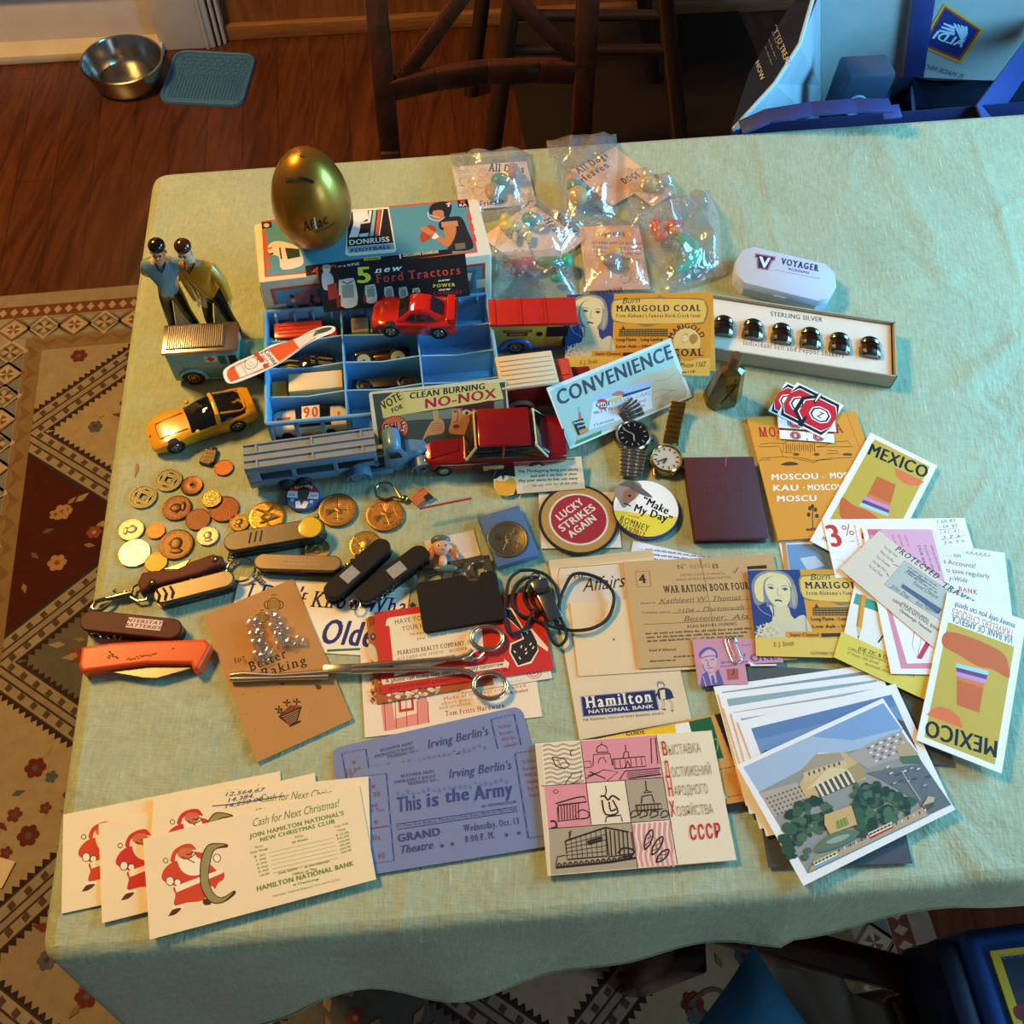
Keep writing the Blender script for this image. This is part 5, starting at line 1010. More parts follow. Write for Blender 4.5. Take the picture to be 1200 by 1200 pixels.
# ================================================================ cards propped on the toys
def coal_art(c):
    c.z(650, 330, .16667); OR = '#d2932a'; BU = '#2c3f78'; CR = '#dcc98a'; DK_ = '#232634'
    c.P([(416, 85), (1115, 78), (1092, 560), (395, 545)], OR); c.P([(85, 92), (418, 85), (405, 530), (70, 520)], BU)
    # portrait
    c.S([(95, 250), (100, 180), (140, 120), (200, 95), (270, 92), (330, 110), (360, 150), (375, 220), (370, 300), (345, 345), (310, 330), (180, 330), (175, 300), (120, 320), (100, 300)], '#7f8490'); c.S([(110, 240), (130, 160), (200, 105), (290, 105), (340, 150), (345, 200), (320, 150), (250, 130), (190, 150), (165, 220), (160, 290), (130, 290)], CR)
    c.S([(360, 180), (372, 240), (360, 300), (340, 330), (335, 280), (345, 220)], '#a7a38c')
    c.S([(185, 180), (215, 140), (280, 130), (325, 160), (335, 220), (320, 290), (275, 335), (235, 330), (200, 290), (182, 240)], '#d9cc9c')
    c.S([(190, 320), (240, 330), (300, 320), (315, 385), (340, 420), (330, 470), (210, 470), (190, 430), (200, 380)], '#cfc296')
    c.S([(140, 460), (200, 420), (300, 425), (370, 385), (405, 400), (405, 530), (130, 530)], '#c9c0a0'); c.P([(395, 395), (405, 395), (402, 530), (380, 530)], '#a9a58c')
    F = '#3d4766'
    for q, w in (([(200, 208), (215, 200), (235, 210)], .0011), ([(285, 215), (305, 208), (322, 218)], .0011), ([(198, 190), (215, 182), (238, 192)], .0005), ([(282, 196), (305, 190), (325, 198)], .0005), ([(258, 205), (252, 250), (262, 258), (275, 255)], .0004), ([(228, 290), (248, 286), (272, 294)], .0016), ([(185, 300), (210, 330), (205, 390)], .0009), ([(318, 300), (300, 335)], .0006)): c.L(q, w, F, sm=4)
    c.E(218, 208, 9, 8, F); c.E(304, 217, 9, 8, F)
    for q in ([(110, 300), (130, 350), (190, 390)], [(105, 200), (115, 280)], [(345, 160), (365, 250), (350, 330)], [(150, 130), (230, 100), (320, 120)]): c.L(q, .0008, '#8d8c80', sm=4)
    for x, y in ((110, 470), (150, 455), (185, 470), (130, 500), (170, 495), (205, 480), (95, 505)):
        for a in range(5): c.E(x+14*math.cos(a*1.26), y+14*math.sin(a*1.26), 13, 6, ('#d5cba6', '#b7b092')[a % 2], a*72)
    c.P([(262, 488), (470, 488), (470, 540), (262, 535)], OR)
    c.P([(72, 522), (1093, 540), (1090, 664), (60, 640)], '#d9b856')
    c.S([(395, 180), (405, 140), (450, 120), (700, 112), (740, 95), (780, 112), (1020, 118), (1065, 150), (1080, 200), (1060, 270), (1010, 300), (760, 295), (640, 318), (560, 292), (430, 285), (398, 240)], '#8a7a52', 4); c.S([(405, 185), (412, 150), (455, 130), (700, 122), (1015, 128), (1055, 158), (1068, 200), (1050, 262), (1005, 288), (620, 296), (435, 276), (405, 240)], '#ddb95c', 4)
    c.T((470, 155), (598, 150), 40, 'Burn', DK_, 0, .35); c.T((430, 210), (1030, 207), 42, 'MARIGOLD COAL', DK_, 2, 0, 1); c.T((430, 252), (1025, 250), 24, "From Alabama's Famous Black Creek Seam", DK_, 1, 0, 1)
    c.P([(455, 335), (795, 332), (795, 385), (450, 385)], '#4a3c24'); c.P([(468, 335), (482, 308), (496, 335)], '#4a3c24')
    for k in range(3): c.L([(452, 345+k*16), (795, 342+k*16)], .0006, '#b08a34')
    for k in range(16): c.L([(460+k*21, 340), (460+k*21, 384)], .0003, '#b08a34')
    c.T((432, 418), (760, 416), 22, 'Long-Flame - Long-Lasting', DK_, 1); c.T((432, 465), (780, 462), 20, 'Low Ash - High Heat', DK_, 1); c.T((285, 518), (462, 518), 22, 'Super-Cleaned', DK_, 1); c.P([(478, 500), (660, 496), (690, 512), (480, 522)], '#3a2c1c')
    ce = c.px(930, 425); r = abs(c.px(1030, 425)[0]-ce[0]); c.E(930, 425, 128, 135, '#d2932a'); c.E(930, 425, 102, 105, '#b38838'); c.E(930, 425, 96, 100, '#dcc27a')
    c.ring(ce, r*1.0, 'MARIGOLD', r*.36, DK_, -78, 88, 2); c.P([(830, 472), (1045, 470), (1040, 532), (825, 535)], OR); c.T((826, 525), (1045, 522), 50, 'COAL', DK_, 2, 0, 1)
    c.S([(890, 400), (905, 370), (935, 365), (930, 420), (900, 430)], '#c9a85a'); c.S([(945, 400), (965, 370), (1000, 375), (1005, 410), (975, 440), (955, 430)], '#a9803a'); c.E(915, 400, 20, 24, '#e0cf9c'); c.L([(905, 398), (912, 396)], .0006, DK_)
    c.T((175, 582), (300, 575), 28, 'E. J. Smith', '#6a5a34', 0, .3); c.T((880, 605), (1060, 598), 34, 'Phone 1167', '#4a4230', 0, .3); c.T((880, 645), (990, 640), 16, 'Phone 7-1187', '#4a4230', 1)
    c.T((390, 632), (680, 636), 18, 'SOUTHERN COAL & COKE CO.', '#4a3a20', 0, 0, 1)
cz = .004
ca = Card((663.7, 345.5), (835.5, 343), (661, 437), z=(ZT+.041, ZT+.050, ZT+.009), th=.0005, body='#c9a247'); coal_art(ca)
ca.done('coal_card', 'orange and blue coal advertising card propped up at the back beside the shaker box', 'card', 'coal advertising cards')
cb_ = Card((874.8, 668.8), (1045, 667), (885, 769.4), z=lv(9.4), th=.0005, body='#c9a247', size=(ca.w, ca.h)).like(ca)
ca.z(650, 330, .16667); coal_art(cb_); cb_.done('coal_card', 'orange and blue coal advertising card lying flat on the ration booklet', 'card', 'coal advertising cards')
c = Card((640, 454.8), (785.2, 396.5), (665.5, 527.5), z=(ZT+.046, ZT+.036, ZT+.011), th=.0006, body='#e2ded0'); c.z(650, 330, .16667)
c.P([(-35, 770), (795, 430), (930, 810), (105, 1160)], '#a9c4b8'); c.P([(620, 660), (850, 590), (930, 810), (420, 1030), (240, 900)], '#c4b89a')
c.T((28, 872), (835, 535), 100, 'CONVENIENCE', '#3f434c', 2, .12)
c.P([(278, 795), (680, 690), (690, 890), (240, 1045)], '#d9dcdf'); c.P([(278, 795), (680, 690), (682, 745), (262, 850)], '#a9bdd2'); c.P([(375, 830), (470, 800), (472, 828), (380, 850)], '#d8bd4a'); c.P([(470, 795), (675, 738), (672, 752), (480, 815)], '#2c4278'); c.S([(400, 800), (440, 770), (490, 775), (470, 800)], '#c9705a')
c.E(335, 862, 44, 38, '#c8422c'); c.P([(285, 850), (385, 848), (385, 880), (285, 885)], '#e2ded6'); c.T((290, 884), (388, 872), 30, 'Gulf', '#1f2c5a', 2); c.T((392, 868), (690, 790), 24, 'TRAVEL CARD', '#9aa3ac', 1, .2)
for k, s in enumerate(('Land', 'Sea', 'Air')): c.T((570+k*12, 858+k*34), (640-k*6, 842+k*34), 22, s, '#b8443a', 0, .3)
c.T((278, 935), (410, 900), 20, '90.2 4 75', '#3a3c44', 1); c.T((275, 1018), (420, 975), 14, 'CLAUDIA', '#4a4c54', 1)
c.S([(690, 690), (780, 640), (860, 610), (900, 700), (930, 790), (830, 800), (760, 860), (690, 890)], '#c7b894'); 
for q in ([(700, 700), (780, 690), (850, 640)], [(690, 780), (760, 760), (860, 770)], [(700, 830), (760, 800), (840, 760)]): c.L(q, .0004, '#8a7a5c', sm=4)
c.P([(120, 985), (200, 960), (228, 1060), (160, 1085)], '#1d2a2a'); c.T((132, 1005), (208, 985), 17, 'Holiday', '#dfe6e0', 1, .2); c.T((160, 1030), (215, 1012), 17, 'Inn', '#dfe6e0', 1, .2); c.L([(120, 985), (165, 1090), (150, 1130)], .0008, '#c99a3c'); c.P([(170, 1045), (235, 1025), (240, 1055), (178, 1075)], '#c98a4c'); c.P([(165, 920), (182, 915), (190, 965), (170, 970)], '#c8704c'); c.L([(160, 885), (168, 915), (175, 880)], .0006, '#6f8ca8'); c.P([(150, 1120), (330, 1045), (330, 1070), (140, 1150)], '#4f8a5c')
c.done('travel_card_ad', 'pale green and white card with large grey lettering leaning on the cream topped van', 'card')
c = Card((432, 459.5), (592.5, 443), (440, 522), z=(ZT+.055, ZT+.055, ZT+.024), th=.0006, body='#d9cfae', r=.003); c.z(420, 430, .15)
c.P([(108, 212), (1145, 118), (1172, 470), (1180, 585), (165, 600), (150, 500)], '#3c4a44'); c.P([(190, 400), (400, 360), (560, 350), (900, 300), (1130, 260), (1140, 330), (900, 400), (500, 410), (260, 430)], '#77806c')
c.P([(355, 195), (1100, 122), (1135, 250), (385, 365)], '#d3c678'); c.P([(170, 280), (270, 200), (355, 192), (385, 365), (195, 400)], '#cbbd6c')
c.T((198, 338), (345, 250), 62, 'VOTE', '#23241f', 2, .1); c.T((265, 360), (350, 322), 36, 'FOR', '#23241f', 2, .1); c.T((400, 250), (990, 172), 46, 'CLEAN BURNING', '#23241f', 2, .12); c.T((518, 325), (1075, 240), 72, 'NO-NOX', '#a8243c', 2, .1)
c.E(285, 478, 112, 96, '#27324e'); c.E(285, 478, 104, 90, '#c96030'); c.T((205, 522), (372, 492), 66, 'GULF', '#e0dcc8', 2); c.T((200, 516), (368, 486), 66, 'GULF', '#20305a', 2)
c.P([(578, 345), (620, 335), (640, 480), (600, 480)], '#b39a66'); c.S([(545, 470), (580, 420), (640, 405), (670, 440), (665, 510), (600, 530), (540, 540), (500, 580), (520, 520)], '#c08a5c')
for k in range(4): c.L([(570, 450+k*18), (620, 440+k*18), (660, 450+k*16)], .0005, '#8a5a38', sm=3)
c.S([(735, 340), (790, 315), (880, 310), (940, 360), (960, 440), (930, 520), (720, 520), (720, 440), (730, 400)], '#c8905f'); c.S([(740, 322), (900, 290), (1050, 262), (1060, 320), (1100, 360), (1080, 410), (1010, 415), (950, 380), (900, 330)], '#4a2320'); c.S([(850, 330), (920, 350), (950, 400), (930, 470), (880, 520), (850, 480), (870, 420)], '#a8442f')
c.S([(940, 400), (990, 390), (1010, 420), (980, 470), (940, 460)], '#c07a52'); c.E(848, 360, 34, 20, '#e0d3b4'); c.E(846, 360, 14, 15, '#3c5468'); c.L([(800, 338), (850, 322), (890, 340)], .0016, '#3a241c', sm=4); c.L([(745, 345), (775, 335), (770, 420), (740, 430)], .0009, '#8a5034', sm=4); c.E(765, 465, 26, 16, '#8a3a30'); c.L([(745, 350), (765, 352)], .0012, '#3a241c')
c.done('fuel_blotter', 'dark green fuel card with a shouting man and hat propped against the tray', 'card')
c = Card((372, 316), (545, 297), (383, 366), z=(ZT+.079, ZT+.079, ZT+.050), th=.0005, body='#141214'); c.z(400, 220, .15)
c.T((110, 745), (255, 735), 120, '5', '#cfc23a', 2, 0, 1); c.T((255, 668), (470, 645), 46, 'new', '#e0ddd4', 1, .3, 1); c.T((270, 745), (940, 672), 68, 'Ford Tractors', '#c8402e', 1, .0, 1); c.T((755, 735), (845, 725), 18, 'new', '#dedbd0', 2, .25); c.T((715, 780), (890, 768), 24, 'POWER', '#cfc23a', 2, 0, 1); c.T((760, 806), (850, 798), 18, 'new', '#dedbd0', 2, .25); c.T((715, 838), (945, 825), 24, 'CHOICES', '#8a2c24', 2, 0, 1)
for x, s in ((-20, 1.25), (185, .8), (335, .65), (450, .62), (555, .55)):
    y = 832-12*(s-.7); c.S([(x, y-70*s), (x+20*s, y-85*s), (x+70*s, y-95*s), (x+100*s, y-80*s), (x+115*s, y+70*s), (x+15*s, y+80*s)], '#b9b3a0', 3); c.P([(x+18*s, y-50*s), (x+90*s, y-58*s), (x+98*s, y+25*s), (x+24*s, y+30*s)], '#7f7f74'); c.L([(x+20*s, y-74*s), (x+55*s, y-60*s), (x+90*s, y-80*s)], .0012*s, '#5a584f'); c.P([(x-20*s, y+20*s), (x+12*s, y+10*s), (x+15*s, y+85*s), (x-10*s, y+90*s)], '#7a2018')
c.E(-115, 640, 30, 28, '#c9a98a'); c.E(-115, 615, 34, 16, '#8a8880'); c.S([(-150, 670), (-90, 665), (-60, 720), (-80, 790), (-140, 790)], '#9aa0a8'); c.P([(-110, 760), (-40, 740), (-20, 860), (-100, 880)], '#8a2c20')
c.done('tractor_leaflet', 'black leaflet with red and yellow tractor lettering leaning on the football card box', 'leaflet')
c = Card((602, 541), (681, 535), (604, 579), z=(ZT+.012, ZT+.012, ZT+.004), th=.0005, body='#d6c7a6'); c.z(570, 520, .125)
for k, (s, x0, x1) in enumerate((('May Thanksgiving bring you plenty', 300, 862), ('And with it the best of cheer', 415, 850), ('May your wants be few, not many', 305, 855), ('for any wish for all the year', 430, 858))): c.T((x0, 272+k*44), (x1, 250+k*42), 26, s, '#2a2622' if k < 3 else '#7a705c', 2, .05)
c.P([(70, 330), (120, 290), (270, 310), (285, 350), (280, 400), (255, 475), (180, 492), (110, 470), (70, 400)], '#d6c7a6')
c.S([(75, 385), (100, 330), (180, 305), (255, 325), (282, 380), (265, 450), (190, 488), (115, 470)], '#d99a2c'); c.P([(95, 340), (125, 285), (150, 330), (165, 345), (180, 290), (215, 320), (180, 350), (120, 350)], '#e2d6bc')
c.S([(20, 220), (30, 160), (80, 120), (150, 118), (200, 170), (240, 195), (255, 260), (230, 300), (170, 300), (155, 340), (140, 300), (80, 330), (40, 300)], '#231a16'); c.S([(180, 120), (205, 110), (215, 180), (195, 190)], '#b0504a'); c.L([(60, 180), (90, 240), (70, 300)], .0007, '#8a6a4c', sm=4); c.L([(110, 150), (130, 220)], .0005, '#5a4434')
c.done('place_card', 'grey holiday place card with a dark bird on a yellow pumpkin before the red wagon', 'card')
c = Card((262, 434), (390, 388), (275, 442), z=(ZT+.052, ZT+.046, ZT+.051), th=.0001, body=None); c.z(290, 340, .125)
b = Card.px
def strip(pts, h): c.S(pts, h, 4)
BOT = [(-225, 760), (-200, 860), (-130, 875), (0, 830), (140, 770), (300, 690), (420, 610), (560, 510), (700, 440), (790, 405), (825, 370), (800, 340), (700, 345), (560, 400), (440, 460), (330, 490), (220, 520), (120, 580), (-20, 640), (-130, 690)]
q = c.fix([(p.x, p.y) for p in smooth([c.px(*p) for p in BOT], 4, True)]); c.b.prism(q, 0, .0006, paper('#ebe4da')); c.lay = .0006
c.S([(-190, 775), (-170, 845), (-120, 850), (140, 745), (290, 665), (420, 585), (540, 495), (480, 440), (340, 505), (225, 540), (130, 595), (-120, 705)], '#d8562a'); c.S([(480, 540), (430, 470), (560, 425), (650, 390), (690, 400), (640, 450), (560, 500)], '#e4cfc4', 3)
c.P([(-125, 715), (170, 570), (200, 560), (290, 670), (-70, 830)], '#e8ddd0'); c.P([(205, 548), (430, 470), (485, 545), (300, 672)], '#d8562a'); c.P([(-185, 775), (-125, 718), (-75, 830), (-135, 850)], '#d8562a'); c.L([(-190, 760), (200, 552), (330, 500), (480, 440), (680, 370)], .0007, '#5c2c1c'); c.L([(-150, 858), (140, 750), (300, 680), (440, 585), (640, 450)], .0007, '#5c2c1c')
c.S([(620, 435), (640, 390), (700, 360), (780, 350), (790, 365), (740, 395), (660, 415)], '#3f5238'); c.P([(610, 440), (650, 385), (665, 400), (640, 430)], '#5c7048')
c.T((152, 578), (248, 700), 46, 'Corona', '#6b2418', 2)
c.T((118, 590), (195, 705), 26, 'Extra', '#8c3a2c', 1)
for x, y in ((85, 610), (130, 660), (170, 715), (110, 640)): c.S([(x-22, y-18), (x+20, y-22), (x+26, y+14), (x-14, y+20)], '#b8442c', 3)
c.E(35, 690, 66, 52, '#5c4438', -30); c.E(35, 690, 60, 47, '#e8ddd0', -30); c.L([(0, 690), (30, 720), (75, 700)], .0005, '#7a5a44'); c.L([(20, 670), (50, 690)], .0004, '#7a5a44'); c.L([(-60, 700), (0, 800)], .0004, '#5c4438')
c.done('bottle_sticker', 'orange and white bottle-shaped sticker lying across the van hood and blue tray', 'sticker')
# ================================================================ football card box and egg bank
BXZ = .075
c = Card((297, 262), (560, 232), (309.5, 331), z=ZT+BXZ, body=None); bw, bh = c.w, c.h; MT = c.F.copy(); MT.translation = MT.translation-Z*(BXZ-.0006)
o = thing('card_box', 'cream and blue football card box with a printed lid under the gold egg', 'box', MT)
b = MB(); b.box((0, 0, BXZ/2), (bw, bh, BXZ), mat('box_board', '#dfcfb2', .55, 0, .06, 20), .0035, 2); b.obj('carton', o)
b = MB(); b.box((-bw/2-.0002, 0, BXZ/2-.004), (.0012, bh*.9, BXZ-.016), mat('box_side_dark', '#2a1f1a', .6)); b.obj('side_flap', o)
c = Card((0, 0), (0, 0), (0, 0), M=o.matrix_world @ Matrix.Translation((0, 0, BXZ)), size=(bw, bh), body=None); c.th = 0; c.lay = .0001
TE = '#4f8fa3'; RO_ = '#bf5238'
c.z(400, 220, .15); ring_ = [(-625, 262), (60, 175), (985, 88), (1065, 505), (0, 640), (-598, 700)]; c.P(ring_, RO_); c.P([(-600, 270), (60, 190), (975, 102), (1045, 490), (0, 625), (-575, 685)], TE)
for k in range(3): x = 975+k*18; c.P([(x, 205+k*82), (x+34, 200+k*82), (x+48, 255+k*82), (x+14, 262+k*82)], RO_)
for k in range(4): x = -610+k*12; c.P([(x, 350+k*75), (x+22, 348+k*75), (x+30, 405+k*75), (x+8, 408+k*75)], RO_)
c.P([(905, 100), (985, 92), (1000, 148), (915, 155)], '#2a1a1c'); c.T((922, 148), (980, 142), 20, 'RA', '#e0d4c4', 2); c.P([(928, 102), (962, 98), (966, 118), (932, 122)], '#c04438')
c.P([(-625, 272), (-548, 262), (-540, 312), (-618, 322)], '#2a1a1c'); c.E(-585, 294, 22, 16, '#c9bda8')
c.P([(60, 175), (370, 150), (430, 485), (415, 505), (60, 535), (30, 520)], '#e4dcc4'); c.P([(70, 190), (362, 165), (408, 432), (45, 462), (50, 300)], '#1b1a1e')
c.P([(90, 190), (205, 178), (210, 240), (160, 270), (130, 385), (60, 390), (95, 280)], '#dfe0dc'); c.P([(215, 180), (240, 178), (210, 380), (140, 385), (150, 270), (205, 262)], '#cfd8d8'); c.P([(250, 175), (275, 173), (250, 378), (222, 380)], '#8fb4bc'); c.P([(285, 172), (310, 170), (290, 375), (262, 378)], '#c85a3c'); c.P([(318, 168), (330, 167), (300, 374), (292, 375)], '#dfe0dc'); c.P([(150, 285), (230, 272), (222, 350), (140, 362)], '#1b1a1e')
c.T((62, 448), (378, 420), 38, 'DONRUSS', '#e6e0d0', 2); c.P([(45, 465), (410, 436), (418, 478), (60, 512)], '#6fa4b2'); c.T((72, 505), (385, 475), 24, 'FOOTBALL', '#1b2a34', 2, .15)
c.P([(-282, 612), (0, 575), (860, 478), (870, 515), (0, 640), (-275, 690)], '#1d1a1c')
c.P([(175, 548), (305, 535), (308, 560), (178, 572)], '#d9c23c'); c.T((190, 568), (296, 557), 14, 'PANINI', '#2a241a', 2); c.T((445, 556), (480, 552), 34, '1', '#e4dcc4', 2); c.T((485, 540), (760, 510), 20, 'EXCLUSIVE DONRUSS', '#d9d0bc', 2)
c.T((-225, 680), (-30, 655), 56, '400', '#d8482c', 2); c.T((-20, 655), (150, 622), 42, 'CARDS', '#e4dcc4', 2)
def player(dx, dy, fl, jersey, helm, trim, skin='#b97a54'):
    X = lambda q: [(dx+fl*(x-800), dy+y) for x, y in q]
    c.S(X([(760, 285), (800, 240), (880, 225), (940, 235), (985, 330), (1030, 470), (880, 495), (830, 470), (870, 360), (780, 330)]), jersey, 4); c.P(X([(780, 270), (905, 258), (915, 300), (785, 310)]), trim); c.S(X([(800, 310), (895, 305), (880, 400), (830, 465), (760, 420), (725, 395), (745, 365), (810, 400)]), skin, 4)
    c.P(X([(690, 375), (735, 350), (765, 385), (725, 405)]), '#e8e0d0'); c.S(X([(615, 390), (640, 330), (690, 290), (735, 310), (735, 350), (690, 400), (640, 430)]), '#a8402c', 4); c.S(X([(605, 320), (655, 300), (700, 330), (735, 350), (700, 375), (650, 350)]), skin, 4)
    c.S(X([(688, 165), (720, 125), (800, 108), (860, 135), (855, 190), (830, 240), (790, 215), (700, 210)]), helm, 4); c.S(X([(715, 185), (790, 178), (800, 225), (770, 250), (725, 240)]), skin, 4); c.L(X([(675, 190), (690, 240), (760, 260), (800, 235)]), .0012, '#c9c9c9', sm=3); c.L(X([(690, 215), (770, 235)]), .0009, '#c9c9c9'); c.L(X([(820, 130), (845, 120), (835, 150)]), .002, '#d8d0c4')
    for y in (278, 294): c.L(X([(785, y), (912, y-10)]), .001, '#c9785a')
    c.P(X([(885, 440), (965, 430), (970, 475), (895, 485)]), '#6a6858')
player(800, 0, 1, '#1d2433', '#1b2030', '#b98a70')
c.S([(-575, 460), (-520, 420), (-420, 430), (-330, 480), (-300, 600), (-460, 640), (-490, 540), (-560, 520)], '#d9d0bc', 4); c.T((-485, 560), (-450, 555), 90, '1', '#1d2a24', 2); c.P([(-440, 470), (-330, 480), (-320, 540), (-420, 560)], '#22342c'); c.L([(-580, 480), (-540, 470)], .003, '#b97a54'); c.L([(-560, 520), (-530, 515)], .0025, '#2a2a2a')
c.done('lid_print', '', '', parent=o)
FRN = o.matrix_world @ frame(V((0, -bh/2-.0001, BXZ/2)), (1, 0, 0), (0, -1, 0))
c = Card((0, 0), (0, 0), (0, 0), M=FRN, size=(bw, BXZ), body=None); c.th = 0; c.lay = .0002
c.U(.04, .14, .97, .97, RO_); c.U(.055, .19, .955, .95, TE); c.U(.04, .45, .09, .62, '#dfcfb2'); c.U(.93, .45, .97, .62, '#dfcfb2')
c.poly(c.fix([c.uv(*p) for p in ((.1, .34), (.22, .16), (.28, .7), (.15, .9))]), '#8d6a70'); c.poly(c.fix([c.uv(*p) for p in ((.23, .25), (.36, .2), (.36, .9), (.25, .95))]), '#3f4a8c')
rr = random.Random(5)
for k in range(40): u, v = .12+.24*rr.random(), .3+.5*rr.random(); c.poly(c.fix([c.uv(u+.012*math.cos(t), v+.05*math.sin(t)) for t in (0, 1.5, 3, 4.5)]), ('#c9b8a0', '#3a2c3c', '#a05a4c', '#d9d0c4')[k % 4])
c.poly(c.fix([c.uv(*p) for p in ((.80, .2), (.93, .26), (.9, .8), (.78, .8))]), '#5a6872'); c.poly(c.fix([c.uv(*p) for p in ((.82, .28), (.91, .3), (.9, .45), (.83, .45))]), '#c9ccc8')
c.done('front_print', '', '', parent=o)
EG = at(374, 283, ZT+BXZ); er, eh = .0385, .112
def egg_r(z): t = z/eh; return er*math.sqrt(max(0, 1-((t-.43)/(.43 if t < .43 else .57))**2))*(1 if t < .43 else 1-.06*((t-.43)/.57)**2)
GOLD = mat('gold_lacquer', '#a07326', .36, .8, .05, 20, coat=.25)
o = thing('egg_bank', 'gold egg-shaped money bank with a coin slot standing on the football card box', 'money box', Matrix.Translation(EG))
b = MB(); b.lathe([(max(egg_r(eh*k/48), 1e-5), eh*k/48) for k in range(49)], GOLD, 56); b.ball((0, -.004, eh), (.002, .002, .0012), GOLD); b.obj('shell', o)
def on_egg(a, z, off=.0002): r = egg_r(z)+off; return V((r*math.sin(a), -r*math.cos(a), z))
b = MB(); pts = [on_egg(-.62+1.15*k/24, .0965+.004*math.sin(math.pi*k/24), .0007) for k in range(25)]
for p, q in zip(pts, pts[1:]):
    n = V((p.x, p.y, .05)).normalized(); u = n.cross(q-p).normalized()*.0019; b.add([p-u, p+u, q+u, q-u], [[0, 1, 2, 3], [3, 2, 1, 0]], mat('slot_black', '#050403', .6))
b.obj('coin_slot', o)
b = MB()
def egg_text(s, a0, a1, z0, z1, h, hx, bold, it=0.):
    vs, fs, adv = layout(s, bold, 0, it); m = mat('black_print', hx, .4); k = h/cap()
    b.add([on_egg(a0+(a1-a0)*x/adv, z0+(z1-z0)*x/adv+y*k, .0002+dz*18) for x, y, dz in vs], fs, m)
egg_text('Af', -.04, .22, .050, .0525, .0115, '#0f0d0b', 1); egg_text('ac', .33, .62, .0532, .056, .0115, '#0f0d0b', 1); egg_text('l', .26, .30, .0528, .0532, .0125, '#e8e2d4', 2); egg_text('10th Anniversary', .2, .78, .0465, .052, .004, '#3a2a12', 0, .2)
b.obj('lettering', o)
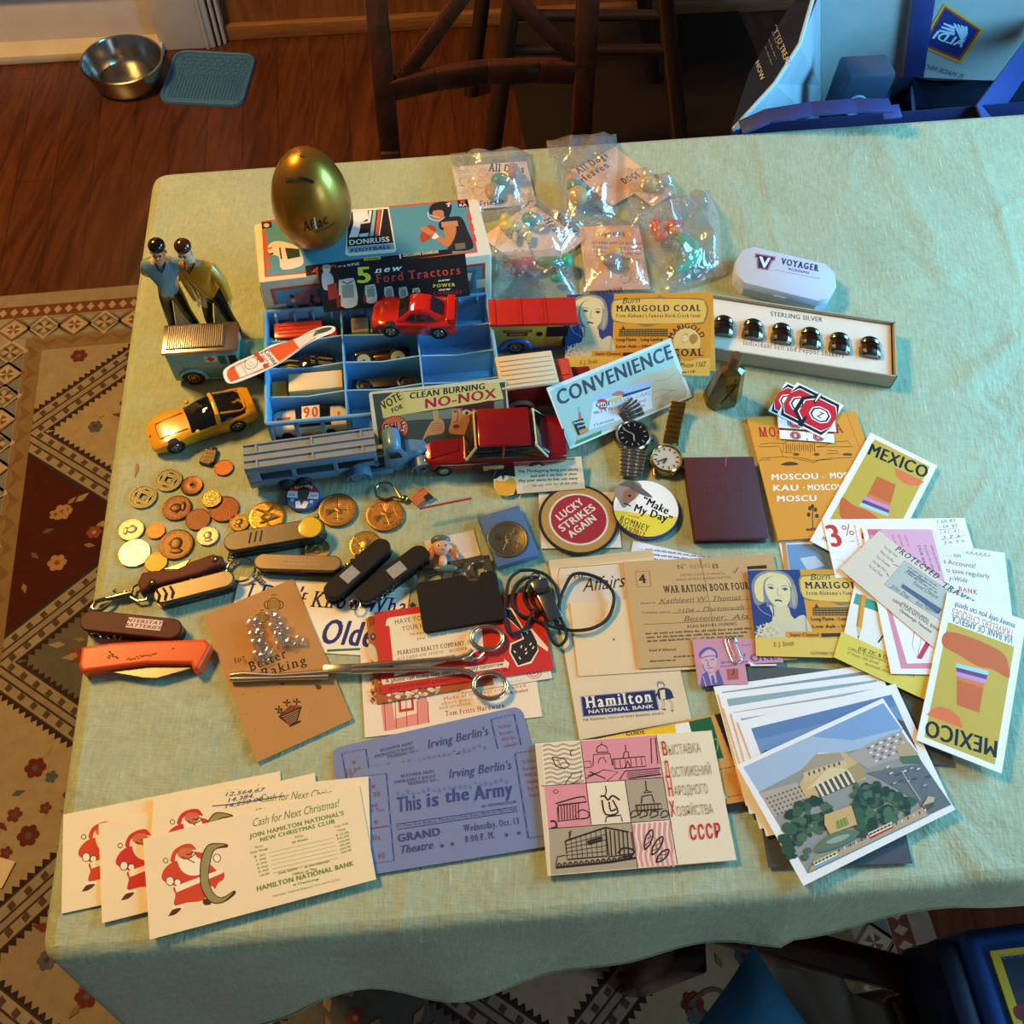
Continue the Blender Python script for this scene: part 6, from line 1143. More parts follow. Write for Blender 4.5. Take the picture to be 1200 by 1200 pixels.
# ================================================================ figurines
def figurine(name, label, M, shirt, hair, pose, lean):
    o = thing(name, label, 'figurine', M); s = .01
    J, E_ = pose; me = bpy.data.meshes.new('b'); keys = list(J)
    me.from_pydata([V(J[k][0])*s for k in keys], [(keys.index(a), keys.index(c_)) for a, c_ in E_], [])
    ob = bpy.data.objects.new('b', me); col.objects.link(ob); md = ob.modifiers.new('s', 'SKIN'); ob.modifiers.new('d', 'SUBSURF').levels = 2; ob.modifiers['d'].render_levels = 2
    for i, k in enumerate(keys): r = J[k][1]; me.skin_vertices[0].data[i].radius = (r[0]*s, r[1]*s) if isinstance(r, tuple) else (r*s, r*s)
    me.skin_vertices[0].data[keys.index('pelvis')].use_root = True
    bpy.context.view_layer.update(); dg = bpy.context.evaluated_depsgraph_get(); m2 = bpy.data.meshes.new_from_object(ob.evaluated_get(dg)); bpy.data.objects.remove(ob)
    GL = dict(rough=.18, coat=.5); ms = [mat('glazed_skin', '#d9ae84', .25, coat=.4), mat('glazed_shirt', shirt, .22, coat=.5), mat('glazed_black', '#0b090a', .3, coat=.2)]
    for m in ms: m2.materials.append(m)
    reg = {k: (0 if k in ('neck', 'head', 'crown', 'handL', 'handR') else 2 if k in ('kneeL', 'kneeR', 'ankL', 'ankR', 'toeL', 'toeR', 'hipL', 'hipR') else 1) for k in keys}
    P_ = {k: V(J[k][0])*s for k in keys}
    for p in m2.polygons:
        p.use_smooth = True; k = min(keys, key=lambda q: (P_[q]-p.center).length); r = reg[k]
        if k == 'pelvis': r = 1 if p.center.z > P_['pelvis'].z-.002 else 2
        if k == 'neck' and p.center.z < P_['neck'].z-.0015: r = 1
        p.material_index = r
    m2.name = 'body'; bo = bpy.data.objects.new('body', m2); col.objects.link(bo); bo.parent = o
    H = P_['crown']; b = MB(); hm = mat('glazed_hair', hair, .16, coat=.6)
    prof = []
    b.ball((H.x, H.y+.0014, H.z+.0012), (.0082, .0083, .0072), hm, n=20, k=12); b.obj('hair', o)
    F = P_['head']; b = MB(); dk = mat('painted_eye', '#2a1a14', .4)
    for x in (-.0027, .0027): b.ball((F.x+x, F.y-.0066, F.z+.0012), (.0011, .0006, .0006), dk, n=8, k=6); b.box((F.x+x, F.y-.0068, F.z+.0026), (.003, .0006, .0006), mat('brow', hair, .5))
    b.ball((F.x, F.y-.0072, F.z-.0006), (.0009, .0014, .0018), ms[0], n=8, k=6); b.box((F.x, F.y-.0064, F.z-.0036), (.003, .0006, .0006), mat('lip', '#a8604c', .5))
    for x in (-.0072, .0072): b.ball((F.x+x, F.y+.001, F.z+.0004), (.0011, .0016, .0022), ms[0], n=8, k=6)
    b.obj('face', o)
    b = MB(); N_ = P_['neck']; b.tube([(N_.x-.0052, N_.y-.0035, N_.z+.0005), (N_.x-.003, N_.y-.0075, N_.z-.0035), (N_.x, N_.y-.0098, N_.z-.0075), (N_.x+.003, N_.y-.0075, N_.z-.0035), (N_.x+.0052, N_.y-.0035, N_.z+.0005)], .0009, ms[2], 6); b.obj('collar', o)
    for w in (('L', 1), ('R', -1)):
        h = P_['hand'+w[0]]; b = MB()
        for f in range(4): b.tube([h+V((w[1]*.0002, -.0016+f*.0011, -.0015)), h+V((w[1]*.0005, -.0019+f*.0011, -.0040-(.0004 if f in (1, 2) else 0))), h+V((-w[1]*.0006, -.0017+f*.001, -.0056))], [.0008, .00075, .0006], ms[0], 6)
        b.tube([h+V((0, -.0022, 0)), h+V((-w[1]*.0004, -.0034, -.0022)), h+V((-w[1]*.0008, -.0034, -.0036))], [.0009, .0008, .0006], ms[0], 6); b.obj('fingers', o)
    a, c_, d = P_['ankL'], P_['ankR'], P_['pelvis']; b = MB(); b.prism([(c_.x+.003, 0), (a.x-.003, 0), ((a.x*.3+c_.x*.3+d.x*.4)+.001, d.z-.014), ((a.x*.3+c_.x*.3+d.x*.4)-.001, d.z-.014)], -.003, .003, mat('white_glaze', '#d9cfbc', .25, coat=.4), T=Matrix.Translation((0, .004, 0)) @ Matrix.Rotation(math.pi/2, 4, 'X')); b.obj('support', o)
    return o
EJ = [('pelvis', 'waist'), ('waist', 'chest'), ('chest', 'neck'), ('neck', 'head'), ('head', 'crown'), ('chest', 'shL'), ('shL', 'elL'), ('elL', 'wrL'), ('wrL', 'handL'), ('chest', 'shR'), ('shR', 'elR'), ('elR', 'wrR'), ('wrR', 'handR'), ('pelvis', 'hipL'), ('hipL', 'kneeL'), ('kneeL', 'ankL'), ('ankL', 'toeL'), ('pelvis', 'hipR'), ('hipR', 'kneeR'), ('kneeR', 'ankR'), ('ankR', 'toeR')]
def base_pose(sp, lean, arms):
    J = dict(pelvis=((0, 0, 6.1), (1.15, .85)), waist=((lean*.15, 0, 7.1), (1.2, .85)), chest=((lean*.45, 0, 8.9), (1.45, 1.0)), neck=((lean*.75, -.1, 10.25), .5), head=((lean*.95, -.25, 11.3), (.72, .76)), crown=((lean*1.0, -.2, 11.95), (.6, .68)),
             hipL=((.6, 0, 5.5), .75), kneeL=((sp*.75, -.15, 3.0), .55), ankL=((sp*1.15, 0, .55), .4), toeL=((sp*1.3, -1.2, .3), .34), hipR=((-.6, 0, 5.5), .75), kneeR=((-sp*.7, -.15, 3.0), .55), ankR=((-sp*.95, 0, .55), .4), toeR=((-sp*1.05, -1.2, .3), .34))
    J.update(arms); return J, EJ
a = at(217, 386); figurine('man_figurine', 'glazed man figurine in a blue sweater with straight black hair behind the turquoise van', frame(a, (1, .12, 0)), '#6d95a3', '#0f0c0d', base_pose(1.25, .5, dict(
    shL=((1.9+.4, .1, 9.5), .62), elL=((2.3, .7, 7.9), .55), wrL=((1.5, 1.1, 6.9), .42), handL=((1.0, 1.25, 6.6), .36), shR=((-1.35, .1, 9.5), .62), elR=((-1.9, .7, 7.9), .55), wrR=((-1.2, 1.15, 6.9), .42), handR=((-.7, 1.3, 6.6), .36))), .5)
a = at(263, 388); figurine('man_figurine', 'glazed man figurine in an amber sweater with brown hair beside the blue one', frame(a, (1, -.10, 0)), '#c98a22', '#3d1c12', base_pose(1.45, -1.2, dict(
    shL=((.95, 0, 9.5), .66), elL=((1.75, -.2, 7.8), .55), wrL=((2.1, -.6, 6.3), .42), handL=((2.15, -.75, 5.7), .4), shR=((-2.05, -.1, 9.3), .66), elR=((-1.95, -.4, 7.6), .55), wrR=((-1.35, -.9, 6.1), .42), handR=((-1.05, -1.1, 5.5), .4))), -1.2)
# ================================================================ vehicles
TYRE = mat('tyre', '#17151a', .7); CHROME = metal('#b9b2a4', .18); GLASSB = mat('dark_window', '#14110f', .08, coat=.6)
def wheel(o, x, y, r, w, hub, zc=None, tyre=None, spokes=0):
    b = MB(); T = Matrix.Translation((x, y, r if zc is None else zc)) @ Matrix.Rotation(math.pi/2, 4, 'X'); R = Matrix.Rotation
    b.lathe([(r*.55, -w/2), (r*.92, -w/2), (r, -w*.3), (r, w*.3), (r*.92, w/2), (r*.6, w/2), (r*.58, w*.38), (0, w*.38)], tyre or TYRE, 24, T)
    b.lathe([(r*.6, w*.40), (r*.5, w*.5), (r*.2, w*.42), (0, w*.56)], hub, 20, T); b.lathe([(r*.6, -w*.40), (r*.5, -w*.5), (r*.2, -w*.42), (0, -w*.56)], hub, 20, T)
    for k in range(spokes): a = k*2*math.pi/spokes; b.ball((r*.36*math.cos(a), r*.36*math.sin(a), w*.50), (r*.11, r*.11, w*.08), TYRE, T=T, n=8, k=5)
    return b.obj('wheel', o)
def body_loft(b, secs, m, cy):
    R = []
    for x, zb, zs, zt, w in secs: R.append([(x, cy+k*w, z) for k, z in ((-.93, zb), (-1, zb*.55+zs*.45), (-.98, zs), (-.9, zs*.35+zt*.65), (-.72, zt), (-.3, zt+.0004), (.3, zt+.0004), (.72, zt), (.9, zs*.35+zt*.65), (.98, zs), (1, zb*.55+zs*.45), (.93, zb))])
    b.loft(R, m); return b
def cabin_loft(b, secs, m, cy):
    R = []
    for x, zb, zt, wb, wt in secs: R.append([(x, cy+y, z) for y, z in ((-wb, zb), (-wt*1.02, zt-(zt-zb)*.16), (-wt*.86, zt), (wt*.86, zt), (wt*1.02, zt-(zt-zb)*.16), (wb, zb))])
    b.loft(R, m); return b
def vframe(pL, pR, zr): M, L = near(pL, pR, zr); M.translation = V((M.translation.x, M.translation.y, ZT)); return M, L
# --- turquoise van
M, L = vframe((191, 414), (276, 409), ZT+.05); W = (at(193, 382, ZT+.05)-at(190.5, 413, ZT+.05)).length
o = thing('toy_van', 'turquoise toy ambulance van with a ribbed silver roof and red cross at the left', 'toy van', M); TQ = mat('turquoise_paint', '#5a9a92', .3, coat=.3); TQD = mat('turquoise_paint', '#4f9088', .3, coat=.3)
b = MB(); b.box((L/2, W/2, .026), (L, W, .042), TQ, .002); b.box((L+.016, W/2, .021), (.034, W*.72, .022), TQ, .003); b.box((L+.012, W/2, .008), (.05, W*.9, .006), TQ, .002); b.box((L*.5, W/2, .008), (L, W*.96, .006), TQ, .002); b.obj('body', o)
b = MB(); RF = metal('#b0a292', .3); b.box((L/2, W/2, .049), (L+.004, W+.003, .004), RF, .0015); b.box((L*.44, W/2, .0515), (L*.82, W*.84, .002), RF, .001)
for k in range(26): b.box((L*.06+k*L*.03, W/2, .0528), (L*.014, W*.8, .0009), RF)
b.obj('roof', o)
b = MB(); b.tube([(.020+.0135*math.cos(math.pi*k/12), -.0010, .009+.0140*math.sin(math.pi*k/12)) for k in range(13)], .0020, mat('light_turquoise', '#6db0ae', .3), 8); b.box((L*.55, -.0005, .0085), (L*.6, .002, .002), mat('light_turquoise', '#6db0ae', .3)); b.obj('wheel_arch', o)
c = Card((0, 0), (0, 0), (0, 0), M=M @ frame(V((L/2, -.00005, .026)), (1, 0, 0), (0, -1, 0)), size=(L, .042), body=None); c.th = 0; c.lay = .0001
c.U(.53, .12, .70, .34, '#cfc3ae'); c.U(.585, .15, .635, .32, '#b8322a'); c.U(.555, .20, .665, .27, '#b8322a'); c.U(.15, .46, .72, .56, '#9fa58c'); c.remap = lambda a_, b_: c.uv(a_, b_); c.T((.17, .545), (.70, .545), .07, 'Bakers Express', '#3c4a3e', 1, 0, 1); c.remap = None
c.U(.72, .14, .82, .44, '#27514e'); c.U(.86, .14, .97, .46, '#1c2a2a'); c.done('side_print', '', '', parent=o)
for x in (.020, L+.022): wheel(o, x, .001, .0110, .007, metal('#b08d4a', .3), spokes=8); wheel(o, x, W-.003, .0095, .007, metal('#b08d4a', .3))
b = MB(); b.box((L+.034, W/2, .02), (.003, W*.5, .016), CHROME, .001); b.ball((L+.036, W*.2, .026), .0035, CHROME); b.ball((L+.036, W*.8, .026), .0035, CHROME); b.obj('radiator', o)
# --- yellow sports car
M, Lw = near((209, 528), (280, 503)); o = thing('toy_car', 'yellow toy sports car with black roof panels beside the coins', 'toy car', M); YL = mat('yellow_paint', '#dd9c14', .2, coat=.6); W = .040; cy = .018; k = Lw/.066
b = MB(); S_ = lambda q: [(x*k, a_, b_, c_, d_) for x, a_, b_, c_, d_ in q]
body_loft(b, S_([(-.0235, .006, .009, .0105, .013), (-.020, .004, .010, .0125, .0175), (-.012, .0035, .0135, .015, .0195), (0, .0035, .016, .0168, .0208), (.012, .0035, .0145, .0172, .0200), (.026, .003, .015, .018, .0192), (.045, .003, .0155, .0185, .0196), (.060, .0035, .017, .0195, .0212), (.072, .004, .0165, .019, .0212), (.084, .005, .0155, .0185, .0195), (.090, .007, .013, .0165, .0180)]), YL, cy); b.obj('body', o)
b = MB(); cabin_loft(b, S_([(.020, .0172, .0176, .0165, .0140), (.034, .0175, .0268, .0172, .0125), (.046, .018, .0285, .0174, .0122), (.056, .0185, .0280, .0174, .0122), (.072, .019, .0215, .0168, .0120), (.079, .0188, .0192, .0155, .0110)]), GLASSB, cy); b.obj('cabin_glass', o)
b = MB(); 
for q in ([(.049, -.0176, .0175), (.0505, -.0128, .0275), (.051, -.006, .0287), (.051, .006, .0287), (.0505, .0128, .0275), (.049, .0176, .0175)],): b.tube([(x*k, cy+y, z) for x, y, z in q], .0022, YL, 8)
b.tube([(x*k, cy, z) for x, z in ((.033, .0268), (.046, .0288))], .0011, mat('black_trim', '#161312', .3), 6); b.tube([(x*k, cy+y, z) for x, y, z in ((.054, .0130, .0272), (.075, .0135, .021), (.080, .010, .0195), (.081, 0, .0197), (.080, -.010, .0195), (.075, -.0135, .021), (.054, -.0130, .0272))], .0010, YL, 6); b.obj('roof_frame', o)
b = MB(); b.tube([(x*k, cy+y, z) for x, y, z in ((-.012, -.009, .0158), (-.013, -.004, .0162), (-.013, .004, .0162), (-.012, .009, .0158))], .0003, mat('panel_line', '#9a6c10', .4), 5)
for y in (-.0095, .0095): b.tube([((-.012+.030*t)*k, cy+y*(1+.1*t), .0160+.0024*t) for t in (0, .3, .6, 1)], .0004, mat('panel_line', '#9a6c10', .4), 5)
b.ball((-.0205*k, cy, .0125), (.0012, .0012, .0008), mat('badge', '#3a2418', .4)); b.obj('hood_lines', o)
for y in (cy-.0195, cy+.0195): b = MB(); b.ball((.026*k, y, .020), (.0022, .0026, .0014), YL); b.obj('wing_mirror', o)
for x in (0, Lw):
    for y, r_ in ((cy-.0182, .0088), (cy+.0155, .0070)): wheel(o, x, y, r_, .0066, metal('#c2bdb4', .25), spokes=5)
# --- cream topped red van and red roofed yellow van
def boxvan(name, label, pL, pR, pFar, zr, roofm, sidem, cabm, arch, ribs, cab_len, hub):
    M, L = vframe(pL, pR, zr); H = zr-ZT; W = (at(*pFar, zr)-at(*pL, zr)).length; o = thing(name, label, 'toy van', M)
    b = MB(); b.box((L/2, W/2, H/2+.004), (L, W*.94, H-.010), sidem, .001); b.box((L*.5+cab_len/2, W/2, .010), (L+cab_len, W*.98, .005), arch, .002); b.obj('body', o)
    return o, M, L, W, H
RDC = mat('red_plastic', '#b3261f', .28, coat=.2); DRED = mat('dark_red_paint', '#7d1d1e', .3, coat=.3)
o, M, L, W, H = boxvan('toy_van', 'yellow toy bakery van with a red roof and blue fenders behind the cream topped van', (576, 381), (662, 378.7), (575.5, 350), ZT+.048, RDC, mat('mustard_paint', '#b7a03a', .35, coat=.2), None, mat('blue_paint', '#2f5a9c', .3, coat=.3), 0, .03, None)
b = MB(); b.box((L/2+.006, W/2, H-.002), (L+.016, W, .004), RDC, .0012)
for x in (.0, .36, .70): b.box((L*x+.004, W/2, H+.0004), (.0016, W, .0012), RDC)
b.obj('roof', o)
b = MB(); b.box((L+.022, W/2, .017), (.034, W*.7, .018), mat('blue_paint', '#2f5a9c', .3, coat=.3), .003); b.tube([(.026+.015*math.cos(math.pi*t/12), .0005, .011+.0115*math.sin(math.pi*t/12)) for t in range(13)], .0026, mat('blue_paint', '#2f5a9c', .3, coat=.3), 8); b.obj('fender_and_hood', o)
c = Card((0, 0), (0, 0), (0, 0), M=M @ frame(V((L/2, W*.03-.0003, H/2)), (1, 0, 0), (0, -1, 0)), size=(L, H), body=None); c.th = 0; c.lay = .0001
c.U(.16, .20, .56, .28, '#6a1f22'); c.U(.21, .28, .50, .40, '#6a1f22'); c.remap = lambda a_, b_: c.uv(a_, b_); c.T((.2, .265), (.53, .265), .06, 'GOODEBREAD', '#b9974a', 1); c.T((.26, .37), (.46, .37), .06, 'BAKERY', '#b9974a', 1); c.remap = None
c.poly([(c.w*.165+.0035*math.cos(t*.5), .0075+.0035*math.sin(t*.5)) for t in range(13)], '#15120f'); c.U(.76, .12, 1.06, .44, '#15151a'); c.U(.76, .44, .94, .66, '#b58e34'); c.done('side_print', '', '', parent=o)
for x in (.026, L+.02): wheel(o, x, .004, .0105, .007, metal('#c2a85a', .3), spokes=8); wheel(o, x, W-.004, .0105, .007, metal('#c2a85a', .3))
o, M, L, W, H = boxvan('toy_van', 'red toy van with a ribbed cream roof partly under the lettered green card', (590, 455), (653, 447), (587.8, 418.5), ZT+.050, None, DRED, None, mat('grey_chassis', '#8a7c74', .35), 0, .03, None)
CRM = mat('cream_plastic', '#d2c2a0', .4); b = MB(); b.box((L/2, W/2, H-.002), (L+.004, W+.002, .004), CRM, .001)
for t in range(6): b.box((L/2, W*(.12+t*.15), H+.0004), (L*.97, W*.085, .0016), CRM, .0005)
b.obj('roof', o)
b = MB(); b.box((L+.010, W/2, .026), (.020, W*.86, .030), mat('coral_plastic', '#bf4534', .35), .003); b.box((L+.012, W/2, .0415), (.008, W*.3, .001), mat('coral_plastic', '#bf4534', .35)); b.obj('cab', o)
b = MB(); b.box((L+.030, W/2, .018), (.024, W*.7, .02), DRED, .003); b.obj('hood', o)
b = MB(); b.tube([(.018+.0135*math.cos(math.pi*t/12), -.0002, .011+.0125*math.sin(math.pi*t/12)) for t in range(13)], .0026, mat('grey_chassis', '#a79a92', .3), 8); b.box((L*.65, -.001, .009), (L*.6, .004, .0022), mat('grey_chassis', '#a79a92', .3)); b.obj('fender', o)
for x in (.018, L+.026): wheel(o, x, .0035, .0105, .007, metal('#c2a85a', .3), spokes=8); wheel(o, x, W-.0035, .0105, .007, metal('#c2a85a', .3))
# --- red wagon, front at the left
M, L = near((499, 559), (664, 551)); o = thing('toy_car', 'metallic red toy wagon with an open side door behind the holiday place card', 'toy car', M); MR = mat('metallic_red', '#8e1218', .22, .35, coat=.7); W = .052; cy = W/2
b = MB(); body_loft(b, [(.001, .008, .018, .0205, .021), (.006, .006, .020, .0225, .025), (.03, .0055, .021, .0225, .026), (.05, .0055, .0215, .0235, .026), (.08, .0055, .0215, .024, .026), (.115, .0055, .0215, .024, .026), (L-.012, .006, .021, .0245, .0255), (L-.001, .009, .019, .0225, .023)], MR, cy); b.obj('body', o)
b = MB(); cabin_loft(b, [(.038, .0225, .023, .024, .0225), (.049, .023, .0385, .0238, .0205), (.060, .023, .041, .0238, .0205), (L-.030, .023, .041, .0238, .0205), (L-.018, .0235, .025, .0235, .021)], GLASSB, cy); b.obj('cabin_glass', o)
b = MB(); b.box(((.05+L-.034)/2, cy, .0415), (L-.088, .0435, .0035), MR, .0014)
for x0, x1 in ((.040, .050), (L-.020, L-.032)):
    for s_ in (-1, 1): b.tube([(x0, cy+s_*.0238, .023), (x1, cy+s_*.0208, .040)], .0013, mat('ivory_trim', '#cdb98a', .4), 6)
b.tube([(.0395, cy-.023, .0235), (.0395, cy+.023, .0235)], .0012, mat('ivory_trim', '#cdb98a', .4), 6); b.tube([(.0495, cy-.0205, .040), (.0495, cy+.0205, .040)], .0012, mat('ivory_trim', '#cdb98a', .4), 6); b.tube([(L-.0315, cy-.0205, .040), (L-.0315, cy+.0205, .040)], .0014, mat('ivory_trim', '#cdb98a', .4), 6)
for s_ in (-1, 1): b.tube([(.075, cy+s_*.0238, .023), (.076, cy+s_*.0210, .040)], .0012, MR, 6)
b.obj('roof', o)
b = MB(); b.prism([(.006, cy-.020), (.034, cy-.012), (.034, cy+.012), (.006, cy+.020)], .0226, .0236, MR, .0004); b.obj('hood_panel', o)
b = MB(); b.box((-.0005, cy, .008), (.003, W*.98, .006), CHROME, .001); b.box((.0002, cy, .0155), (.002, W*.7, .005), CHROME, .0008)
for s_ in (-1, 1): b.ball((.0005, cy+s_*.019, .0165), (.002, .0035, .003), CHROME)
b.box((.08, cy-.0262, .0195), (.13, .0008, .0012), CHROME); b.obj('bumper', o)
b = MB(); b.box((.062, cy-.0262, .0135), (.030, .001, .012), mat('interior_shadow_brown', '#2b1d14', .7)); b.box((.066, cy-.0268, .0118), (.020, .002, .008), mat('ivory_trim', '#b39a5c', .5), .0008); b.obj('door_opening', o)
for x in (.018, L-.030):
    for y in (cy-.0235, cy+.0235): wheel(o, x, y, .0085, .006, metal('#c9c4ba', .25))
# --- blue transporter lorry
M, L = vframe((286, 551), (441, 529.5), ZT+.04); W = (at(285.7, 521.6, ZT+.04)-at(286, 551, ZT+.04)).length; BP = mat('worn_blue_paint', '#567a90', .35, 0, .08, 60, coat=.2); GP = mat('grey_blue_deck', '#757e84', .45, 0, .1, 50)
o = thing('toy_transporter', 'long blue-grey toy car transporter lorry in front of the blue tray', 'toy lorry', M)
b = MB(); b.box((L/2, W/2, .0385), (L, W*.98, .002), GP)
for y in (.04, .33, .62, .96): b.box((L/2, W*y, .0402), (L, .0016, .0022), GP)
for x in (.012, L*.52, L-.012): b.box((x, W*.18, .0400), (.0018, W*.28, .002), GP); b.box((x, W*.80, .0400), (.0018, W*.30, .002), GP)
b.obj('upper_deck', o)
for y, nm in ((.001, 'near'), (W-.001, 'far')):
    b = MB(); f = lambda pts, y=y: None
    b.box((L/2, y, .0345), (L, .002, .009), BP, .0006); b.box((L*.46, y, .0125), (L*.92, .002, .011), BP, .0006)
    for x0, x1 in ((0, .012), (L*.335, L*.37), (L*.655, L*.69), (L*.97, L)): b.box(((x0+x1)/2, y, .023), (x1-x0, .002, .016), BP, .0006)
    b.prism([(L*.78, .018), (L*.84, .024), (L, .026), (L, .030), (L*.9, .030), (L*.69, .0305), (L*.69, .018)][:3]+[(L, .018)], -.001, .001, BP, T=Matrix.Translation((0, y, 0)) @ Matrix.Rotation(math.pi/2, 4, 'X')); b.obj('side_panel', o)
b = MB(); b.box((L*.46, W/2, .0095), (L*.92, W*.96, .002), BP); b.box((.001, W/2, .022), (.002, W*.96, .026), BP); b.obj('lower_deck', o)
for x in (.034, .050):
    for y in (-.001, W+.001): wheel(o, x, y, .0075, .005, mat('worn_steel', '#5a5a58', .4, .8))
cx = L+.006
b = MB(); R = []
for z, x0, x1, w in ((.006, 0, .022, .016), (.020, 0, .023, .0165), (.028, .0005, .021, .016), (.036, .002, .0175, .0145), (.041, .005, .0145, .012), (.0425, .008, .012, .008)): R.append([(cx+x0, W/2-w*.85, z), (cx+(x0+x1)/2, W/2-w, z), (cx+x1, W/2-w*.8, z), (cx+x1+.001, W/2, z), (cx+x1, W/2+w*.8, z), (cx+(x0+x1)/2, W/2+w, z), (cx+x0, W/2+w*.85, z)])
b.loft(R, BP); b.obj('cab', o)
b = MB(); R = []
for x, zb, zt, w in ((.018, .008, .027, .013), (.030, .008, .0265, .0115), (.040, .008, .025, .010), (.0445, .009, .021, .008)): R.append([(cx+x, W/2+k_*w, z) for k_, z in ((-1, zb), (-1, zt*.75), (-.7, zt*.95), (0, zt), (.7, zt*.95), (1, zt*.75), (1, zb))])
b.loft(R, BP); b.obj('hood', o)
for y, s_ in ((W/2-.0165, -1), (W/2+.0165, 1)):
    b = MB(); b.loft([[(cx+.036+r_*.0125*math.cos(t*math.pi/10), y+dy*.0055, .008+r_*.0115*math.sin(t*math.pi/10)) for t in range(11)] for r_, dy in ((.86, -1), (1, -1), (1, 1), (.86, 1))], BP, cap=False, closed=False); b.obj('front_fender', o); wheel(o, cx+.036, y, .0082, .006, BP, tyre=BP)
    b = MB(); b.loft([[(cx-.026+r_*.0125*math.cos(t*math.pi/10), y+dy*.0055, .008+r_*.0115*math.sin(t*math.pi/10)) for t in range(11)] for r_, dy in ((.86, -1), (1, -1), (1, 1), (.86, 1))], BP, cap=False, closed=False); b.obj('rear_fender', o); wheel(o, cx-.026, y, .0082, .006, BP, tyre=BP)
b = MB(); b.box((cx-.002, W/2, .0075), (.066, W*.7, .005), BP, .001); b.box((cx-.004, W/2-.0155, .008), (.022, .006, .006), BP, .001); b.obj('chassis', o)
b = MB(); 
for y in (-1, 1): b.prism([(cx+.006, .028), (cx+.018, .0275), (cx+.0155, .0355), (cx+.007, .0355)], -.0005, .0005, mat('cab_window', '#1b2024', .3), T=Matrix.Translation((0, W/2+y*.0158, 0)) @ Matrix.Rotation(math.pi/2, 4, 'X'))
b.add([(cx+.0222, W/2-.012, .0285), (cx+.0222, W/2+.012, .0285), (cx+.0188, W/2+.0105, .036), (cx+.0188, W/2-.0105, .036)], [[0, 1, 2, 3]], mat('cab_window', '#1b2024', .3)); b.obj('cab_window', o)
b = MB(); b.box((cx+.0455, W/2, .015), (.002, .012, .014), mat('dark_grille', '#23282c', .4), .0008); b.box((cx+.047, W/2, .008), (.002, .03, .003), BP, .0008); b.obj('grille', o)
# ================================================================ blue divided tray and its contents
TZ = ZT+.038; c = Card((311, 366), (570, 345), (313, 497), z=TZ, body=None); tw, tl = c.w, c.h; TM = c.F @ Matrix.Translation((-tw/2, -tl/2, 0)); TM.translation = V((TM.translation.x, TM.translation.y, ZT+.0006))
TB = mat('blue_tray_plastic', '#78b0d8', .34, 0, .04, 20); o = thing('divided_tray', 'light blue plastic tray of twelve compartments holding little cars', 'tray', TM); t_ = .0018; hh = .038
b = MB(); b.box((tw/2, tl-t_/2, hh/2), (tw, t_, hh), TB); b.box((t_/2, tl/2, hh/2), (t_, tl, hh), TB); b.box((tw-t_/2, tl/2, hh-.003), (t_, tl, .006), TB); b.box((tw-t_/2, tl/2, .002), (t_, tl, .004), TB)
b.box((tw/2, t_/2, hh-.003), (tw, t_, .006), TB); b.box((tw/2, t_/2, .002), (tw, t_, .004), TB)
for k in range(10): b.box((.002+k*(tw-.004)/9, t_/2, hh/2), (.004, t_, hh), TB)
for k in range(13): b.box((tw-t_/2, .002+k*(tl-.004)/12, hh/2), (t_, .003, hh), TB)
for q in (((0, tl, 0), (tw, tl, 0)), ((0, 0, 0), (tw, 0, 0)), ((0, 0, 0), (0, tl, 0)), ((tw, 0, 0), (tw, tl, 0))): b.tube([V(p)+V((0, 0, hh)) for p in q], .0017, TB, 6)
for k in range(12): b.box((.01+k*(tw-.02)/11, tl-.004, hh-.006), (.0018, .006, .010), TB)
b.obj('outer_wall', o)
for k in (1, 2): b = MB(); b.box((tw*k/3, tl/2, .0175), (.0016, tl-.004, .033), TB); b.obj('divider', o)
for k in (1, 2, 3):
    b = MB()
    for i in range(3): x0, x1 = tw*i/3+.001, tw*(i+1)/3-.001; b.prism([(x0, 0.001), (x1, 0.001), (x1, .033), (x1-.015, .0315), ((x0+x1)/2, .029), (x0+.015, .0315), (x0, .033)], -.0008, .0008, TB, T=Matrix.Translation((0, tl*k/4, 0)) @ Matrix.Rotation(math.pi/2, 4, 'X'))
    b.obj('divider', o)
b = MB()
for r_ in range(4):
    y0 = tl*r_/4
    for i in range(3):
        x0 = tw*i/3; b.box((x0+tw/6, y0+tl/8+.005, .0012), (tw/3-.004, tl/4-.012, .0014), TB)
        for q in range(8): b.box((x0+.006+q*(tw/3-.012)/7, y0+.0045, .0012), (.0016, .009, .0014), TB)
b.obj('slotted_floor', o)
def cell(i, r_): return TM @ Matrix.Translation((tw*i/3+.004, tl*(3-r_)/4+.005, .0022))
TW = tw/3-.008
def mini(i, r_, label, L): m = cell(i, r_) @ Matrix.Translation(((TW-L)/2, 0, 0)); return thing('toy_car', label, 'toy car', m, None)
o = mini(0, 0, 'orange toy bus in the back left compartment of the blue tray', .066); OP = mat('orange_paint', '#cc3a17', .3, coat=.3)
b = MB(); b.box((.026, .012, .0155), (.050, .021, .023), OP, .002); b.box((.058, .012, .011), (.014, .018, .014), OP, .002)
for y in (.007, .012, .017): b.box((.024, y, .0272), (.036, .0012, .0008), OP)
b.obj('body', o); b = MB(); b.box((.0515, .012, .0205), (.004, .0195, .008), GLASSB, .0008); b.obj('windscreen', o)
for x in (.012, .055):
    for y in (.001, .023): wheel(o, x, y, .0048, .004, CHROME)
o = mini(1, 0, 'cream toy pickup nose under the red sports car in the tray', .062); b = MB(); b.box((.011, .012, .016), (.018, .020, .020), mat('cream_paint', '#d4b37c', .35), .002); b.box((.042, .012, .011), (.038, .020, .010), mat('cream_paint', '#d4b37c', .35), .001); b.box((.0225, .012, .018), (.002, .021, .014), mat('cream_paint', '#d4b37c', .35)); b.obj('body', o)
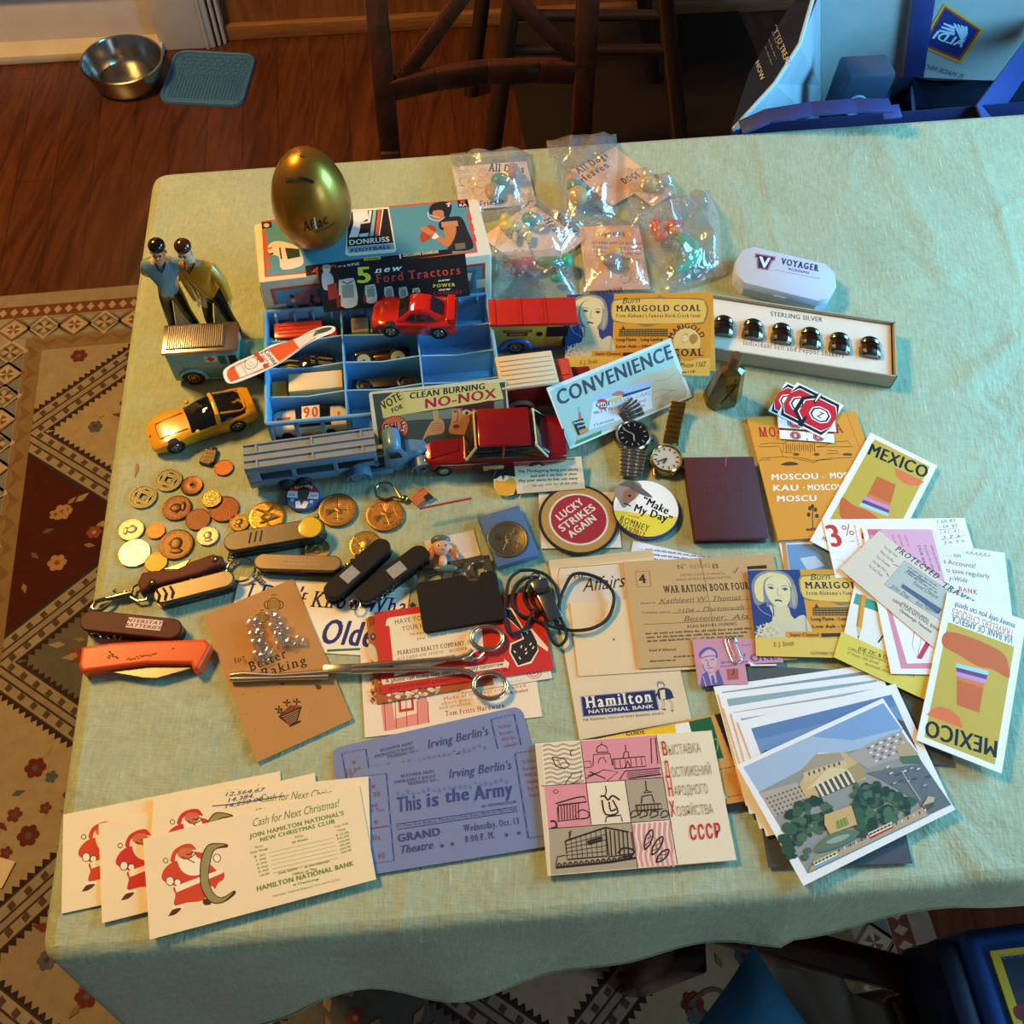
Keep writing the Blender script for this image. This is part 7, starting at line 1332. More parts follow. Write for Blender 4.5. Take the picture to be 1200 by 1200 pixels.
for x in (.012, .048):
    for y in (.001, .023): wheel(o, x, y, .005, .004, TYRE)
o = mini(0, 1, 'black toy car with yellow flames in the second row of the tray', .060); BK = mat('black_gloss', '#0f0f12', .18, coat=.5); b = MB(); body_loft(b, [(0, .003, .008, .010, .009), (.006, .002, .011, .013, .0115), (.03, .002, .012, .014, .012), (.052, .002, .012, .0135, .0115), (.058, .004, .009, .011, .010)], BK, .012); cabin_loft(b, [(.018, .013, .0132, .010, .009), (.027, .0135, .019, .0105, .008), (.040, .0135, .019, .0105, .008), (.050, .013, .0134, .010, .008)], GLASSB, .012); b.obj('body', o)
b = MB()
for y in (.006, .009, .0155): b.tube([(.002, y, .0135), (.012, y+.001, .0148), (.022, y-.001, .0149)], [.0012, .001, .0003], mat('flame_yellow', '#b99a2c', .4), 6); b.tube([(.034, y*.8+.003, .0198), (.05, y*.8+.002, .0150), (.056, y*.8+.003, .013)], [.0004, .0011, .0004], mat('flame_yellow', '#b99a2c', .4), 6)
b.tube([(.004, .0005, .008), (.055, .0005, .009)], .0012, mat('flame_green', '#6f8f34', .4), 6); b.obj('flame_stripes', o)
for x in (.011, .047):
    for y in (.0015, .0225): wheel(o, x, y, .005, .004, CHROME)
o = mini(1, 1, 'black toy hot rod lying on its side with a copper underside and pale wheels', .062); b = MB(); b.box((.031, .017, .010), (.058, .010, .014), BK, .003); b.obj('body', o); b = MB(); b.box((.032, .0115, .0105), (.020, .003, .012), metal('#b5763c', .3), .001)
for k in range(4): b.tube([(.024+k*.005, .0095, .006), (.024+k*.005, .0095, .015)], .0014, metal('#c98a4c', .25), 6)
b.obj('underside', o)
for x, r_ in ((.012, .0088), (.047, .0095)):
    b = MB(); T = Matrix.Translation((x, .010, .013)) @ Matrix.Rotation(math.pi/2*.55, 4, 'X'); b.lathe([(r_, -.003), (r_, .003), (r_*.8, .004)], TYRE, 24, T); b.lathe([(r_*.8, .0042), (0, .0044)], mat('ivory_hub', '#ddd0a6', .4), 24, T); b.lathe([(r_*.22, .0045), (0, .0055)], metal('#c9b98a', .25), 12, T); b.obj('wheel', o)
o = mini(0, 2, 'yellow cab toy lorry with a long cream box in the third row of the tray', .072); b = MB(); b.box((.008, .012, .0125), (.016, .021, .018), mat('amber_plastic', '#d9961e', .35), .003); b.obj('cab', o); b = MB(); b.box((.045, .012, .017), (.053, .022, .024), mat('cream_plastic', '#d9c49c', .4), .001); b.obj('cargo_box', o)
b = MB(); b.box((.04, .012, .004), (.06, .018, .003), TYRE); b.obj('chassis', o)
for x in (.010, .050, .062):
    for y in (.002, .022): wheel(o, x, y, .004, .003, TYRE)
o = mini(1, 2, 'black toy car chassis lying upside down in the third row of the tray', .070); DG = mat('black_plastic', '#141416', .4, 0, .2, 80); b = MB(); b.box((.035, .012, .010), (.068, .021, .008), DG, .003); b.box((.036, .012, .0145), (.034, .010, .003), DG, .001); b.obj('chassis', o)
for x in (.014, .055): b = MB(); b.lathe([(.0075, -.001), (.0075, .006), (.0055, .007), (.0045, .005), (.002, .005), (0, .006)], DG, 20, Matrix.Translation((x, .009, .013))); b.obj('wheel_well', o)
o = mini(0, 3, 'white toy racing car with an orange 90 on its roof in the front left compartment', .074); RW = mat('racing_white', '#d9c9b4', .35, coat=.3); b = MB(); body_loft(b, [(0, .004, .009, .011, .010), (.005, .003, .0125, .0145, .0125), (.022, .0028, .014, .016, .013), (.05, .0028, .0145, .0165, .013), (.068, .003, .014, .016, .0125), (.073, .005, .011, .013, .011)], RW, .013); b.obj('body', o)
b = MB(); cabin_loft(b, [(.023, .0155, .0158, .0115, .0105), (.031, .016, .0225, .0115, .0092), (.048, .016, .0225, .0115, .0092), (.058, .016, .0165, .0115, .0098)], GLASSB, .013); b.obj('cabin_glass', o); b = MB(); b.box((.0395, .013, .0226), (.0175, .0172, .0010), RW, .0005); b.obj('roof', o)
c = Card((0, 0), (0, 0), (0, 0), M=o.matrix_world @ Matrix.Translation((.0395, .013, .0235)), size=(.0175, .0172), body=None); c.th = 0; c.lay = -.0003; c.remap = lambda a_, b_: (a_, b_); c.T((-.0075, -.0055), (.0078, -.0055), -.012, '90', '#c2441f', 2, 0, 1); c.remap = None; c.done('race_number', '', '', parent=o)
b = MB(); b.box((.012, .013, .0158), (.013, .0042, .0008), mat('orange_stripe', '#c9482a', .4)); b.box((.066, .013, .0166), (.0022, .006, .0006), mat('orange_stripe', '#c9482a', .4)); b.obj('hood_stripe', o)
for x in (.014, .056):
    for y in (.0012, .0248): wheel(o, x, y, .0055, .004, TYRE)
# --- red sports car parked on the tray rim
PZ = ZT+.0402; M, Lw = near((459, 393), (515, 395), PZ); M.translation = V((M.translation.x, M.translation.y, PZ)); o = thing('toy_car', 'glossy red toy sports car parked across the top of the blue tray', 'toy car', M); PR = mat('red_gloss', '#c01c14', .16, coat=.8); k = Lw/.050; cy = .018
b = MB(); body_loft(b, S_([(-.0205, .006, .010, .012, .0125), (-.017, .0035, .012, .0145, .0165), (-.010, .003, .0155, .0165, .0188), (0, .003, .0165, .0172, .0200), (.010, .003, .0155, .018, .0190), (.025, .003, .016, .0188, .0190), (.040, .003, .0175, .0195, .0205), (.052, .003, .0175, .0200, .0212), (.062, .004, .017, .0205, .0200), (.0675, .006, .016, .0195, .0180)]), PR, cy); b.obj('body', o)
b = MB(); cabin_loft(b, S_([(.006, .0175, .0178, .0155, .0135), (.020, .0185, .0300, .0165, .0122), (.030, .0188, .0322, .0168, .0122), (.040, .0190, .0305, .0168, .0120), (.054, .0198, .0225, .0160, .0118), (.060, .0200, .0203, .0150, .0110)]), PR, cy); b.obj('cabin', o)
def panel(o, nm, pts, m=GLASSB): b = MB(); b.add(pts, [list(range(len(pts))), list(range(len(pts)))[::-1]], m); return b.obj(nm, o)
gm = mat('grey_window', '#3a3238', .12, coat=.5)
for s_ in (-1, 1):
    f = lambda x, z, w: (x*k, cy+s_*w, z)
    panel(o, 'side_window', [f(.0145, .0205, .0166), f(.0255, .0208, .0171), f(.0255, .0290, .0144), f(.0205, .0282, .0140)], gm); panel(o, 'side_window', [f(.0270, .0208, .0171), f(.0365, .0212, .0171), f(.0360, .0288, .0142), f(.0270, .0292, .0144)], gm); panel(o, 'side_window', [f(.0380, .0212, .0171), f(.0480, .0215, .0168), f(.0400, .0282, .0141), f(.0376, .0285, .0142)], gm)
panel(o, 'windscreen', [(.0075*k, cy-.0125, .0196), (.0075*k, cy+.0125, .0196), (.0188*k, cy+.0100, .0300), (.0188*k, cy-.0100, .0300)], gm)
panel(o, 'rear_window', [(.0415*k, cy-.0095, .0311), (.0415*k, cy+.0095, .0311), (.0535*k, cy+.0085, .0239), (.0535*k, cy-.0085, .0239)], gm)
b = MB(); b.box((.0615*k, cy, .0245), (.008, .034, .0018), PR, .0008)
for y in (-.015, .015): b.box((.0615*k, cy+y, .0225), (.006, .003, .005), PR, .0008)
b.obj('spoiler', o)
for x in (0, Lw):
    for y, r_ in ((cy-.0180, .0092), (cy+.0155, .0072)): wheel(o, x, y, r_, .0072, metal('#c2bdb4', .25), spokes=5)
# ================================================================ toys in clear bags
FILM = film('clear_bag_film', (.95, .96, .96), .07, .10, 1., 38, .10); FILM2 = film('clear_sleeve_film', (.97, .98, .98), .02, .05, .25, 30, 0, .12); FROST = mat('frosted_plastic', '#cfdcf0', .32, 0, .03, 20, trans=.25, ior=1.2)
def bag(px4, label, h, seed, gather=0.):
    P4 = [at(*p) for p in px4]; o_ = (P4[0]+P4[1]+P4[2]+P4[3])/4; M = Matrix.Translation(o_); rr = random.Random(seed); n = 26; b = MB(); top = []; bot = []
    ph = [(rr.uniform(3, 11), rr.uniform(3, 11), rr.uniform(0, 6), rr.uniform(.002, .006)) for _ in range(6)]
    for j in range(n+1):
        rt, rb = [], []
        for i in range(n+1):
            u, v = i/n, j/n; p = (P4[0]*(1-u)+P4[1]*u)*(1-v)+(P4[3]*(1-u)+P4[2]*u)*v-o_
            e = max(0, min(1, 4*min(u, 1-u)))*max(0, min(1, 4*min(v, 1-v))); e2 = e**.6; w = sum(a*abs(math.sin(fu*u+fv*v*s_+c0)) for (fu, fv, c0, a), s_ in zip(ph, (1, -1, 1, -1, 1, -1)))
            edge = .006*math.sin(9*u+seed)*math.sin(7*v+seed); rt.append(V((p.x+edge*.3, p.y+edge*.3, .0016+e2*(h-.012)+e*w*.85+max(0, edge)*.6*(1-e)))); rb.append(V((p.x+edge*.3, p.y+edge*.3, .0009+max(0, edge)*.6*(1-e))))
        top.append(rt); bot.append(rb)
    g = top+bot[::-1]; b.loft(top, FILM, cap=False, closed=False, smooth=True); b.loft(bot[::-1], FILM, cap=False, closed=False)
    return tag(b.obj('clear_bag', None, M), label, 'plastic bag', 'clear toy bags')
def insert(TL, TR, BL, hx, k, label, draw=None): c = Card(TL, TR, BL, z=ZT+.0024+k*.0004, th=.0003, body=hx); (draw(c) if draw else None); return c.done('printed_insert', label, 'leaflet', 'printed inserts in the clear bags')
INK = '#2b2624'
def squig(c, pts, w=.0006, h='#6b4a3c'): c.L(pts, w, h, sm=4)
def sketch(c, cx, cy, s, seed):
    rr = random.Random(seed)
    for k in range(7): x, y = cx+s*rr.uniform(-1, 1), cy+s*rr.uniform(-.7, .7); c.L([(x+s*.4*math.cos(t)*rr.uniform(.7, 1.2), y+s*.3*math.sin(t)) for t in [i*.9 for i in range(7)]], .0005, '#7a5a4a', sm=3)
def d1(c):
    c.z(520, 160, .15); c.T((350, 270), (630, 285), 60, 'All Dogs', INK, 2, 0, 1); c.T((365, 190), (480, 195), 12, 'A DON BLUTH FILM', INK, 1); c.T((95, 290), (190, 280), 26, 'ITCHY', '#8a7468', 0); sketch(c, 220, 360, 110, 1); c.T((285, 545), (470, 520), 40, 'Friends', INK, 2, .2)
def d2(c): c.z(520, 160, .15); c.T((860, 610), (1035, 780), 44, 'All Dogs', INK, 2, 0, 1); c.T((848, 690), (915, 745), 26, 'Go To', INK, 1); c.T((775, 650), (945, 840), 52, 'Heaven', INK, 2, 0, 1); c.T((460, 680), (600, 740), 26, 'DOGS GO', INK, 1); c.T((640, 800), (690, 950), 24, 'BRAND', INK, 1); sketch(c, 690, 560, 90, 2)
def d3(c): c.z(660, 180, .16667); c.T((110, 145), (325, 20), 48, 'All Dogs', INK, 2, .1, 1); c.T((180, 140), (255, 100), 22, 'Go To', INK, 1); c.T((135, 205), (330, 90), 48, 'Heaven', INK, 2, .1, 1); c.T((105, 100), (290, 0), 14, 'A DON BLUTH FILM', INK, 1); sketch(c, 270, 260, 75, 3); c.T((165, 350), (290, 440), 40, 'Friends', INK, 2, .1)
def d4(c): c.z(660, 180, .16667); c.T((430, 215), (548, 160), 44, 'DOGS', '#2f3f4c', 2, .1, 1); sketch(c, 560, 290, 100, 4)
def d5(c):
    c.z(660, 180, .16667); c.T((430, 550), (260, 560), 32, 'Friends', INK, 2, 0, 1)
    for k, s in enumerate(('PREMIUM AT SAM FRIENDS', 'ALL DOGS GO TO HEAVEN', 'you might as well be friends', 'See Our Dogs Again Soon')): c.T((560-k*6, 622+k*40), (200+k*10, 615+k*32), 20, s, '#5c4438', 1)
    sketch(c, 480, 830, 90, 5); c.T((410, 940), (230, 975), 34, 'Heaven', INK, 2, 0, 1)
insert((530, 196), (617, 189), (540, 247), '#e3cfc3', 0, 'pinkish printed insert with heavy lettering in the back left clear bag', d1)
insert((622, 238), (684, 282), (580, 290), '#dcc4b8', 1, 'pale printed insert with slanting lettering in the bag beside the card box', d2)
insert((668, 200), (721, 172), (680, 262), '#dfae86', 2, 'peach printed insert with upright tilted lettering in the bag with the tall tip', d3)
insert((733, 219), (758, 203), (736, 262), '#cfa78a', 3, 'tan printed insert at the back right of the clear bags', d4)
insert((762, 339), (688, 341), (752, 264), '#dba984', 4, 'peach printed insert with upside down text in the front middle bag', d5)
def toy(name, label, parts, px, z=0):
    p = at(*px); o = thing(name, label, 'toy', Matrix.Translation(p+Z*(.005+z)), 'small plastic toys in the clear bags')
    for nm, hx, balls in parts:
        b = MB()
        for q in balls:
            if len(q) == 6: b.ball(q[:3], q[3:], plas(hx), n=12, k=8)
            else: b.tube(q[0], q[1], plas(hx), 8)
        b.obj(nm, o)
    return o
def T_(*pts): return [V(p) for p in pts]
toy('plastic_toy', 'small teal and tan toy figure in the back left clear bag', [('body', '#3c8f86', [(-.004, 0, .008, .012, .010, .008)]), ('head', '#c0907a', [(.012, .012, .010, .008, .009, .008), (.010, .022, .010, .006, .006, .005)]), ('base', '#b08a3c', [(-.012, -.016, .006, .010, .014, .006)])], (590, 222))
toy('plastic_toy', 'small cream and turquoise toy dog in the bag beside the card box', [('body', '#c9b878', [(-.014, -.006, .008, .013, .008, .008), (-.020, .004, .010, .006, .007, .006), (.004, -.012, .006, .007, .004, .005)]), ('cap', '#3fa3a8', [(.010, .006, .010, .012, .009, .008)]), ('leg', '#c9b878', [(.008, -.018, .005, .003, .009, .004)]), ('leg', '#c9b878', [(-.008, -.018, .005, .003, .009, .004)])], (612, 272))
toy('plastic_toy', 'small golden round toy in the bag with the tall tip', [('body', '#c9a45c', [(0, -.008, .011, .012, .013, .010)]), ('shirt', '#4c9080', [(-.002, .008, .010, .012, .006, .009)]), ('head', '#c09080', [(-.006, .020, .010, .009, .009, .008)])], (676, 236))
toy('plastic_toy', 'small amber toy head at the back right of the clear bags', [('head', '#c9a25c', [(0, 0, .008, .012, .010, .008)]), ('ear', '#8d6a4a', [(.010, .008, .008, .004, .006, .004)])], (757, 224))
toy('plastic_toy', 'small red toy with a teal tail in the right hand clear bag', [('body', '#c93a34', [(-.018, .006, .009, .007, .013, .009), (.002, .008, .009, .012, .007, .009), (-.012, -.008, .008, .009, .007, .008)]), ('face', '#d9905c', [(.004, -.002, .012, .008, .006, .006)]), ('tail', '#3fae8e', [(T_((.008, -.006, .008), (.022, -.020, .008), (.026, -.036, .007), (.012, -.052, .006), (.002, -.058, .005)), [.006, .008, .008, .006, .003])])], (785, 282))
toy('plastic_toy', 'small dark grey toy under the upside down insert text', [('body', '#8f7a70', [(0, 0, .008, .012, .010, .006)]), ('head', '#d9b45c', [(.002, .012, .010, .008, .008, .006)])], (716, 315))
toy('plastic_toy', 'small red and green toy in the front left clear bag by the red roofed van', [('body', '#c9483c', [(-.020, -.004, .009, .014, .009, .009), (-.006, .004, .008, .010, .007, .008)]), ('wing', '#2f8f5c', [(.018, .006, .009, .016, .007, .007)]), ('tail', '#36a888', [(.036, .010, .009, .007, .010, .008), (.026, -.014, .006, .008, .005, .005)])], (625, 322))
bag([(526, 184), (625, 181), (618, 246), (542, 268)], 'back left clear toy bag with the pinkish insert', .030, 1)
bag([(603, 222), (692, 272), (655, 318), (572, 304)], 'clear toy bag touching the card box corner', .030, 2)
bag([(640, 166), (722, 158), (724, 256), (660, 276)], 'clear toy bag with a tall tip reaching over the table edge', .030, 3)
bag([(732, 200), (790, 214), (800, 268), (738, 272)], 'clear toy bag at the back right of the group', .024, 4)
bag([(742, 252), (832, 222), (852, 322), (780, 346)], 'clear toy bag at the right with the red toy', .034, 5)
bag([(684, 258), (748, 258), (766, 344), (680, 346)], 'clear toy bag at the front middle with the upside down insert', .024, 6)
bag([(580, 300), (672, 304), (676, 350), (578, 352)], 'clear toy bag at the front left with the red and green toy', .028, 7)
# ================================================================ plastic case, shaker box, scent bottle
PT = Card((868, 285), (984, 313), (858, 327), z=ZT+.020, body=None); w, h = PT.w, PT.h; PM = PT.F.copy(); PM.translation = V((PM.translation.x, PM.translation.y, ZT))
o = thing('plastic_case', 'frosted white plastic case with rounded ends and blue lettering at the back right', 'case', PM); oc = [(w/2-.016, h/2), (w/2-.004, h/2-.010), (w/2, 0), (w/2-.004, -h/2+.010), (w/2-.016, -h/2), (-w/2+.016, -h/2), (-w/2+.004, -h/2+.010), (-w/2, 0), (-w/2+.004, h/2-.010), (-w/2+.016, h/2)][::-1]
b = MB(); b.prism(oc, .0004, .011, FROST, .0015); b.obj('base', o); b = MB(); b.prism([(x*1.012, y*1.02) for x, y in oc], .0112, .020, FROST, .002); b.box((0, -h/2-.001, .011), (.014, .002, .005), FROST, .001); b.obj('lid', o)
c = Card((0, 0), (0, 0), (0, 0), M=PM @ Matrix.Translation((0, 0, .0201)), size=(w, h), body=None); c.th = 0; c.lay = .0001; c.z(810, 270, .20833); q = [(360, 128), (475, 148), (470, 172), (458, 172), (432, 226), (370, 215), (368, 155), (356, 152)]; c.P(q, '#a86a78'); c.P([(367, 136), (467, 153), (464, 166), (450, 166), (427, 218), (377, 209), (377, 151), (365, 148)], '#1f2b57'); c.T((382, 205), (440, 214), 58, 'V', '#d9dce6', 2)
c.T((505, 190), (715, 230), 34, 'VOYAGER', '#1f2b57', 2, 0, 1); c.T((545, 222), (665, 247), 13, 'ACADEMY', '#5a6684', 1); c.L([(470, 222), (725, 272)], .0005, '#b0606c'); c.done('lid_lettering', '', '', parent=o)
SB = Card((826, 343), (1049.6, 377), (823, 406), z=ZT+.020, body=None); w, h = SB.w, SB.h; SM = SB.F.copy(); SM.translation = V((SM.translation.x, SM.translation.y, ZT)); BRD = mat('grey_box_board', '#a39a84', .6, 0, .1, 30)
o = thing('shaker_box', 'long grey box with a cream card holding six silver shakers', 'box', SM); b = MB(); b.box((0, 0, .0016), (w, h, .002), BRD)
for x, y, dx, dy in ((0, h/2-.0008, w, .0016), (0, -h/2+.0008, w, .0016), (w/2-.0008, 0, .0016, h), (-w/2+.0008, 0, .0016, h)): b.box((x, y, .0105), (dx, dy, .019), BRD)
b.obj('tray', o)
c = Card((0, 0), (0, 0), (0, 0), M=SM @ Matrix.Translation((-.001, 0, .0145)), size=(w-.006, h-.005), th=.0012, body='#ded2bd'); c.z(810, 270, .20833); c.T((445, 480), (738, 515), 24, 'STERLING SILVER', '#2c3352', 1); c.T((290, 642), (862, 718), 26, 'Individual Salt and Pepper Shakers', '#3a3a48', 0, 0, 1); c.P([(935, 655), (985, 650), (985, 720), (960, 700)], '#cbb898'); c.done('insert_card', '', '', parent=o)
SILV = metal('#77756f', .2); PK_ = [(848, 382), (882.5, 386), (916, 391), (950, 396), (984, 402), (1020, 407)]
LBL = ('leftmost dark silver shaker, beside the coal card', 'second dark silver shaker from the left in the box', 'third dark silver shaker from the left in the box', 'third dark silver shaker from the right in the box', 'second dark silver shaker from the right in the box', 'rightmost dark silver shaker, by the torn paper tab in the box')
root = None
for p, lb in zip(PK_, LBL):
    q = at(*p, ZT+.018); M = frame(V((q.x, q.y, ZT+.0162)), SM.to_3x3() @ V((1, 0, 0))) @ Matrix.Scale(1.16, 4)
    if root is None:
        root = thing('shaker', lb, 'shaker', M, 'silver shakers in the long box'); b = MB(); R = []
        for y, r, zf in ((-.0115, .0085, .55), (-.0100, .0098, .62), (-.006, .0100, .70), (0, .0092, .70), (.0040, .0080, .66)): R.append([(r*math.cos(t), y, max(-.0, r*zf*math.sin(t))) for t in [math.pi*k/6 for k in range(7)]]+[(-r*.9, y, -.0), (r*.9, y, -.0)])
        b.loft(R, SILV, smooth=False); b.obj('body', root); b = MB(); R = []
        for y, r in ((.0040, .0084), (.0050, .0088), (.0058, .0082), (.0066, .0088), (.0095, .0080), (.0120, .0050), (.0128, .0015)): R.append([(r*math.cos(t), y, r*.7*math.sin(t)) for t in [math.pi*k/10 for k in range(11)]]+[(-r*.9, y, 0), (r*.9, y, 0)])
        b.loft(R, SILV); b.obj('cap', root)
    else: dup(root, M, lb)
a, b_, d = at(821, 472), at(842.5, 486), at(867.5, 466); M = frame((a+d)/2, d-a); o = thing('scent_bottle', 'small olive glass bottle with a tapered faceted body standing by the coal card', 'bottle', M); OG = mat('olive_glass', '#5d4a16', .12, 0, .08, 40, coat=.6, trans=.35); k = .66
b = MB(); R = []
for z, wx, wy in ((0, .017, .012), (.004, .0185, .0135), (.012, .0185, .0135), (.052, .0125, .0095), (.056, .006, .006)): R.append([(wx*x, wy*y, z) for x, y in ((-1, -.45), (-.55, -1), (.55, -1), (1, -.45), (1, .45), (.55, 1), (-.55, 1), (-1, .45))])
b.loft(R, OG, smooth=False); b.obj('body', o); b = MB(); b.lathe([(.0058, .055), (.0058, .058), (.0056, .0585), (.0060, .060), (.0062, .071), (.0052, .0725)], mat('brown_cap', '#5c4328', .4), 20); b.obj('cap', o)
b = MB(); m_ = mat('dark_etching', '#2f2610', .4)
for q in ([(-.006, -.0135, .014), (.006, -.0118, .040)], [(.006, -.0135, .014), (-.005, -.0118, .038)], [(0, -.0128, .028), (.005, -.0132, .024)], [(-.002, -.012, .036), (.004, -.0118, .042), (.002, -.0115, .046)]): b.tube(q, .0006, m_, 6)
b.obj('relief', o)
# ================================================================ coins, medals, badges
def coin(p, d, hx, label, cat='coin', th=.0017, relief=None, k=0, hole=None, r=.38, group='loose coins'):
    z = ZT+.0004+k*.0018; q = at(*p, z); M = frame(q, (math.cos(p[0]*1.7), math.sin(p[0]*1.7), 0)); m = mat('coin_metal', hx, r, .75, .22, 130, .22, 900); b = MB(); R = d/2
    if hole == 'square':
        n = 32; o8 = [(R*math.cos(2*math.pi*i/n), R*math.sin(2*math.pi*i/n)) for i in range(n)]; s_ = R*.22; i8 = []
        for i in range(n): a = 2*math.pi*i/n; f = s_/max(abs(math.cos(a)), abs(math.sin(a))); i8.append((f*math.cos(a), f*math.sin(a)))
        ring = lambda P_, z_: [(x, y, z_) for x, y in P_]; b.loft([ring(i8, 0), ring(o8, 0), ring(o8, th), ring([(x*.86, y*.86) for x, y in o8], th), ring([(x*.84, y*.84) for x, y in o8], th*.75), ring([(x*1.3, y*1.3) for x, y in i8], th*.75), ring([(x*1.25, y*1.25) for x, y in i8], th), ring(i8, th), ring(i8, 0)], m, cap=False)
        for a in range(4):
            for t in (-.3, 0, .3): b.box((R*.58*math.cos(a*math.pi/2)+t*R*.5*math.sin(a*math.pi/2), R*.58*math.sin(a*math.pi/2)+t*R*.5*math.cos(a*math.pi/2), th*.85), (R*.30, R*.07, th*.3) if a % 2 else (R*.07, R*.30, th*.3), m)
    elif hole: b.lathe([(R*.17, 0), (R*.96, 0), (R, th*.2), (R, th*.8), (R*.96, th), (R*.9, th*.9), (R*.25, th*.9), (R*.17, th), (R*.17, 0)], m, 40)
    else: b.lathe([(R*.96, 0), (R, th*.2), (R, th*.85), (R*.97, th), (R*.91, th), (R*.89, th*.82), (0, th*.82)], m, 44, smooth=False)
    rr = random.Random(int(p[0]))
    if relief == 'head':
        b.ball((0, R*.06, th*.8), (R*.36, R*.42, th*.5), m, n=16, k=6); b.ball((R*.08, -R*.42, th*.8), (R*.4, R*.2, th*.4), m, n=14, k=6); b.ball((-R*.36, R*.05, th*.8), (R*.1, R*.12, th*.3), m, n=8, k=5)
    elif relief == 'eagle':
        for s_ in (-1, 1):
            for f in range(5): a = (.3+f*.22); b.tube([(s_*R*.1, R*.05, th*.83), (s_*R*.64*math.cos(a*.8), R*.58*math.sin(a*.8), th*.83)], R*.026, m, 5)
            b.tube([(0, 0, th*.83), (s_*R*.45, -R*.5, th*.83)], R*.026, m, 5); b.tube([(s_*R*.5, -R*.2, th*.83), (s_*R*.2, -R*.6, th*.83)], R*.022, m, 5)
        b.ball((0, -R*.05, th*.8), (R*.14, R*.32, th*.3), m, n=10, k=6)
    elif relief == 'star': b.prism([(R*.62*(1 if i % 2 == 0 else .3)*math.sin(i*math.pi/5), R*.62*(1 if i % 2 == 0 else .3)*math.cos(i*math.pi/5)) for i in range(10)], th*.7, th*.95, m, .0003)
    elif relief == 'compass':
        for q in ([(-.5, -.62), (.02, .66)], [(.02, .66), (.4, -.35)], [(-.62, .28), (.05, -.3)], [(.05, -.3), (.62, .25)]): b.tube([(x*R, y*R, th) for x, y in q], R*.06, m, 6)
        b.tube([(R*.18*math.cos(t), R*.02+R*.2*math.sin(t), th) for t in [i*.5 for i in range(13)]], R*.05, m, 6, True)
    elif relief == 'cross':
        for a in range(4): b.ball((R*.38*math.cos(a*1.57+.8), R*.38*math.sin(a*1.57+.8), th*.87), (R*.22, R*.12, th*.2), mat('pale_inlay', '#b7ac94', .5), n=10, k=5)
    if relief and relief != 'cross':
        for i in range(34):
            a = i*2*math.pi/34
            if i % 9: b.box((R*.8*math.cos(a), R*.8*math.sin(a), th*.9), (R*.035, R*.09, th*.25), m, rz=a+math.pi/2*0)
    o = b.obj('coin', None, M) if cat == 'coin' else None
    if o: return tag(o, label, cat, group)
    o = thing('medal', label, cat, M, group); ch = b.obj('disc', o); return o
CH = '#4b4a38'; BRN = '#5c3a22'
coin((262.4, 548.7), .0186, '#7d4a26', 'copper penny beside the small square charm')
coin((197.6, 563), .0262, CH, 'dark bronze coin with a square hole, touching the round-holed coin', hole='square'); coin((168, 582.7), .0262, CH, 'dark bronze coin with a square hole, leftmost of the two', hole='square')
coin((225, 569.7), .0212, BRN, 'brown coin with a small round hole', hole=True)
coin((208, 596), .0275, '#4f3421', 'large dark brown smooth coin below the holed coin', relief='head'); coin((263, 597), .0285, '#5d3520', 'large red brown coin under the bright penny'); coin((232.4, 609.3), .0235, '#503220', 'plain brown coin between the two large brown coins')
coin((248.3, 585.3), .0186, '#b5672e', 'bright copper penny with a cut-out pattern on a larger brown coin', k=1, relief='cross', r=.2)
coin((280.7, 613), .0185, '#7d6330', 'small brassy coin beside the gold medal', relief='head'); coin((154.4, 621.3), .0238, '#a58a72', 'worn pinkish silver coin at the left end', relief='head'); coin((183, 622.7), .0172, '#8d4e2a', 'small copper coin right of the pinkish silver coin')
coin((158, 648.7), .0290, '#a39a86', 'large silver coin at the bottom left of the coins', relief='star', r=.25); coin((207, 638.7), .0320, '#5a4226', 'large dark bronze coin with a raised portrait above the leather pouch', relief='head'); coin((244, 628.7), .0208, '#a3937c', 'worn silver nickel above the leather pouch', relief='head'); coin((183.3, 659.3), .0205, '#8f5f2c', 'orange bronze coin tucked against the leather pouch')
def loops(o, q, rad, m): b = MB(); b.tube([(q[0]+rad*math.cos(t*.5), q[1]+rad*math.sin(t*.5), .0016) for t in range(13)], .0008, m, 6, True); b.obj('loop', o)
GLD = '#b58a3c'; GM = metal('#b99a4c', .22)
coin((313.3, 606.7), .0340, GLD, 'gold lodge medal with a compass emblem under the grey knife', 'medal', .0024, 'compass', r=.22, group='medals')
o = coin((396, 598.7), .0365, '#8d6a38', 'bronze medal with an eagle beside the round campaign button', 'medal', .0026, 'eagle', group='medals'); loops(o, (-.018, .008), .003, GM)
coin((451.6, 604), .0365, '#a0713a', 'bronze medal with a raised eagle joined to a flag key ring', 'medal', .0026, 'eagle', group='medals')
coin((428.7, 639.3), .0300, '#b58f46', 'gold coloured coin partly under the left black knife', relief='head', r=.25); coin((372, 644.7), .0240, '#a3814a', 'gold brown coin half hidden under the grey knife', relief='head')
KF = near((380, 610), (520, 600)); KI = KF[0].inverted(); kp = lambda x, y, z=.0022: KI @ (at(x, y)+Z*z)
o = thing('flag_key_ring', 'gold loop key ring with a small enamel flag charm above the bronze medal', 'key ring', KF[0]); b = MB(); b.tube([kp(*p, .0042) for p in ((470, 586), (462, 573), (455, 568), (445, 569), (440, 576), (442, 585), (452, 588), (463, 585), (470, 587))], .0012, GM, 8); b.ball(kp(474, 586, .003), (.004, .0035, .003), GM); b.obj('ring', o)
c = Card((479.5, 585), (497, 571), (489, 594.5), z=ZT+.002, th=.0014, body='#a8442c', M=None); c.z(370, 540, .13333)
for k in range(5): c.L([(825+k*14, 338+k*14), (860+k*14, 305+k*12), (955+k*14, 258+k*13)], .0005, '#c9a04c')
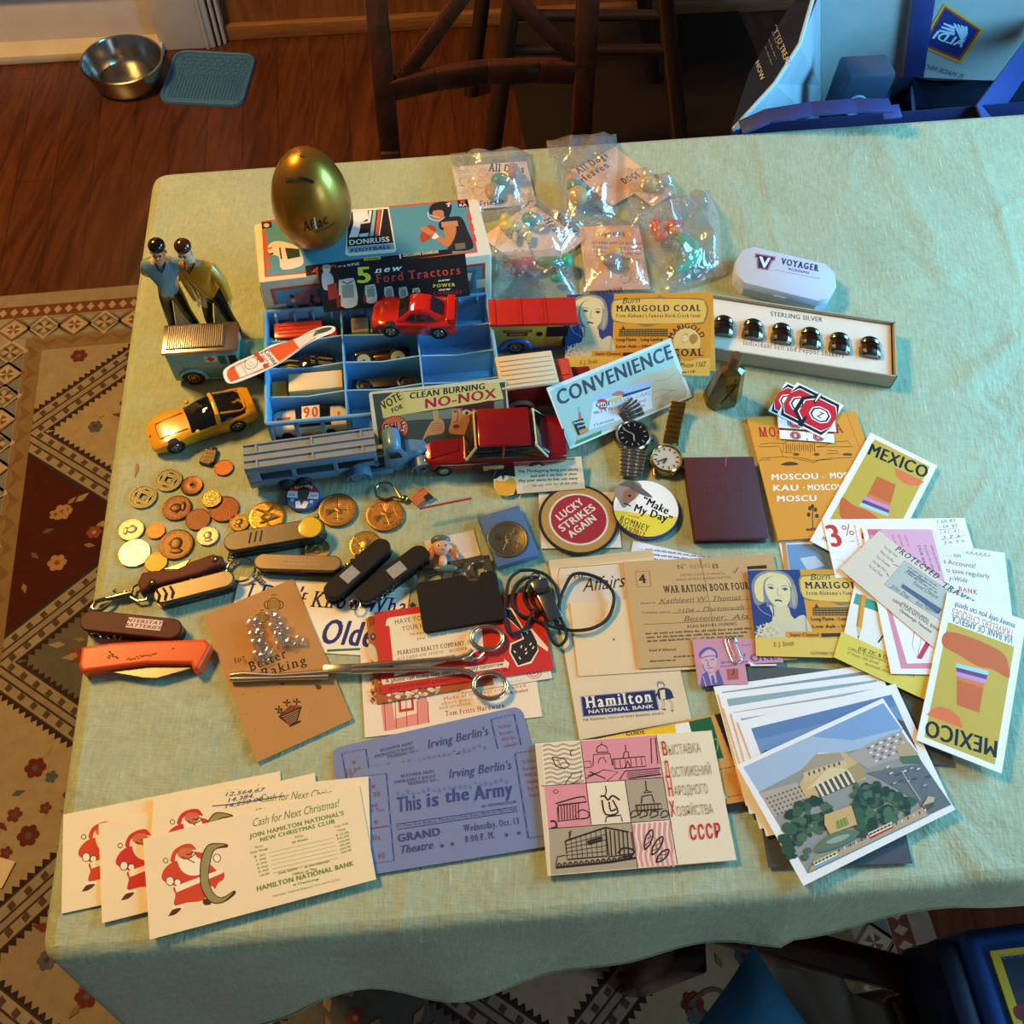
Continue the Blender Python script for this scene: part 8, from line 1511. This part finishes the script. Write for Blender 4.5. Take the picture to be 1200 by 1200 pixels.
c.P([(945, 320), (1000, 270), (1040, 320), (975, 360)], '#1d1d2a'); c.L([(945, 228), (1050, 325)], .0012, '#b5923e'); c.done('flag_charm', '', '', parent=o)
def badge(p, d, label, name='pin_badge', rimc='#24407c', th=.004, base=0.):
    q = at(*p, ZT+.0004+base); M = frame(q, (1, 0, 0)); o = thing(name, label, 'badge', M); b = MB(); R = d/2; b.lathe([(R*.9, 0), (R, .0008), (R, .002), (R*.96, th*.9), (R*.8, th), (0, th)], mat('badge_shell', rimc, .25, coat=.4), 48); b.obj('shell', o)
    c = Card((0, 0), (0, 0), (0, 0), M=M @ Matrix.Translation((0, 0, th)), size=(d, d), body=None); c.th = 0; c.lay = .0001; return o, c, R
def arcp(R, a0, a1, n=16): return [(R*math.sin(math.radians(a0+(a1-a0)*k/n)), R*math.cos(math.radians(a0+(a1-a0)*k/n))) for k in range(n+1)]
def loc(c): c.remap = lambda a, b: (a, b); return c
o, c, R = badge((355.7, 583.6), .0325, 'small round campaign badge, red over white and blue, with a face'); loc(c); R *= .93
c.poly(arcp(R, 0, 358, 40)[::-1], '#ded8cc'); c.poly(c.fix(arcp(R, -72, 72)), '#b8322c'); c.poly(c.fix(arcp(R, 100, 260)), '#2c5590'); c.ring((0, 0), R*.70, 'OBAMA', R*.2, '#e0d8c8', -48, 48, 2)
c.S([(-R*.36, R*.1), (-R*.3, R*.5), (0, R*.62), (R*.3, R*.5), (R*.36, R*.1), (R*.2, -R*.38), (-R*.15, -R*.4)], '#5c4434', 4); c.S([(-R*.36, R*.2), (-R*.3, R*.5), (0, R*.64), (R*.3, R*.5), (R*.36, R*.3), (R*.2, R*.45), (-R*.2, R*.42)], '#15120f', 4); c.poly(c.fix([(-R*.4, -R*.45), (-R*.15, -R*.36), (0, -R*.7), (R*.15, -R*.36), (R*.45, -R*.42), (R*.3, -R*.9), (-R*.3, -R*.9)]), '#e4dcd0')
for x in (-.14, .14): c.E(x*R, R*.18, R*.06, R*.035, '#15100c')
c.L([(-R*.1, -R*.16), (R*.1, -R*.16)], .0005, '#2a1510'); c.T((-R*.9, -R*.04), (-R*.5, -R*.04), -R*.14, 'VOTE', '#7a2c28', 1); c.T((R*.5, -R*.04), (R*.9, -R*.04), -R*.14, 'VOTE', '#7a2c28', 1); c.T((-R*.72, -R*.45), (-R*.52, -R*.45), -R*.2, '0', '#e0d8c8', 2); c.T((R*.5, -R*.5), (R*.7, -R*.5), -R*.2, '8', '#e0d8c8', 2); c.done('badge_face', '', '', parent=o)
o, c, R = badge((756, 599), .0655, 'large white and yellow campaign badge with bold quotation beside the red patch', th=.0055); loc(c); c.poly(arcp(R*.95, 0, 358, 50)[::-1], '#e9e8e2'); c.poly(c.fix(arcp(R*.95, 105, 262, 30)), '#dccb3c'); c.remap = None; c.z(640, 540, .14167)
c.S([(560, 250), (640, 180), (740, 170), (790, 210), (760, 290), (690, 350), (640, 390), (600, 330)], '#8c8078'); c.S([(640, 260), (700, 230), (750, 270), (690, 345), (650, 350)], '#9a6a54'); c.S([(600, 200), (700, 165), (800, 230), (880, 305), (760, 270), (680, 220)], '#5c5a54'); c.E(690, 290, 14, 10, '#3a2018'); c.L([(640, 350), (700, 375)], .0014, '#2a2420')
c.T((785, 345), (1000, 445), 62, '“Make', '#15151a', 2); c.T((720, 415), (1030, 520), 62, 'My Day”', '#15151a', 2); c.T((672, 460), (768, 482), 28, 'vote', '#a8442c', 0, .3); c.T((600, 500), (840, 590), 52, 'ROMNEY', '#2f3424', 1, 0, 1); c.T((590, 545), (700, 595), 44, 'RYAN', '#2f3424', 1, 0, 1); c.T((705, 598), (805, 640), 46, '2012', '#a8321f', 2); c.done('badge_face', '', '', parent=o)
pc_ = Card((631, 578), (722, 577), (636, 643), z=ZT+.0012, body='#e6e0d4'); pc_.done('backing_card', 'white card behind the embroidered round patch', 'card')
q = at(678, 609, ZT+.0022); o = thing('embroidered_patch', 'round red and gold embroidered patch with white lettering on a white card', 'patch', Matrix.Translation(q)); R = .0385; b = MB(); b.lathe([(R*.97, 0), (R, .0006), (R*.99, .0018), (R*.94, .0020), (R*.93, .0012), (0, .0012)], mat('black_thread', '#1b1a1c', .8, 0, .2, 300), 56); b.obj('border', o)
c = Card((0, 0), (0, 0), (0, 0), M=o.matrix_world @ Matrix.Translation((0, 0, .0013)), size=(.08, .08), body=None); c.th = 0; c.lay = .0001; loc(c); th_ = lambda h: mat('thread', h, .8, 0, .16, 400, .4, 900)
for r_, h in ((.93, '#b98f45'), (.74, '#e2dccb'), (.69, '#a81f2c')): c.poly(arcp(R*r_, 0, 358, 60)[::-1], th_(h))
c.remap = None; c.z(570, 520, .125)
for s, p0, p1 in (('LUCKY', (688, 725), (918, 560)), ('STRIKES', (712, 828), (1030, 612)), ('AGAIN', (800, 885), (1040, 710))): c.T(p0, p1, 70, s, '#e4ddd0', 2)
c.done('patch_face', '', '', parent=o)
def sheet_film(px4, z, label, name): P4 = [at(*p)+Z*z for p in px4]; o_ = P4[0]; b = MB(); n = 14; R = [[((P4[0]*(1-i/n)+P4[1]*i/n)*(1-j/n)+(P4[3]*(1-i/n)+P4[2]*i/n)*j/n)-o_+Z*(.0006*math.sin(i*1.3+j*.8)) for i in range(n+1)] for j in range(n+1)]; b.loft([r+[p-Z*.0002 for p in r[::-1]] for r in R], FILM2); return tag(b.obj(name, None, Matrix.Translation(o_)), label, 'plastic sleeve')
sheet_film([(612, 572), (742, 566), (748, 650), (622, 656)], .0062, 'clear plastic sleeve over the round patch and its white card', 'plastic_sleeve')
# coin case
cc_ = Card((560, 606), (608, 592), (585, 664), z=ZT+.008, body=None); w, h = cc_.w, cc_.h; M = cc_.F.copy(); M.translation = V((M.translation.x, M.translation.y, ZT)); o = thing('coin_case', 'small blue coin case with clear lid beside the embroidered patch', 'case', M); b = MB(); b.box((0, 0, .0045), (w, h, .008), mat('blue_foam_case', '#4d6c98', .7, 0, .25, 500), .0008); b.obj('foam_tray', o); b = MB(); b.box((0, 0, .0098), (w+.003, h+.003, .0006), FILM2)
for x, y, dx, dy in ((w/2+.001, 0, .0008, h), (-w/2-.001, 0, .0008, h), (0, h/2+.001, w, .0008), (0, -h/2-.001, w, .0008)): b.box((x, y, .006), (dx, dy, .008), FILM2)
b.obj('clear_lid', o); coin((595.3, 632), .0385, '#6f6248', 'large dark silver coin with an eagle inside the blue case', relief='eagle', k=4.6, th=.0012, group='cased coin')
# charm
M, _ = near((233, 544), (252, 546)); o = thing('square_charm', 'small dark metal charm with a loop and worn lettering near the yellow car', 'charm', M); PW = metal('#5e5244', .5); b = MB(); b.prism([(.001, .0), (.011, -.002), (.016, .002), (.0155, .016), (.003, .017)], .0004, .0045, PW, .0012)
for r_ in range(3):
    for k in range(3): b.box((.0055+k*.003, .003+r_*.0045, .0046), (.0018, .003, .0006), PW)
b.obj('plate', o); b = MB(); b.tube([(.012+.002*math.cos(t*.5), .0175, .003+.002*math.sin(t*.5)) for t in range(13)], .0007, PW, 6, True); b.obj('loop', o)
tag(MB().prism([(0, 0), (.008, .006), (.011, .012), (.009, .013)], .0003, .0007, mat('dry_leaf', '#9a6a34', .7)).obj('leaf_scrap', None, near((158, 560), (171, 552))[0]), 'small brown scrap of dried leaf left of the square-holed coins', 'leaf')
# ================================================================ knives and keys
def stad(L, w, n=8, t=1.): return [(L-w/2+w/2*math.cos(math.radians(-90+180*k/n)), w/2*math.sin(math.radians(-90+180*k/n))) for k in range(n+1)]+[(w/2*t+w/2*math.cos(math.radians(90+180*k/n)), w/2*math.sin(math.radians(90+180*k/n))) for k in range(n+1)]
KM = metal('#8f8a80', .25); KMD = metal('#5c5850', .3)
def helix(b, x0, x1, y, z, r=.0022, n=4): b.tube([(x0+(x1-x0)*k/60, y+r*math.cos(k/60*n*6.283), z+r*math.sin(k/60*n*6.283)) for k in range(61)], .0009, KM, 6)
def knife(label, p0, p1, w, scale, z=0., corkscrew=0, h=.013, ring=False, flip=0):
    a, b_ = at(*p0, ZT+.008), at(*p1, ZT+.008); M = frame(V((a.x, a.y, ZT+.0004+z)), b_-a); L = (b_-a).length; o = thing('pocket_knife', label, 'knife', M)
    for z0, z1 in ((0, .0028), (h-.003, h)): b = MB(); b.prism(stad(L, w), z0, z1, scale, .0012 if z0 else 0, T=Matrix.Translation((0, 0, 0))); b.obj('handle_scale', o)
    b = MB(); n = 3; st = stad(L*.985, w*.93)
    for k in range(n): z0 = .003+(h-.0062)*k/n; b.prism([(x+.001, y) for x, y in st], z0, z0+(h-.0062)/n*.72, KM if k % 2 == 0 else KMD)
    b.obj('liners', o); b = MB(); s_ = -1 if flip else 1
    b.prism([(L*.08, s_*w*.40), (L*.5, s_*w*.52), (L*.62, s_*w*.45), (L*.3, s_*w*.3)] if s_ < 0 else [(L*.3, w*.3), (L*.62, w*.45), (L*.5, w*.56), (L*.08, w*.44)], .0045, .006, KM, .0004); b.obj('blade', o)
    if corkscrew: b = MB(); helix(b, L*(.12 if corkscrew > 0 else .45), L*(.42 if corkscrew > 0 else .8), corkscrew/abs(corkscrew)*0+(w*.55*(1 if abs(corkscrew) == 1 else -1)), h*.55); b.obj('corkscrew', o)
    if ring: b = MB(); b.tube([(-.004+.005*math.cos(t*.4), .005*math.sin(t*.4), .006) for t in range(16)], .0008, KM, 6, True); b.obj('split_ring', o)
    return o, M, L
def flag(o, M, L, x0, x1, w, h):
    c = Card((0, 0), (0, 0), (0, 0), M=M @ Matrix.Translation(((x0+x1)/2*L, 0, h)), size=((x1-x0)*L, w), th=.0002, body='#b5aea2')
    for k in range(6): c.U(0, .09+k*.16, 1, .16+k*.16, '#5a544c')
    c.U(.6, 0, 1, .5, '#8f8880'); c.done('flag_decal', '', '', parent=o)
BKS = mat('black_handle', '#15110f', .6, 0, .15, 60, spec=.25); GRY = metal('#5f584e', .42)
o, M, L = knife('black pocket knife with a silver flag and a corkscrew, left of two', (383, 702), (455, 637), .0185, BKS, corkscrew=-1, z=.001); flag(o, M, L, .28, .48, .011, .013)
o, M, L = knife('black pocket knife with a silver flag and a key ring, right of two', (420, 705), (500, 646), .0185, BKS, corkscrew=2, z=.0012, ring=True); flag(o, M, L, .46, .66, .011, .013)
o, M, L = knife('brushed grey pocket knife with a yellow disc and black slots', (264, 641), (382, 621), .0205, GRY, h=.016, flip=1)
b = MB(); b.lathe([(.0105, .0158), (.0105, .0166), (.009, .0170), (0, .0170)], mat('yellow_disc', '#d9a81c', .3, coat=.4), 28, Matrix.Translation((L-.0135, .0005, 0))); b.obj('yellow_disc', o); b = MB()
for k in range(3): b.prism([(L*.24+k*.005, -.005), (L*.255+k*.005, -.005), (L*.285+k*.005, .006), (L*.27+k*.005, .006)], .0155, .0163, TYRE)
b.obj('slots', o); b = MB(); b.prism(stad(.030, .020), 0, .0125, mat('dark_green_handle', '#27382c', .35), T=Matrix.Translation((L-.031, 0, .0002))); b.obj('green_grip', o)
o, M, L = knife('plain worn steel pocket knife beside the key ring', (299, 660), (401, 663), .0165, metal('#786a5a', .42), h=.011, flip=1, z=.0012); c = Card((0, 0), (0, 0), (0, 0), M=M @ Matrix.Translation((L*.5, 0, .011)), size=(L, .016), body=None); c.th = 0; c.lay = .0001; loc(c); c.T((-.014, .001), (.016, .001), -.0016, 'Compliments of', '#a39a8c', 0); c.T((-.018, -.003), (.020, -.003), -.002, 'PEARSON REALTY CO', '#a39a8c', 1); c.done('engraving', '', '', parent=o)
o, M, L = knife('silver pocket knife with a corkscrew below the leather pouch', (182, 703), (276, 679), .0170, metal('#75695a', .42), h=.014, corkscrew=-1, flip=1); b = MB()
for k in range(3): b.tube([(L*.05+k*.006, -.006, .0141), (L*.05+k*.006+.002, 0, .0148), (L*.05+k*.006, .006, .0141)], .0011, TYRE, 6)
b.obj('slots', o)
o, M, L = knife('maroon pocket knife with a corkscrew and a white name plate', (97, 729), (215, 741), .0195, mat('maroon_handle', '#4a0d10', .5, 0, .05, 40, spec=.25), h=.014, corkscrew=2)
c = Card((0, 0), (0, 0), (0, 0), M=M @ Matrix.Translation((L*.63, .0015, .014)), size=(L*.34, .0095), th=.0003, body='#d9bfae'); loc(c); c.T((-.018, .0006), (.018, .0006), -.003, 'INTERSTATE', '#6a2c24', 2, .2); c.T((-.017, -.0036), (.015, -.0036), -.003, 'BATTERIES', '#6a2c24', 2, .2); c.done('name_plate', '', '', parent=o)
M, L = near((93, 790), (250, 783)); MI = M.inverted(); z7 = lambda a, b_, z: (MI @ at(80+a*.15, 640+b_*.15, ZT+z)); o = thing('folding_knife', 'bright orange folding knife with its blade half open at the left edge', 'knife', M); ORH = mat('orange_handle', '#d2440f', .32, 0, .06, 20, coat=.2)
b = MB(); q = [z7(*p, .008) for p in ((118, 1000), (92, 955), (115, 802), (350, 768), (600, 752), (1075, 738), (1128, 790), (1030, 975), (985, 985), (965, 935), (620, 935), (300, 975))]; b.prism([(p.x, p.y) for p in q][::-1], .0004, .013, ORH, .003, 3); b.obj('handle', o); b = MB(); q = [z7(*p, .006) for p in ((240, 975), (600, 930), (975, 930), (965, 962), (690, 1040), (590, 1035))]; b.prism([(p.x, p.y) for p in q][::-1], .006, .0078, metal('#8a8176', .3), .0006); b.obj('blade', o)
c = Card((0, 0), (0, 0), (0, 0), M=M @ Matrix.Translation((0, 0, .0131)), size=(.1, .02), body=None); c.th = 0; c.lay = .0001; i3 = lambda a, b_: (lambda p: (p.x, p.y))(z7(a, b_, .0131)); c.remap = i3
for k in range(14): rr = random.Random(k); c.E(345+rr.uniform(-45, 45), 850+rr.uniform(-30, 28), 9, 5, '#5c2212', rr.uniform(0, 90), 8)
for k in range(16): rr = random.Random(k+50); c.E(460+k*15, 885-k*3+rr.uniform(-8, 8), 10, 4, '#7a2c14', -8, 8)
c.E(818, 800, 8, 5, '#5c2212'); c.done('worn_print', '', '', parent=o)
M, L = near((162, 690), (264, 656)); MI = M.inverted(); o = thing('leather_knife_pouch', 'brown leather strap pouch with a knife inside and a steel swivel clip', 'knife pouch', M); LE = mat('brown_leather', '#5a2617', .6, 0, .2, 40, .15, 500, spec=.3); b = MB(); q = [z7(*p, .009) for p in ((570, 375), (545, 290), (580, 215), (700, 195), (860, 195), (960, 130), (1130, 70), (1205, 85), (1215, 150), (1000, 240), (760, 300), (640, 330))]; b.prism([(p.x, p.y) for p in q][::-1], .001, .0125, LE, .003, 3); b.obj('strap', o)
for p in ((652, 282), (1145, 102)): c_ = z7(*p, .0125); b = MB(); b.lathe([(.0032, 0), (.0036, .0008), (.0018, .0016), (0, .0008)], metal('#8a6a58', .3), 18, Matrix.Translation((c_.x, c_.y, .0122))); b.obj('rivet', o)
b = MB(); q = [z7(*p, .005) for p in ((740, 190), (880, 140), (960, 110), (920, 165), (860, 192))]; b.prism([(p.x, p.y) for p in q][::-1], .006, .0075, KM, .0004); b.obj('blade', o); b = MB(); b.tube([z7(*p, .005) for p in ((545, 300), (505, 320), (490, 400), (540, 430), (610, 420), (620, 380))], .0012, KM, 8); b.tube([z7(*p, .005) for p in ((500, 370), (430, 385), (300, 410))], [.003, .0035, .0022], KM, 10)
for x in (440, 465, 490): b.tube([z7(x+9*math.cos(t*.7)*.3, 375+22*math.sin(t*.7), .005) for t in range(9)], .0014, KM, 6, True)
b.tube([z7(*p, .005) for p in ((300, 410), (220, 430), (185, 480), (200, 500), (270, 495), (340, 440), (350, 415))], [.002, .0022, .0018, .0016, .0016, .0014, .0012], KM, 8); b.ball(z7(365, 350, .007), (.002, .002, .002), KM); b.obj('swivel_clip', o)
q = at(282.5, 668, ZT+.004); o = thing('key_ring', 'steel split key ring between the leather pouch and the plain steel knife', 'key ring', Matrix.Translation(q)); b = MB()
for k in (0, 1): b.tube([(.0128*math.cos(t*.26), .0118*math.sin(t*.26), k*.0011) for t in range(24)], .0009, KM, 8, True)
b.obj('ring', o); b = MB()
for k in range(4): b.tube([(.015+k*.004*.6+.0026*math.cos(t), -.006-k*.002+.0018*math.sin(t), .0006) for t in [i*.7 for i in range(9)]], .0006, KM, 6, True); b.tube([(-.012+.002*math.cos(t), .010+k*.003+.002*math.sin(t), .0006) for t in [i*.7 for i in range(9)]], .0006, KM, 6, True)
b.obj('chain_links', o)
# ================================================================ card tool, doll bag, whistle, clamp, clear bits
SL = Card((486.7, 683), (580.7, 667.5), (495, 742), z=ZT+.0075, body=None); w, h = SL.w, SL.h; M = SL.F.copy(); M.translation = V((M.translation.x, M.translation.y, ZT+.0038)); o = thing('tool_sleeve', 'black leather sleeve with a thumb notch on the red card', 'sleeve', M); b = MB(); q = rrect(w, h, .005); nt_ = [(.016-.007*math.cos(t*math.pi/8), h/2-.008*math.sin(t*math.pi/8)) for t in range(9)][::-1]; top_ = [p for p in q]
i_ = 7; b.prism(q[:i_]+nt_+q[i_:], 0, .0038, mat('black_leather', '#18120e', .65, 0, .25, 120, .3, 900, spec=.25), .001, 2); b.obj('sleeve_body', o)
M2 = M @ Matrix.Translation((.001, h/2+.006, .0045)); o = thing('card_tool', 'flat steel multi tool card sticking out of the black sleeve', 'tool', M); b = MB(); TL_ = metal('#8f836f', .3)
w2 = w*.93; y0, y1 = h/2-.004, h/2+.017
for x0, x1, a0, a1 in ((-w2/2, w2/2, y1-.004, y1), (-w2/2, -w2/2+.006, y0, y1), (-w2/2+.024, -w2/2+.032, y0, y1), (-w2/2+.044, -w2/2+.052, y0, y1), (w2/2-.006, w2/2, y0, y1), (-w2/2, w2/2, y0-.004, y0+.002)): b.box(((x0+x1)/2, (a0+a1)/2, .0015), (x1-x0, a1-a0, .0012), TL_)
b.tube([(-w2/2+.038+.0062*math.cos(t*math.pi/3), y0+.010+.0062*math.sin(t*math.pi/3), .0018) for t in range(6)], .0010, metal('#b5a890', .2), 6, True); b.tube([(w2/2-.014+.008*math.cos(t*.33), y0+.008+.008*math.sin(t*.33), .0018) for t in range(19)], .0010, metal('#b5a890', .2), 6, True)
b.tube([(-w2/2+.008, y0+.004, .0018), (-w2/2+.009, y0+.009, .0018), (-w2/2+.022, y0+.010, .0018), (-w2/2+.022, y0+.004, .0018)], .0010, metal('#b5a890', .2), 6); b.obj('tool_plate', o)
c = Card((497, 634), (555, 621), (505, 664), z=ZT+.0012, th=.0003, body='#d9c9b8'); c.done('paper_slip', 'pale paper slip behind the doll head in the zip bag', 'paper')
q = at(518, 646); o = thing('doll_head', 'small toy head with orange plaits and a green cap in the zip bag', 'toy', frame(q+Z*.002, (1, .1, 0))); b = MB(); b.ball((0, 0, .006), (.0088, .010, .006), plas('#d9a282')); b.ball((.001, -.014, .005), (.004, .007, .004), plas('#d9a282')); b.obj('head', o); b = MB(); b.ball((-.001, .007, .0062), (.0095, .0055, .0062), plas('#5f6a58')); b.obj('cap', o)
for x in (-.010, .012): b = MB(); b.tube([(x*.7, 0, .006), (x, -.006, .006), (x*1.15, -.012, .005)], [.003, .0042, .002], plas('#d0702c'), 8); b.obj('plait', o)
b = MB(); b.ball((.003, -.021, .004), (.011, .004, .003), plas('#4f6a58')); b.obj('shoulders', o); b = MB()
for x in (-.003, .004): b.ball((x, -.001, .0118), (.0008, .0008, .0006), mat('painted_eye', '#2a1a14', .4))
b.ball((.001, -.005, .0114), (.0012, .0007, .0006), plas('#b8443c')); b.obj('face_paint', o)
zb = sheet_film([(492, 604), (553, 590), (560, 652), (500, 668)], .0150, 'clear zip bag with a red strip holding a small doll head', 'zip_bag'); b = MB(); p, q = at(493, 606), at(552.5, 594); b.tube([p-at(492, 604)+Z*.0012, q-at(492, 604)+Z*.0012], .0011, mat('red_zip', '#b0303c', .4), 6); b.obj('zip_strip', zb)
M, L = near((600, 700), (720, 700)); MI = M.inverted(); r5 = lambda a, b_, z: MI @ at(560+a*.15, 640+b_*.15, ZT+z); o = thing('whistle', 'steel whistle on a looped black cord beside the black sleeve', 'whistle', M); CK = mat('black_cord', '#15120f', .7, 0, .2, 300); WS = metal('#9a9a98', .24)
b = MB(); A, B_ = r5(455, 280, .006), r5(600, 590, .006); ax = (B_-A).normalized(); WM = frame(A, ax); Lb = (B_-A).length; b.box((Lb*.60, .001, .0), (Lb*.78, .0135, .0105), WS, .0015, T=WM); b.box((Lb*.16, .001, .001), (Lb*.26, .0160, .0130), WS, .002, T=WM); b.obj('barrel', o); b = MB(); b.box((Lb*.27, .001, .0062), (.006, .0130, .0022), mat('whistle_slot', '#0b0a0a', .6), T=WM); b.obj('air_slot', o); b = MB(); b.tube([WM @ V((-.004+.004*math.cos(t*.5), .001+.004*math.sin(t*.5), .002)) for t in range(13)], .0010, WS, 6, True); b.obj('ring', o)
for q in ([(470, 245), (400, 245), (310, 290), (270, 380), (275, 470), (340, 540), (440, 570), (520, 610), (560, 680), (590, 750), (640, 775), (690, 720), (680, 650), (600, 600)], [(455, 240), (380, 300), (360, 400), (410, 490), (470, 500), (540, 520)], [(690, 650), (640, 540), (640, 430), (690, 300), (740, 225), (830, 215), (960, 260), (1050, 350), (1060, 450), (1010, 570), (900, 640), (760, 660), (690, 650), (580, 630), (540, 600)], [(330, 190), (250, 260), (220, 400), (215, 560), (240, 670), (300, 680), (370, 640), (420, 530), (470, 490)], [(330, 190), (430, 190), (530, 225), (600, 300), (635, 400), (640, 450)], [(430, 300), (400, 360), (430, 440), (500, 520), (560, 560)]):
    b = MB(); b.tube(smooth([r5(x, y, .0062+.0012*math.sin(i*1.9)) for i, (x, y) in enumerate(q)], 6), .0016, CK, 8); b.obj('cord', o)
M, L = near((268, 795), (600, 790)); MI = M.inverted(); r6 = lambda a, b_, z: MI @ at(400+a*.20833, 700+b_*.20833, ZT+z); o = thing('locking_forceps', 'long steel locking forceps with two finger rings across the baking booklet and cards', 'forceps', M); FS = metal('#d0c6b2', .25)
jz = .0075; b = MB(); b.tube([MI @ at(x, y, ZT+jz) for x, y in ((270, 792), (285, 790), (320, 792), (385, 788))], [.0028, .0030, .0021, .0030], FS, 12); b.tube([MI @ at(x, y, ZT+jz) for x, y in ((270, 796), (285, 796), (320, 795), (385, 793))], [.0024, .0026, .0018, .0026], FS, 12); b.obj('jaws', o)
b = MB(); b.box((r6(30, 402, jz)+r6(-40, 405, jz))/2, (.030, .0085, .0055), FS, .0015); b.obj('box_joint', o)
for q, cx, cy, rx, ry in (([(60, 395), (250, 375), (480, 355), (660, 342), (715, 325), (740, 300)], 818, 228, 88, 66), ([(60, 415), (250, 410), (480, 402), (660, 405), (730, 425), (755, 450)], 835, 497, 92, 74)):
    b = MB(); b.tube([r6(x, y, jz) for x, y in q], [.0032, .0026, .0022, .0022, .0026, .0026], FS, 12); b.obj('shank', o); b = MB(); b.tube([r6(cx+rx*math.cos(t*.25), cy+ry*math.sin(t*.25), jz) for t in range(25)], .0021, FS, 10, True); b.obj('finger_ring', o)
b = MB(); b.box(r6(712, 345, jz), (.009, .005, .003), FS, .0008); b.tube([r6(*p, jz) for p in ((712, 350), (770, 340), (800, 310))], .0012, FS, 6); b.obj('ratchet', o)
CL = film('clear_acrylic', (.97, .94, .9), .09, .06, .15, 60, .03)
for i, (pts, lb) in enumerate(((((365, 310), (400, 300), (410, 370), (375, 380), (390, 430), (430, 430), (400, 500), (440, 520), (470, 480)), 'clear plastic toy piece at the left on the baking booklet'), (((480, 260), (520, 270), (500, 330), (560, 330), (520, 380), (560, 390), (540, 440), (600, 430), (660, 405)), 'clear plastic toy piece at the right on the baking booklet'))):
    M, _ = near((290, 740), (350, 740)); MI = M.inverted(); o = thing('clear_toy_piece', lb, 'toy', M, 'clear plastic toy pieces'); rr = random.Random(i); P_ = [MI @ at(225+x*.19172, 670+y*.19172, ZT+.0075) for x, y in pts]
    b = MB()
    for p in P_: b.box(p, (.007+.004*rr.random(), .006+.004*rr.random(), .006), CL, .0018, rz=rr.random()*3)
    for p, q in zip(P_, P_[1:]): b.tube([p, q], .0022, CL, 8)
    b.obj('moulded_body', o); b = MB()
    for k in range(6): p = P_[-1] if i else P_[-3]; b.tube([p+V((-.012+k*.0035, -.003-.001*(k % 2), -.002)), p+V((-.012+k*.0035, -.006, -.002))], .0009, CL, 6)
    b.obj('teeth', o)
# ================================================================ watches
def wz(a, b_, z): return at(690+a*.11667, 440+b_*.11667, ZT+z)
def watch(label, ctr, R, case, dial, hands, up, dirx):
    q = wz(*ctr, .010); M = frame(V((q.x, q.y, ZT+.0006)), dirx); o = thing('wristwatch', label, 'watch', M); b = MB(); b.lathe([(R*.86, .0), (R*.98, .002), (R, .006), (R*.97, .0085), (R*.86, .0105), (R*.82, .0098), (R*.80, .0088)], case, 48, caps=False); b.obj('case', o)
    b = MB(); b.lathe([(R*.81, .0088), (0, .0088)], dial, 40, caps=False); b.obj('dial', o); b = MB()
    for k in range(12): a = k*math.pi/6; b.box((R*.64*math.sin(a), R*.64*math.cos(a), .0091), (.0009, R*.16, .0005), hands, rz=-a)
    b.obj('hour_marks', o)
    for a, l, w in ((up[0], .42, .0014), (up[1], .64, .0010)): b = MB(); b.box((R*l/2*math.sin(a), R*l/2*math.cos(a), .0095), (w, R*l, .0004), hands, rz=-a); b.obj('hand', o)
    b = MB(); b.lathe([(R*.81, .0102), (0, .0106)], FILM2, 32, caps=False); b.obj('crystal', o); b = MB(); b.lathe([(.0018, 0), (.0021, .001), (.0021, .003), (.0012, .0036)], case, 14, Matrix.Translation((R*.97, 0, .005)) @ Matrix.Rotation(math.pi/2, 4, 'Y')); b.obj('crown', o); return o, M.inverted()
GS = metal('#9c968b', .34); o, MI = watch('steel wristwatch with a black dial on a link bracelet resting against the lettered card', (450, 592), .0188, metal('#a39a84', .2), mat('black_dial', '#0d0e12', .2, coat=.5), mat('steel_marks', '#c9c4b4', .3, .5), (2.95, -1.2), (1, -.12, 0))
def strap(o, MI, pts, W, m, links, nm='bracelet'):
    q = [MI @ wz(x, y, z) for x, y, z in pts]; q = smooth([(p.x, p.y, p.z) for p in q], 2); b = MB()
    for i in range(len(q)-1):
        d = q[i+1]-q[i]; M_ = frame((q[i]+q[i+1])/2, d, d.cross(V((-1, 0, 0)))); Lk = d.length*.92; w_ = W if not callable(W) else W(i/len(q))
        for k in range(links): b.box((0, (k-(links-1)/2)*w_/links, 0), (Lk, w_/links*.985, .0026), m, .0006, T=M_)
    b.obj(nm, o)
strap(o, MI, [(455, 435, .0115), (422, 360, .0165), (385, 305, .019), (345, 285, .0185)], .0235, GS, 3); strap(o, MI, [(450, 745, .009), (445, 800, .008), (435, 870, .007), (428, 950, .006), (420, 1020, .004)], lambda t: .0265-.006*t, GS, 3)
GB = metal('#b58a42', .24); o, MI = watch('gold wristwatch with a pale dial on an expanding bracelet by the maroon book', (782, 830), .0172, metal('#b39a5c', .2), mat('pale_dial', '#c9bda8', .3, coat=.5), mat('dark_marks', '#3a3024', .4), (3.3, 3.9), (1, -.35, 0)); strap(o, MI, [(822, 690, .008), (830, 620, .007), (850, 520, .008), (870, 420, .009), (890, 330, .011), (903, 262, .014)], .0158, GB, 1)
b = MB(); p, q = MI @ wz(655, 985, .004), MI @ wz(840, 1010, .004); b.tube([p, q], .0016, GB, 8)
for s_ in (655, 840): b.tube([MI @ wz(s_, 930 if s_ < 700 else 950, .006), MI @ wz(s_, 1005, .004)], .0018, GB, 8)
b.obj('lugs', o)
